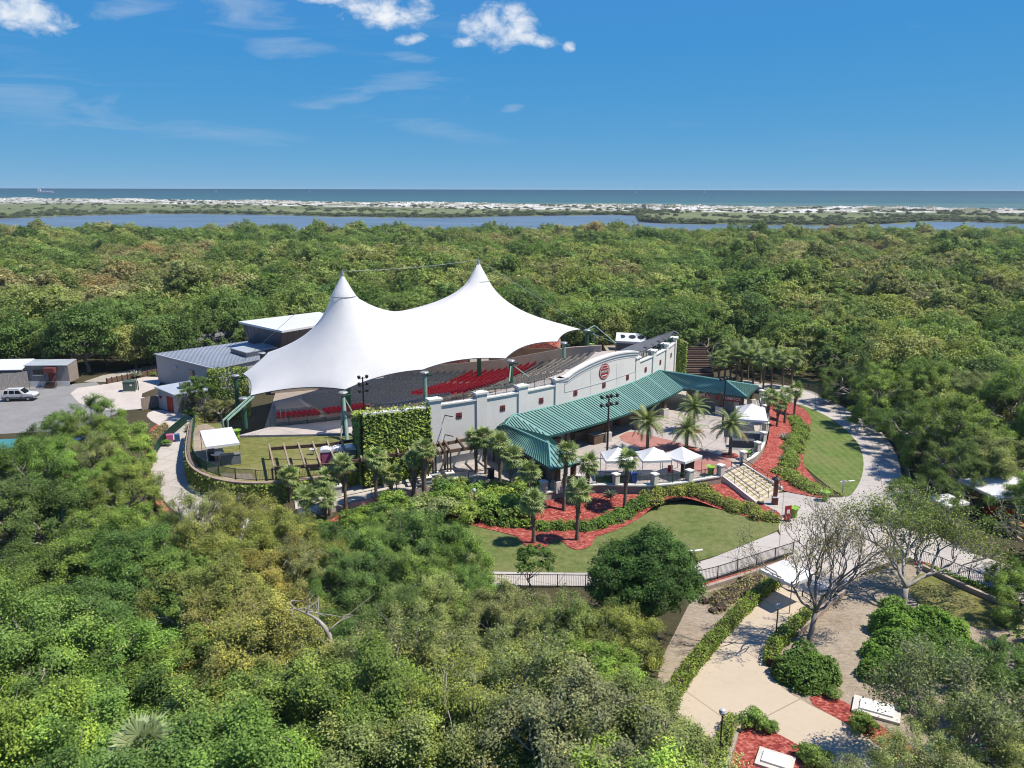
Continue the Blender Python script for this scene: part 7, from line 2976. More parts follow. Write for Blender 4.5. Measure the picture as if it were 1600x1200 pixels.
hedge('clipped_hedge', smooth_line([(21.93, 52.30), (19.64, 49.97), (18.38, 48.60), (17.38, 47.36), (16.78, 45.75)], 2), 0.85, 0.75, 'short clipped hedge running from the bare tree to the round hedge', BOX, 150, 52, 0.15, 0.11, lump=0.12, clipped=True)
hedge('clipped_hedge', smooth_line([(12.78, 40.15), (11.95, 38.40), (10.88, 36.14), (10.04, 34.09)], 1), 0.7, 0.75, 'narrow clipped hedge at the bottom fork of the path', BOX, 150, 53, 0.15, 0.11, lump=0.12, clipped=True)
hedge('hedge_mound', [(17.39, 44.36), (18.84, 45.04), (19.70, 44.08)], 2.7, 1.5, 'big rounded dense green hedge mound inside the path bend', (0.085, 0.145, 0.03), 90, 54, 0.18, 0.12, lump=0.16)
hedge('hedge_mound', smooth_line([(24.33, 44.87), (25.03, 47.56), (26.79, 49.94), (28.99, 50.77), (30.36, 49.92)], 2), 2.8, 1.6, 'big curved vivid green hedge right of the leaf litter clearing', (0.085, 0.16, 0.025), 80, 55, 0.19, 0.13, lump=0.18)
hedge('hedge_mound', [(25.63, 45.71), (28.46, 47.16), (29.75, 46.41)], 3.4, 1.3, 'shrub mass filling the hollow behind the big curved hedge', (0.07, 0.13, 0.025), 50, 56, 0.22, 0.14, lump=0.3)
hedge('flower_border', [(33.89, 59.51), (35.83, 56.47), (37.84, 53.32)], 0.7, 0.45, 'low leafy border inside the right picket fence', (0.11, 0.17, 0.04), 60, 57, 0.18, 0.1, lump=0.35)
hedge('shrub_border', [(14.78, 53.53), (17.12, 55.45), (19.70, 57.50)], 2.2, 0.5, 'sparse dry shrubs between the front fence and the entry hedge', (0.19, 0.175, 0.075), 14, 58, 0.2, 0.08, lump=0.5)
hedge('shrub_border', [(-40.79, 97.10), (-41.22, 101.70), (-40.28, 104.77)], 1.6, 0.8, 'ragged shrubs above the left path fence by the canopy', (0.16, 0.17, 0.06), 30, 59, 0.2, 0.1, lump=0.5)
hedge('shrub_border', [(-45.18, 99.39), (-44.28, 94.98), (-43.14, 90.92)], 1.4, 0.45, 'thin dry ground cover beside the left path fence', (0.2, 0.18, 0.08), 20, 60, 0.2, 0.08, lump=0.5)


# ---------------------------------------------------------------- trees
def vary(c, k, r):
    v = 1 + r.uniform(-k, k)
    return tuple(max(0.0, q * v * (1 + r.uniform(-k * 0.4, k * 0.4))) for q in c)


for s in range(5):
    oak_proto('near%d' % s, 'near_oak', 11 + s * 3, 66000, 0.125, 0.075, low=1.0 if s < 3 else 0.0)
for s in range(2):
    oak_proto('thin%d' % s, 'thin_oak', 41 + s, 34000, 0.12, 0.07, sparse=0.85)
tree_proto('round', 'round_tree', 50, 3.9, 3.7, 4.6, 30, 28, 120, 0.16, 0.095, 0.22, 1.6, lobe_r=0.34)
for s in range(3):
    oak_proto('mid%d' % s, 'wood_tree', 61 + s * 2, 15000, 0.30, 0.19, 'far_leaf', 'bark_pale', 5.0, 9.0, sides=4, low=1.0)
for s in range(3, 6):
    tree_proto('mid%d' % s, 'wood_tree', 60 + s, 5.3, 4.0, 5.0, 24, 20, 36, 0.33, 0.21, 0.26, 2.0, leafm='far_leaf', lobe_r=0.34, clump_r=0.36, zmin=-0.8)
for s in range(3):
    tree_proto('shrub%d' % s, 'shrub', 80 + s, 1.3, 0.9, 0.75, 9, 14, 26, 0.20, 0.10, 0.05, 0.25, lobe_r=0.45, clump_r=0.5)
tree_proto('small0', 'small_tree', 90, 1.7, 1.5, 3.1, 9, 14, 40, 0.17, 0.10, 0.07, 1.4, thin=0.1, twigs=3, lobe_r=0.36)

# tone name -> (leaf colour, words)
TONES = {
    'g': ((0.160, 0.245, 0.052), 'fresh green'),
    'd': ((0.110, 0.182, 0.046), 'deep green'),
    'o': ((0.228, 0.255, 0.062), 'yellow-olive'),
    'r': ((0.262, 0.240, 0.070), 'rusty yellow'),
    's': ((0.205, 0.245, 0.085), 'silvery olive'),
    'y': ((0.205, 0.285, 0.056), 'bright yellow-green'),
    'p': ((0.240, 0.270, 0.118), 'pale grey-green'),
}
trnd = random.Random(77)


def where_words(x, y):
    """plain words for where a tree stands on the site"""
    if y > 118 and x < -48:
        return 'behind the service yard'
    if y > 118 and x < 2:
        return 'behind the tent and stage'
    if y > 118:
        return 'in the wood behind the right end of the facade'
    if x > 30 and y > 62:
        return 'beyond the curved right path'
    if x > 14:
        return 'in the lower right corner'
    if x < -38 and y > 80:
        return 'below the car park'
    if y > 68:
        return 'in front of the loop path'
    if x < -22:
        return 'in the lower left thicket'
    if x < -6:
        return 'in the foreground thicket'
    return 'in the foreground left of the entry path'


# trees round the site: crown centre, crown radius, tone, form
FORE = [(-50.51, 90.27, 3.6, 'g', 0), (-41.65, 80.88, 3.7, 'y', 0), (-44.98, 76.06, 3.4, 'g', 0), (-39.97, 73.99, 3.4, 's', 0), (-44.91, 71.72, 3.6, 'g', 0), (-36.76, 70.92, 2.6, 'y', 0), (-43.04, 65.21, 4.0, 'd', 0), (-38.24, 65.17, 3.6, 'g', 0), (-34.18, 64.83, 3.4, 'y', 0), (-38.70, 57.36, 4.2, 'd', 0), (-35.42, 57.34, 3.8, 'd', 0), (-32.15, 57.32, 3.7, 'g', 0), (-29.72, 58.06, 3.0, 'g', 0), (-33.08, 50.47, 4.0, 'd', 0), (-29.60, 50.05, 4.0, 'g', 0), (-26.91, 51.03, 3.8, 'd', 0), (-26.07, 54.89, 3.2, 'd', 0), (-31.14, 44.46, 4.2, 'g', 0), (-27.30, 43.36, 4.2, 'd', 0), (-24.59, 44.11, 4.0, 'd', 0), (-22.90, 46.89, 3.7, 'g', 0), (-25.77, 37.39, 4.4, 'g', 0), (-22.46, 37.14, 4.2, 'd', 0), (-20.27, 39.18, 4.0, 'g', 0), (-22.77, 31.36, 4.6, 'y', 0), (-19.85, 31.34, 4.4, 'g', 0), (-17.26, 33.14, 4.2, 'd', 0), (-13.42, 30.48, 4.3, 'g', 0), (-18.78, 26.46, 4.6, 'g', 0), (-15.64, 26.78, 4.6, 'd', 0), (-12.57, 26.12, 4.6, 'g', 0), (-9.66, 26.43, 4.6, 'g', 0), (-24.30, 58.53, 2.8, 's', 1), (-21.40, 58.00, 2.9, 'o', 1), (-18.76, 56.50, 2.8, 'o', 0), (-16.36, 54.83, 2.7, 'o', 0), (-22.75, 52.24, 3.3, 'o', 0), (-19.65, 51.39, 3.4, 'o', 0), (-16.46, 49.98, 3.4, 'r', 0), (-13.66, 49.96, 3.0, 's', 1), (-19.65, 44.88, 3.8, 'o', 0), (-16.55, 43.92, 3.8, 'r', 0), (-13.69, 43.44, 3.7, 'o', 1), (-16.63, 37.94, 4.0, 'y', 0), (-13.63, 37.33, 4.0, 'o', 0), (-11.29, 38.52, 3.8, 's', 1), (-11.36, 32.19, 4.2, 'g', 0), (-8.58, 33.11, 4.2, 'g', 0), (-8.03, 28.14, 4.4, 'g', 0), (-5.31, 27.77, 4.4, 's', 0), (-13.56, 55.04, 2.2, 'd', 0), (-11.42, 54.80, 2.6, 'd', 0), (-9.68, 56.44, 2.2, 's', 1), (-7.62, 54.78, 2.7, 'd', 0), (-9.63, 48.43, 3.0, 'd', 0), (-7.04, 48.78, 3.0, 'g', 0), (-4.88, 50.50, 2.6, 'g', 0), (-9.69, 43.12, 3.4, 'd', 0), (-7.20, 42.81, 3.4, 'd', 0), (-4.90, 44.32, 3.2, 's', 0), (-3.05, 46.27, 2.6, 'g', 0), (-2.22, 42.35, 3.2, 's', 0), (-0.04, 43.22, 3.0, 's', 0), (-8.19, 37.54, 3.8, 's', 0), (-5.58, 37.30, 3.8, 's', 1), (-3.28, 38.24, 3.6, 's', 0), (-0.72, 37.98, 3.6, 'o', 0), (1.60, 39.72, 3.4, 's', 0), (3.75, 42.46, 3.0, 's', 0), (4.07, 37.84, 3.4, 'y', 0), (-5.70, 32.17, 4.0, 'y', 0), (-3.44, 33.57, 3.8, 'o', 1), (-0.97, 33.56, 3.8, 's', 0), (1.83, 34.04, 3.8, 's', 0), (4.28, 33.54, 3.8, 'p', 0), (6.28, 34.52, 3.4, 's', 0), (2.73, 29.61, 4.2, 'p', 0), (5.29, 30.00, 4.0, 's', 0), (-2.71, 28.12, 4.2, 'd', 0), (-0.05, 26.73, 4.4, 'd', 0), (6.20, 27.38, 3.6, 's', 0), (4.00, 26.38, 4.4, 'y', 0), (2.82, 44.76, 2.4, 'g', 0), (-9.35, 52.58, 2.6, 'g', 0), (-6.25, 50.91, 2.6, 'd', 0), (-11.15, 48.81, 2.8, 'd', 0), (-4.28, 48.40, 2.4, 'd', 0), (-13.75, 52.61, 2.4, 'o', 0), (-6.34, 53.42, 3.0, 'd', 0), (-4.77, 51.30, 2.9, 'g', 0), (-7.73, 55.71, 2.4, 's', 1), (-10.85, 56.45, 2.3, 'g', 1), (-2.68, 48.76, 2.5, 'd', 0), (-2.00, 46.61, 2.2, 's', 0), (-8.95, 54.78, 2.4, 'd', 0), (-46.41, 84.07, 3.0, 'g', 0), (-49.03, 80.02, 2.8, 'd', 0), (5.03, 43.96, 2.6, 'd', 0), (6.32, 42.45, 2.8, 'o', 0), (46.55, 81.98, 4.2, 'g', 0), (47.27, 90.45, 3.8, 'd', 0), (47.34, 100.02, 3.8, 'g', 0), (48.73, 81.96, 4.4, 'y', 0), (48.82, 75.26, 4.4, 's', 0), (38.33, 69.60, 3.2, 'd', 0), (43.31, 73.30, 3.0, 'd', 0), (60.09, 92.69, 4.6, 'g', 0), (58.31, 99.20, 4.4, 's', 0), (54.37, 102.83, 4.2, 'g', 0), (48.00, 110.00, 3.8, 'd', 0), (47.20, 67.79, 4.2, 'g', 0), (38.60, 52.93, 2.6, 'g', 0), (36.59, 49.86, 3.4, 'g', 0), (38.28, 56.13, 1.7, 'y', 0), (28.00, 41.27, 3.2, 'd', 0), (28.37, 38.95, 3.4, 'd', 0), (22.83, 34.71, 3.4, 's', 1), (24.58, 33.94, 3.6, 's', 1), (19.26, 32.07, 3.2, 's', 1), (21.18, 30.76, 3.6, 'p', 1), (16.24, 28.79, 3.2, 's', 1), (18.35, 27.69, 3.8, 's', 1), (22.20, 28.77, 3.8, 'p', 1), (15.49, 29.56, 2.4, 's', 1)]
LAND = [((-71, 112), 'the white car'), ((-50, 100), 'the left path fence'), ((-30, 84), 'the upper lawn canopy'), ((-46, 72), 'the teal shade sail'), ((-20, 68), 'the ramp pergola'), ((-16, 56), 'the left end of the front fence'), ((-18, 48), 'the thick dead limb'), ((-13, 36), 'the broken stub'), ((-36, 50), 'the lower left thicket edge'), ((-24, 38), 'the pale fan palm'), ((3, 58), 'the small slender tree'), ((12, 56), 'the round dark tree'), ((8, 46), 'the saw palmettos'), ((10, 36), 'the bottom fork'), ((26, 38), 'the utility covers'), ((34, 40), 'the pond'), ((38, 52), 'the right picket fence'), ((45, 70), 'the marquee'), ((40, 84), 'the crescent lawn'), ((44, 104), 'the blue bin on the path')]
NTH = 'second third fourth fifth sixth seventh eighth ninth tenth eleventh twelfth thirteenth fourteenth fifteenth sixteenth seventeenth eighteenth nineteenth twentieth'.split()


def single_out(items):
    """items: [object, base label]; where several share a base label, tell them apart by their order from the left"""
    by = {}
    for o, lab in items:
        by.setdefault(lab, []).append(o)
    for lab, os_ in by.items():
        os_.sort(key=lambda o: o.location.x / max(1.0, o.location.y))
        n = len(os_)
        for i, o in enumerate(os_):
            if n == 1:
                o['label'] = lab
            elif i == 0:
                o['label'] = 'leftmost ' + lab
            elif i == n - 1:
                o['label'] = 'rightmost ' + lab
            else:
                o['label'] = NTH[min(i - 1, len(NTH) - 1)] + ' from left, ' + lab


def near_land(x, y):
    d, best, c = 1e9, None, None
    for p, nm in LAND:
        q = math.hypot(p[0] - x, p[1] - y)
        if q < d:
            d, best, c = q, nm, p
    dx, dy = x - c[0], y - c[1]
    if abs(dx) > abs(dy):
        return ('right of ' if dx > 0 else 'left of ') + best
    return ('behind ' if dy > 0 else 'in front of ') + best


fore_items = []
for (x, y, rad, tone, form) in FORE:
    d = math.hypot(x, y)
    base = 4.3
    sc = rad / base * (0.86 if x > 16 and y < 70 else 1.1)
    if form:
        key = 'thin%d' % trnd.randrange(2)
    else:
        key = 'near%d' % trnd.randrange(5)
    col, words = TONES[tone]
    lab = '%s %stree %s' % (words, 'open-branched ' if form else 'leafy ', near_land(x, y))
    zs = sc * trnd.uniform(0.82, 1.14) if rad > 3 else sc * 1.12
    if 50 < y < 78 and -26 < x < 0:
        zs *= 1.16
    fore_items.append((plant_tree(key, 'oak_tree', (x, y, 0), trnd.uniform(0, 6.28), (sc, sc, zs), vary(col, 0.15, trnd), lab, 'tree', 'oak trees round the site'), lab))
single_out(fore_items)

plant_tree('round', 'round_tree', (*(9.21, 49.04), 0), 0.4, 0.95, (0.062, 0.125, 0.028), 'dense round dark green tree left of the entry tent and front fence')
plant_tree('small0', 'small_tree', (*(1.70, 55.15), 0), 0.4, 0.9, (0.085, 0.16, 0.03), 'small slender green tree in front of the front path')
plant_tree('small0', 'small_tree', (*(31.23, 59.15), 0), 1.4, 0.45, (0.14, 0.32, 0.03), 'vivid lime-green young shrub by the end of the right picket fence')
plant_tree('near1', 'oak_tree', (*(-41.62, 104.13), 0), 0.4, 0.72, (0.085, 0.15, 0.03), 'green tree in front of the grey stage building wall')
plant_tree('thin0', 'shrub_tree', (*(-38.81, 102.27), 0), 1.4, (0.62, 0.62, 0.45), (0.17, 0.18, 0.07), 'pale tangled shrub between the annex and the tent corner')
plant_tree('thin1', 'shrub_tree', (*(-43.72, 104.83), 0), 1.4, (0.4, 0.4, 0.3), (0.16, 0.16, 0.14), 'grey bushy shrub at the corrugated annex wall')
extra = []
for i, px in enumerate([(-14.90, 68.24), (-13.59, 68.81), (-12.16, 68.80), (-10.66, 69.98), (-9.48, 71.20), (-13.83, 66.27), (-12.15, 66.53), (-10.53, 67.36), (-17.15, 65.74), (-19.01, 66.30)]):
    col, words = TONES['gydgoygsgd'[i]]
    lab = '%s shrub below the front of the ramp' % words
    extra.append((plant_tree('shrub%d' % (i % 3), 'shrub', (px[0], px[1], 0.0), i * 1.7, 0.75 + 0.3 * ((i * 5) % 4) / 3, vary(col, 0.15, trnd), lab, 'shrub', 'shrubs below the ramp'), lab))
single_out(extra)
shrub_items = []
for i, (px, c, lab) in enumerate(zip([(-7.63, 71.25), (-6.35, 69.09), (-5.42, 71.23), (-4.30, 68.78), (-3.60, 71.54), (-2.44, 69.97), (-6.41, 74.54), (-5.03, 74.87), (-3.07, 73.83), (-1.38, 71.52), (-0.51, 69.96), (0.47, 72.48), (-1.56, 74.50), (0.33, 69.65), (1.24, 73.80), (-8.47, 70.01), (-9.57, 69.11), (-10.89, 70.03)],
                                     ['g', 'p', 'g', 'y', 'p', 'g', 'd', 'g', 'g', 'y', 'g', 'd', 'd', 'g', 'y', 'p', 'g', 'y'],
                                     range(18))):
    col, words = TONES[c]
    lab = '%s low shrub in the bed left of the sabal palms' % words
    shrub_items.append((plant_tree('shrub%d' % (i % 3), 'shrub', (px[0], px[1], bank(*px)), i * 1.3, 1.0 + 0.25 * ((i * 3) % 4) / 3, vary(tuple(q * 1.15 for q in col), 0.15, trnd), lab, 'shrub', 'shrubs below the dark pergola'), lab))
single_out(shrub_items)
for i, px in enumerate([(-59.12, 127.86), (-41.44, 90.91), (13.92, 39.75), (14.75, 39.47), (16.07, 37.35), (16.41, 36.60), (19.61, 42.52), (23.48, 41.28), (20.04, 39.45)]):
    plant_tree('shrub%d' % (i % 3), 'shrub', (px[0], px[1], 0.02), i * 1.1, 0.35 + 0.1 * (i % 3), vary(TONES['g'][0], 0.2, trnd), ['small shrub at the end of the timber retaining wall', 'small shrub beside the left path fence', 'small tuft left at the top of the lower mulch bed', 'small tuft right of another in the lower mulch bed', 'round tuft on the right edge of the lower mulch bed', 'lowest round tuft of the lower mulch bed', 'small green tuft in the mulch below the hedge mound', 'small tuft beside the pale concrete slab', 'orange-tinged tuft along the entry path edge'][i], 'shrub')


# ---- trees built limb by limb
def branching(name, loc, label, height, seed, r0, spread, n_main, depth, leaf_n, color, L=0.16, lean=(0, 0), barkm='bark_pale', fork=0.22, up=0.35, leaf_depth=2, mains=None, clump=0.5):
    g_ = np.random.default_rng(seed)
    e = thing(name, loc, label, 'tree')
    mb = MB()
    P, N, T = [], [], []
    fk = np.array([lean[0] * fork, lean[1] * fork, height * fork])
    mb.tube([(0, 0, -0.2), (0, 0, 0.1), tuple(fk * [0.5, 0.5, 0.5]), tuple(fk)], [r0 * 1.6, r0 * 1.1, r0 * 0.95, r0 * 0.9], 9)

    def grow(p, d, l, r, k):
        d = d / np.linalg.norm(d)
        q = p + d * l
        pts = limb(mb, p, q, r, r * 0.62, g_, 0.09, 4, 6 if k > 2 else 4)
        q = np.array(pts[-1])
        if k <= leaf_depth:
            for _ in range(leaf_n):
                b = p + (q - p) * g_.uniform(0.35, 1.1)
                P.append(b + g_.normal(size=3) * clump * 0.5)
                N.append(g_.normal(size=3) * 0.6 + [0, 0, 0.6])
                T.append(g_.uniform(0, 1))
        if k == 0:
            return
        nc = 2 if g_.uniform() < 0.45 else 3
        for i in range(nc):
            a = g_.normal(size=3)
            a -= d * a.dot(d)
            a /= np.linalg.norm(a) + 1e-9
            nd = d + a * spread * g_.uniform(0.6, 1.25) + np.array([0, 0, up * g_.uniform(0.2, 1.0)])
            st = p + (q - p) * (1.0 if i == 0 else g_.uniform(0.55, 1.0))
            grow(st, nd, l * g_.uniform(0.66, 0.86), r * 0.62, k - 1)

    if mains is None:
        mains = []
        for i in range(n_main):
            a = 2 * PI * i / n_main + g_.uniform(-0.4, 0.4)
            mains.append((math.cos(a) * 0.75 + lean[0] / height, math.sin(a) * 0.75 + lean[1] / height, g_.uniform(0.8, 1.3)))
    for m in mains:
        grow(fk, np.array(m[:3], float), height * (m[3] if len(m) > 3 else 0.24) * g_.uniform(0.9, 1.15), r0 * 0.62, depth)
    mb.build('trunk', barkm, e, local=True, smooth=True)
    g2 = np.random.default_rng(seed + 1)
    P, N, T = np.array(P), np.array(N), np.array(T)
    N /= np.linalg.norm(N, axis=1, keepdims=True)
    me = quads_mesh('crown', leaf_quads(P, N, L, L * 0.55, g2), T, 'leaf')
    o = bpy.data.objects.new('crown', me)
    COL.objects.link(o)
    o.parent = e
    o.color = (*color, 1)
    return e


branching('bare_tree', (*(20.27, 48.51), 0), 'nearly bare grey tree with fine upright branches beside the entry tent', 9.4, 5, 0.18, 0.55, 4, 5, 5, (0.20, 0.19, 0.08), 0.13, (1.2, 0.6), 'bark', 0.24, 0.42, 1, [(-0.95, -0.25, 1.0, 0.23), (-0.35, 0.2, 1.2, 0.23), (0.1, 0.5, 1.3, 0.25), (0.75, 0.2, 1.0, 0.25), (0.35, -0.4, 1.2, 0.22), (1.1, 0.5, 0.7, 0.2)], 0.35)
branching('spreading_oak', (*(28.87, 53.18), 0), 'spreading oak with bent grey limbs left of the right picket fence', 8.2, 9, 0.26, 0.62, 4, 5, 20, (0.155, 0.205, 0.06), 0.17, (0.3, 0.5), 'bark_pale', 0.2, 0.36, 1, [(-0.5, 0.8, 1.2, 0.24), (0.2, 0.9, 1.2, 0.26), (1.4, 0.4, 0.6, 0.28), (1.1, 0.9, 0.45, 0.2)], 0.8)
branching('spreading_oak', (*(43.15, 54.82), 0), 'oak reaching in over the path from the right edge', 8.4, 14, 0.3, 0.62, 4, 5, 7, (0.14, 0.19, 0.06), 0.17, (-1.0, 0.6), 'bark_pale', 0.22, 0.36, 1, [(-1.0, 0.5, 1.0, 0.26), (-0.4, 0.9, 1.1, 0.26), (0.4, 0.3, 1.2, 0.24), (-0.8, -0.2, 1.1, 0.22)], 0.8)
branching('spreading_oak', (*(22.39, 34.93), 0), 'silvery oak with pale limbs over the pond in the lower right corner', 7.5, 17, 0.22, 0.6, 4, 5, 20, (0.155, 0.19, 0.085), 0.15, (0.2, 0.3), 'bark_pale', 0.2, 0.36, 1, None, 0.7)
# bare limbs showing above the foreground canopy
def dead_limb(pts, r0, label, seed):
    g_ = np.random.default_rng(seed)
    c = pts[0]
    e = thing('dead_limb', (c[0], c[1], 0), label, 'limb')
    mb = MB()
    line = [(c[0], c[1], 0.0), (c[0], c[1], c[2] * 0.6)] + list(pts)
    n = len(line)
    rad = [r0 * (1.15 - 0.95 * i / (n - 1)) + 0.02 * g_.normal() for i in range(n)]
    mb.tube(smooth_line(line, 1), [max(0.03, np.interp(i / (2 * n - 3), np.linspace(0, 1, n), rad)) for i in range(len(smooth_line(line, 1)))], 8)
    for i in range(9):
        k = g_.integers(2, n - 1)
        a = np.array(line[k]) + (np.array(line[k + 1]) - np.array(line[k])) * g_.uniform()
        d = g_.normal(size=3) * [0.8, 0.8, 0.5] + [0, 0, 0.3]
        q = limb(mb, a, a + d * g_.uniform(0.5, 1.1), r0 * 0.3, r0 * 0.06, g_, 0.2, 3, 5)
        for _ in range(2):
            d2 = d + g_.normal(size=3) * 0.8
            limb(mb, q[2], np.array(q[2]) + d2 * 0.5, r0 * 0.14, r0 * 0.03, g_, 0.2, 2, 4)
    mb.build('wood', 'bark_pale', e, smooth=True)


dead_limb([(*(-9.71, 38.47), 6.4), (*(-10.24, 38.75), 7.2), (*(-10.92, 38.92), 7.6), (*(-11.81, 39.18), 7.8)], 0.2, 'grey limb arching out of the foreground canopy', 3)

# ---------------------------------------------------------------- the wood behind and beside the site
CLEAR = [(-105, 92), (-105, 126), (-74, 127), (-60, 129), (-56, 138), (-38, 142), (-16, 152), (8, 146), (20, 140), (36, 136), (40, 124)] + [(p[0] + 6.2, p[1] + 2.0) for p in smooth_line(RIGHT_EDGE, 1)] + [(56, 70), (60, 40), (30, 10), (-90, 10)]
pts = []
wr = random.Random(5)
yy = 60.0
while yy < 478:
    cell = 6.6 if yy < 220 else 7.6
    half = yy * 0.67 + 22
    xx = -half + wr.uniform(0, cell)
    while xx < half:
        x, y = xx + wr.uniform(-2.2, 2.2), yy + wr.uniform(-2.2, 2.2)
        ok = not inside((x, y), CLEAR) and not (y < 96 and x < 30) and y < 452 + 14 * math.sin(x * 0.013 + 1.0) + 8 * math.sin(x * 0.041)
        if ok and y < 118:
            for f in FORE:
                if math.hypot(f[0] - x, f[1] - y) < 4.4:
                    ok = False
                    break
        if ok and 42 < x < 76 and y < 86:
            ok = False
        if ok:
            pts.append((x, y))
        xx += cell
    yy += cell * 0.9
# the wood goes on beside the site, outside the picture
yy = 14.0
while yy < 118:
    for sgn in (-1, 1):
        xx = yy * 0.69 + 11
        while xx < yy * 0.69 + 60:
            p = (sgn * (xx + wr.uniform(-1.5, 1.5)), yy + wr.uniform(-1.5, 1.5))
            if not (sgn < 0 and p[1] > 96 and p[0] > -105):
                pts.append(p)
            xx += 6.4
    yy += 6.4
pts.sort(key=lambda p: math.hypot(*p))
IND = 165
wood_items = []
WOOD = [(-75, 'the trailer'), (-58, 'the timber retaining wall'), (-42, 'the grey shed'), (-24, 'the stage tower'), (-8, 'the left tent peak'), (6, 'the right tent peak'), (18, 'the cooling unit'), (30, 'the timber terraces'), (44, 'the palm grove'), (60, 'the curved right path'), (80, 'the right path bend'), (110, 'the marquee')]
fu = cam_data.lens / 36.0
n_ind = 0
far_pts = []
for (x, y) in pts:
    inframe = abs(x) < (y + 6) * 0.655 + 4
    if n_ind < IND and inframe and y < 200:
        n_ind += 1
        sc = wr.uniform(0.68, 1.22)
        key = 'mid%d' % wr.randrange(6)
        row = 'front' if y < 135 else ('middle' if y < 152 else 'rear')
        nm = min(WOOD, key=lambda q: abs(q[0] - x * 125.0 / y))[1]
        lab = 'crown in the %s of the wood behind %s' % (row, nm)
        wood_items.append((plant_tree(key, 'wood_tree', (x, y, 0), wr.uniform(0, 6.28), (sc, sc, sc * wr.uniform(0.85, 1.15)), (0.08, 0.13, 0.03), lab, 'tree', 'trees of the wood behind the site'), lab))
    else:
        far_pts.append((x, y))

single_out(wood_items)


def scatter(name, protos, P, scales, zs, label, cat, seed=3, squash=None):
    """one mass of instanced plants (too many to be things): points carry their own size, turn and kind"""
    lib = bpy.data.collections.new(name + '_library')
    for q in protos:
        lib.objects.link(q)
    r_ = np.random.default_rng(seed)
    n = len(P)
    me = bpy.data.meshes.new(name)
    me.from_pydata([(x, y, z) for (x, y), z in zip(P, zs)], [], [])
    for nm, vals in (('size', scales), ('turn', r_.uniform(0, 6.28, n)), ('tall', r_.uniform(0.85, 1.2, n) if squash is None else squash)):
        at = me.attributes.new(nm, 'FLOAT', 'POINT')
        at.data.foreach_set('value', np.array(vals, np.float32))
    at = me.attributes.new('which', 'INT', 'POINT')
    at.data.foreach_set('value', r_.integers(0, len(protos), n).astype(np.int32))
    o = bpy.data.objects.new(name, me)
    COL.objects.link(o)
    ng = bpy.data.node_groups.new(name + '_scatter', 'GeometryNodeTree')
    ng.interface.new_socket('Geometry', in_out='INPUT', socket_type='NodeSocketGeometry')
    ng.interface.new_socket('Geometry', in_out='OUTPUT', socket_type='NodeSocketGeometry')
    N, Lk = ng.nodes, ng.links
    gi, go = N.new('NodeGroupInput'), N.new('NodeGroupOutput')
    ci = N.new('GeometryNodeCollectionInfo')
    ci.inputs['Collection'].default_value = lib
    ci.inputs['Separate Children'].default_value = True
    ci.inputs['Reset Children'].default_value = True
    ip = N.new('GeometryNodeInstanceOnPoints')
    ip.inputs['Pick Instance'].default_value = True

    def attr(nm, typ):
        a = N.new('GeometryNodeInputNamedAttribute')
        a.data_type = typ
        a.inputs['Name'].default_value = nm
        return a.outputs['Attribute']
    eu = N.new('ShaderNodeCombineXYZ')
    Lk.new(attr('turn', 'FLOAT'), eu.inputs['Z'])
    sc_ = N.new('ShaderNodeCombineXYZ')
    s = attr('size', 'FLOAT')
    Lk.new(s, sc_.inputs['X'])
    Lk.new(s, sc_.inputs['Y'])
    mu = N.new('ShaderNodeMath')
    mu.operation = 'MULTIPLY'
    Lk.new(s, mu.inputs[0])
    Lk.new(attr('tall', 'FLOAT'), mu.inputs[1])
    Lk.new(mu.outputs[0], sc_.inputs['Z'])
    mtp = N.new('GeometryNodeMeshToPoints')
    Lk.new(gi.outputs[0], mtp.inputs[0])
    Lk.new(mtp.outputs[0], ip.inputs['Points'])
    Lk.new(ci.outputs[0], ip.inputs['Instance'])
    Lk.new(attr('which', 'INT'), ip.inputs['Instance Index'])
    Lk.new(eu.outputs[0], ip.inputs['Rotation'])
    Lk.new(sc_.outputs[0], ip.inputs['Scale'])
    Lk.new(ip.outputs[0], go.inputs[0])
    md = o.modifiers.new('scatter', 'NODES')
    md.node_group = ng
    tag(o, label, cat, kind='stuff')
    return o


def lone(name, q, tone, m, trunk=None):
    me = quads_mesh(name, q, tone, m)
    return bpy.data.objects.new(name, me)


far_protos = []
for s in range(2):
    crown, _t = oak_proto('far%d' % s, 'far_crown', 121 + s * 2, 6500, 0.46, 0.30, 'far_leaf', 'bark_pale', 5.6, 9.4, sides=3, low=1.0)
    far_protos.append(bpy.data.objects.new('far_crown', crown))
for s, (rx, rz, cz) in enumerate(((6.2, 3.6, 5.2), (5.2, 3.2, 5.6), (6.8, 3.2, 5.4), (4.4, 3.6, 6.4))):
    q, tone, lc, lr = crown_arrays(140 + s, rx, rz, cz, 18, 15, 26, 0.46, 0.30, 0.33, 0.0, 0.36, -0.5)
    far_protos.append(lone('far_crown', q, tone, 'far_leaf'))
wn_ = np.random.default_rng(9)
sc_far = 0.55 + 0.7 * wn_.uniform(0, 1, len(far_pts)) ** 0.8
scatter('far_woodland', far_protos, far_pts, sc_far, np.full(len(far_pts), -0.3) + wn_.uniform(-1.2, 1.0, len(far_pts)), 'dense green woodland canopy stretching to the lagoon', 'woodland')

# mangrove scrub on the far shore and shrubs among the dunes
scrub = []
for s in range(3):
    q, tone, lc, lr = crown_arrays(140 + s, 4.5, 2.2, 1.6, 10, 7, 9, 1.5, 1.0, 0.45, 0.0, 0.5)
    scrub.append(lone('scrub_crown', q, tone, 'scrub_leaf'))
SP, SS, SQ = [], [], []
sr = random.Random(12)


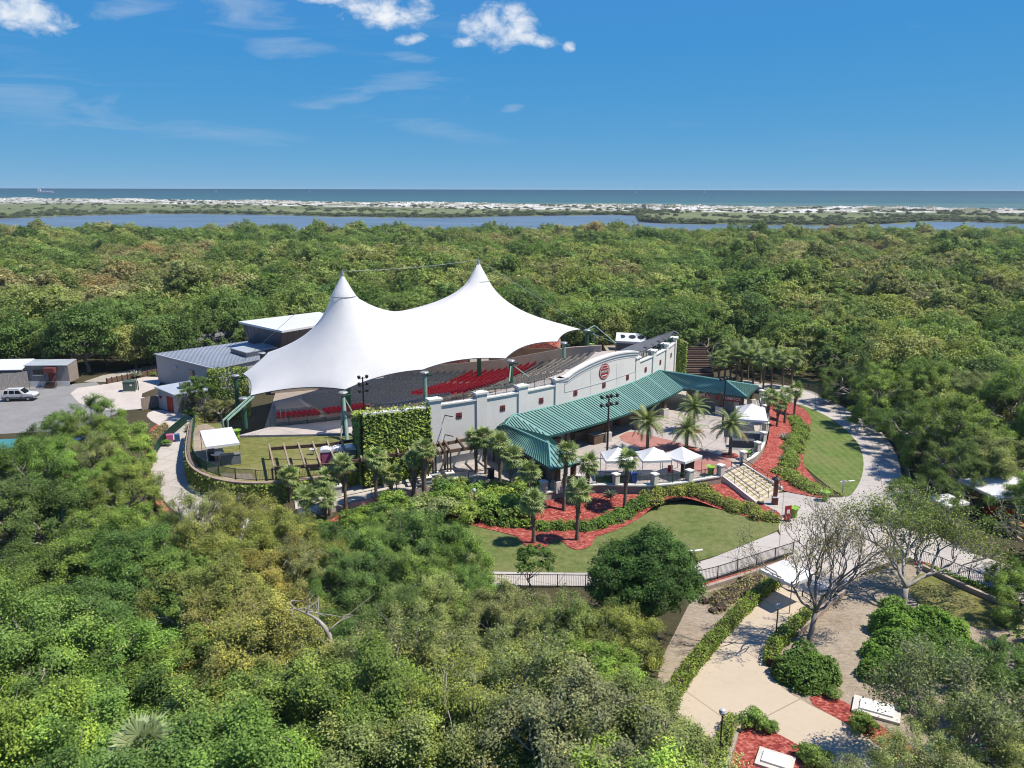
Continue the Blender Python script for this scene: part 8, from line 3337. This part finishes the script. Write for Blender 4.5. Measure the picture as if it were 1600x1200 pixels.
def lerp_shore(t):
    k = t * (len(NEAR) - 1)
    i = min(int(k), len(NEAR) - 2)
    f = k - i
    return tuple(tuple(L[i][j] + (L[i + 1][j] - L[i][j]) * f for j in (0, 1)) for L in (NEAR, BACK, FRONT))


for _ in range(3600):
    a, b, c = lerp_shore(sr.random())
    u = sr.random() ** 2.2
    p = (a[0] + (b[0] - a[0]) * u, a[1] + 12 + (b[1] - a[1]) * u)
    dens = math.sin(p[0] * 0.011 + 1) * math.sin(p[1] * 0.02) + 0.6 * math.sin(p[0] * 0.031 + p[1] * 0.013)
    if u > 0.10 and dens < 0.35 and sr.random() < 0.88:
        continue
    SP.append(p)
    SS.append(sr.uniform(0.35, 0.9))
for _ in range(1500):
    a, b, c = lerp_shore(sr.random())
    u = sr.random()
    SP.append((b[0] + (c[0] - b[0]) * u * 0.85, b[1] - 20 + (c[1] - b[1]) * u * 0.85))
    SS.append(sr.uniform(0.35, 0.9))
scatter('shore_scrub', scrub, SP, SS, [0.4] * len(SP), 'dark mangrove and dune scrub on the barrier island', 'scrub', 4, np.random.default_rng(3).uniform(0.5, 1.0, len(SP)))

# a few taller trees standing above the canopy by the lagoon
for i, (px, sc, lab) in enumerate((((-181.0, 447.0), 1.05, 'leftmost dark tree standing above the wood by the lagoon'), ((-166.0, 446.0), 1.4, 'second dark tree from the left above the wood by the lagoon'), ((-154.0, 447.0), 1.5, 'tallest of the dark trees by the lagoon'), ((-146.0, 445.0), 1.45, 'dark tree right of the tallest by the lagoon'), ((-134.0, 446.0), 1.4, 'rightmost rounded tree above the wood by the lagoon'))):
    plant_tree('mid%d' % (i % 4), 'shore_tree', (*px, 0), i, (sc * 0.85, sc * 0.85, sc * 1.02), (0.04, 0.07, 0.02), lab, 'tree')

# ---------------------------------------------------------------- ships
def cargo_ship():
    p = (-3089.29, 5417.82)
    e = thing('cargo_ship', (p[0], p[1], -0.6), 'white and grey cargo ship on the horizon at far left', 'ship', None, R(8))
    L = 105
    mb = MB()
    mb.prism([(-L / 2, -8), (L * 0.36, -8), (L / 2, 0), (L * 0.36, 8), (-L / 2, 8)], 0, [9, 9, 12, 9, 9])
    mb.build('hull', 'ship_hull', e, local=True)
    MB().box((-L * 0.36, 0, 9), (18, 14, 16)).build('bridge', 'ship_white', e, local=True)
    MB().box((-L * 0.40, 0, 25), (6, 6, 7)).build('funnel', 'ship_white', e, local=True)
    for x in (-18, 4, 26):
        MB().box((x, 0, 9), (17, 12, 5)).build('hatch', 'ship_white', e, local=True)


cargo_ship()
for px, lab in (((-2560.84, 7072.29), 'leftmost small white sailing boat on the sea'), ((-1895.44, 7644.54), 'white sailing boat left of the tent peaks on the horizon'), ((1166.55, 7741.72), 'white sailing boat on the sea above the facade'), ((2019.76, 8620.58), 'tallest white sail on the sea, right of centre')):
    e = thing('sailing_boat', (px[0], px[1], -0.6), lab, 'boat')
    d = px[1] / 6000.0
    MB().prism([(-7, -2), (4, -2), (8, 0), (4, 2), (-7, 2)], 0, 2.2).build('hull', 'ship_white', e, local=True)
    MB().add([(0.5, 0, 2.5), (-6.5, 0.3, 2.8), (0.2, 0, 20 * max(1, d))], [(0, 1, 2)]).add([(0.9, 0, 2.5), (7.2, 0.2, 2.6), (0.6, 0, 17 * max(1, d))], [(0, 1, 2)]).build('sail', 'ship_white', e, local=True)
    MB().tube([(0.6, 0, 2), (0.6, 0, 21 * max(1, d))], 0.25, 5).build('mast', 'steel_grey', e, local=True)


# ---------------------------------------------------------------- the air: thin sea haze over everything
hz = MB()
hz.box((0, 1255, -1.9), (4840, 2768, 33.4))
_t = NT('air')
_v = _t.node('ShaderNodeVolumePrincipled')
_v.inputs['Color'].default_value = (0.86, 0.92, 1.0, 1.0)
_v.inputs['Density'].default_value = 0.00009
_v.inputs['Anisotropy'].default_value = 0.2
_t.l.new(_v.outputs[0], _t.out.inputs['Volume'])
MATS['air'] = _t.m
tag(hz.build('haze', 'air'), 'thin pale sea haze over the whole place', 'haze', kind='stuff')
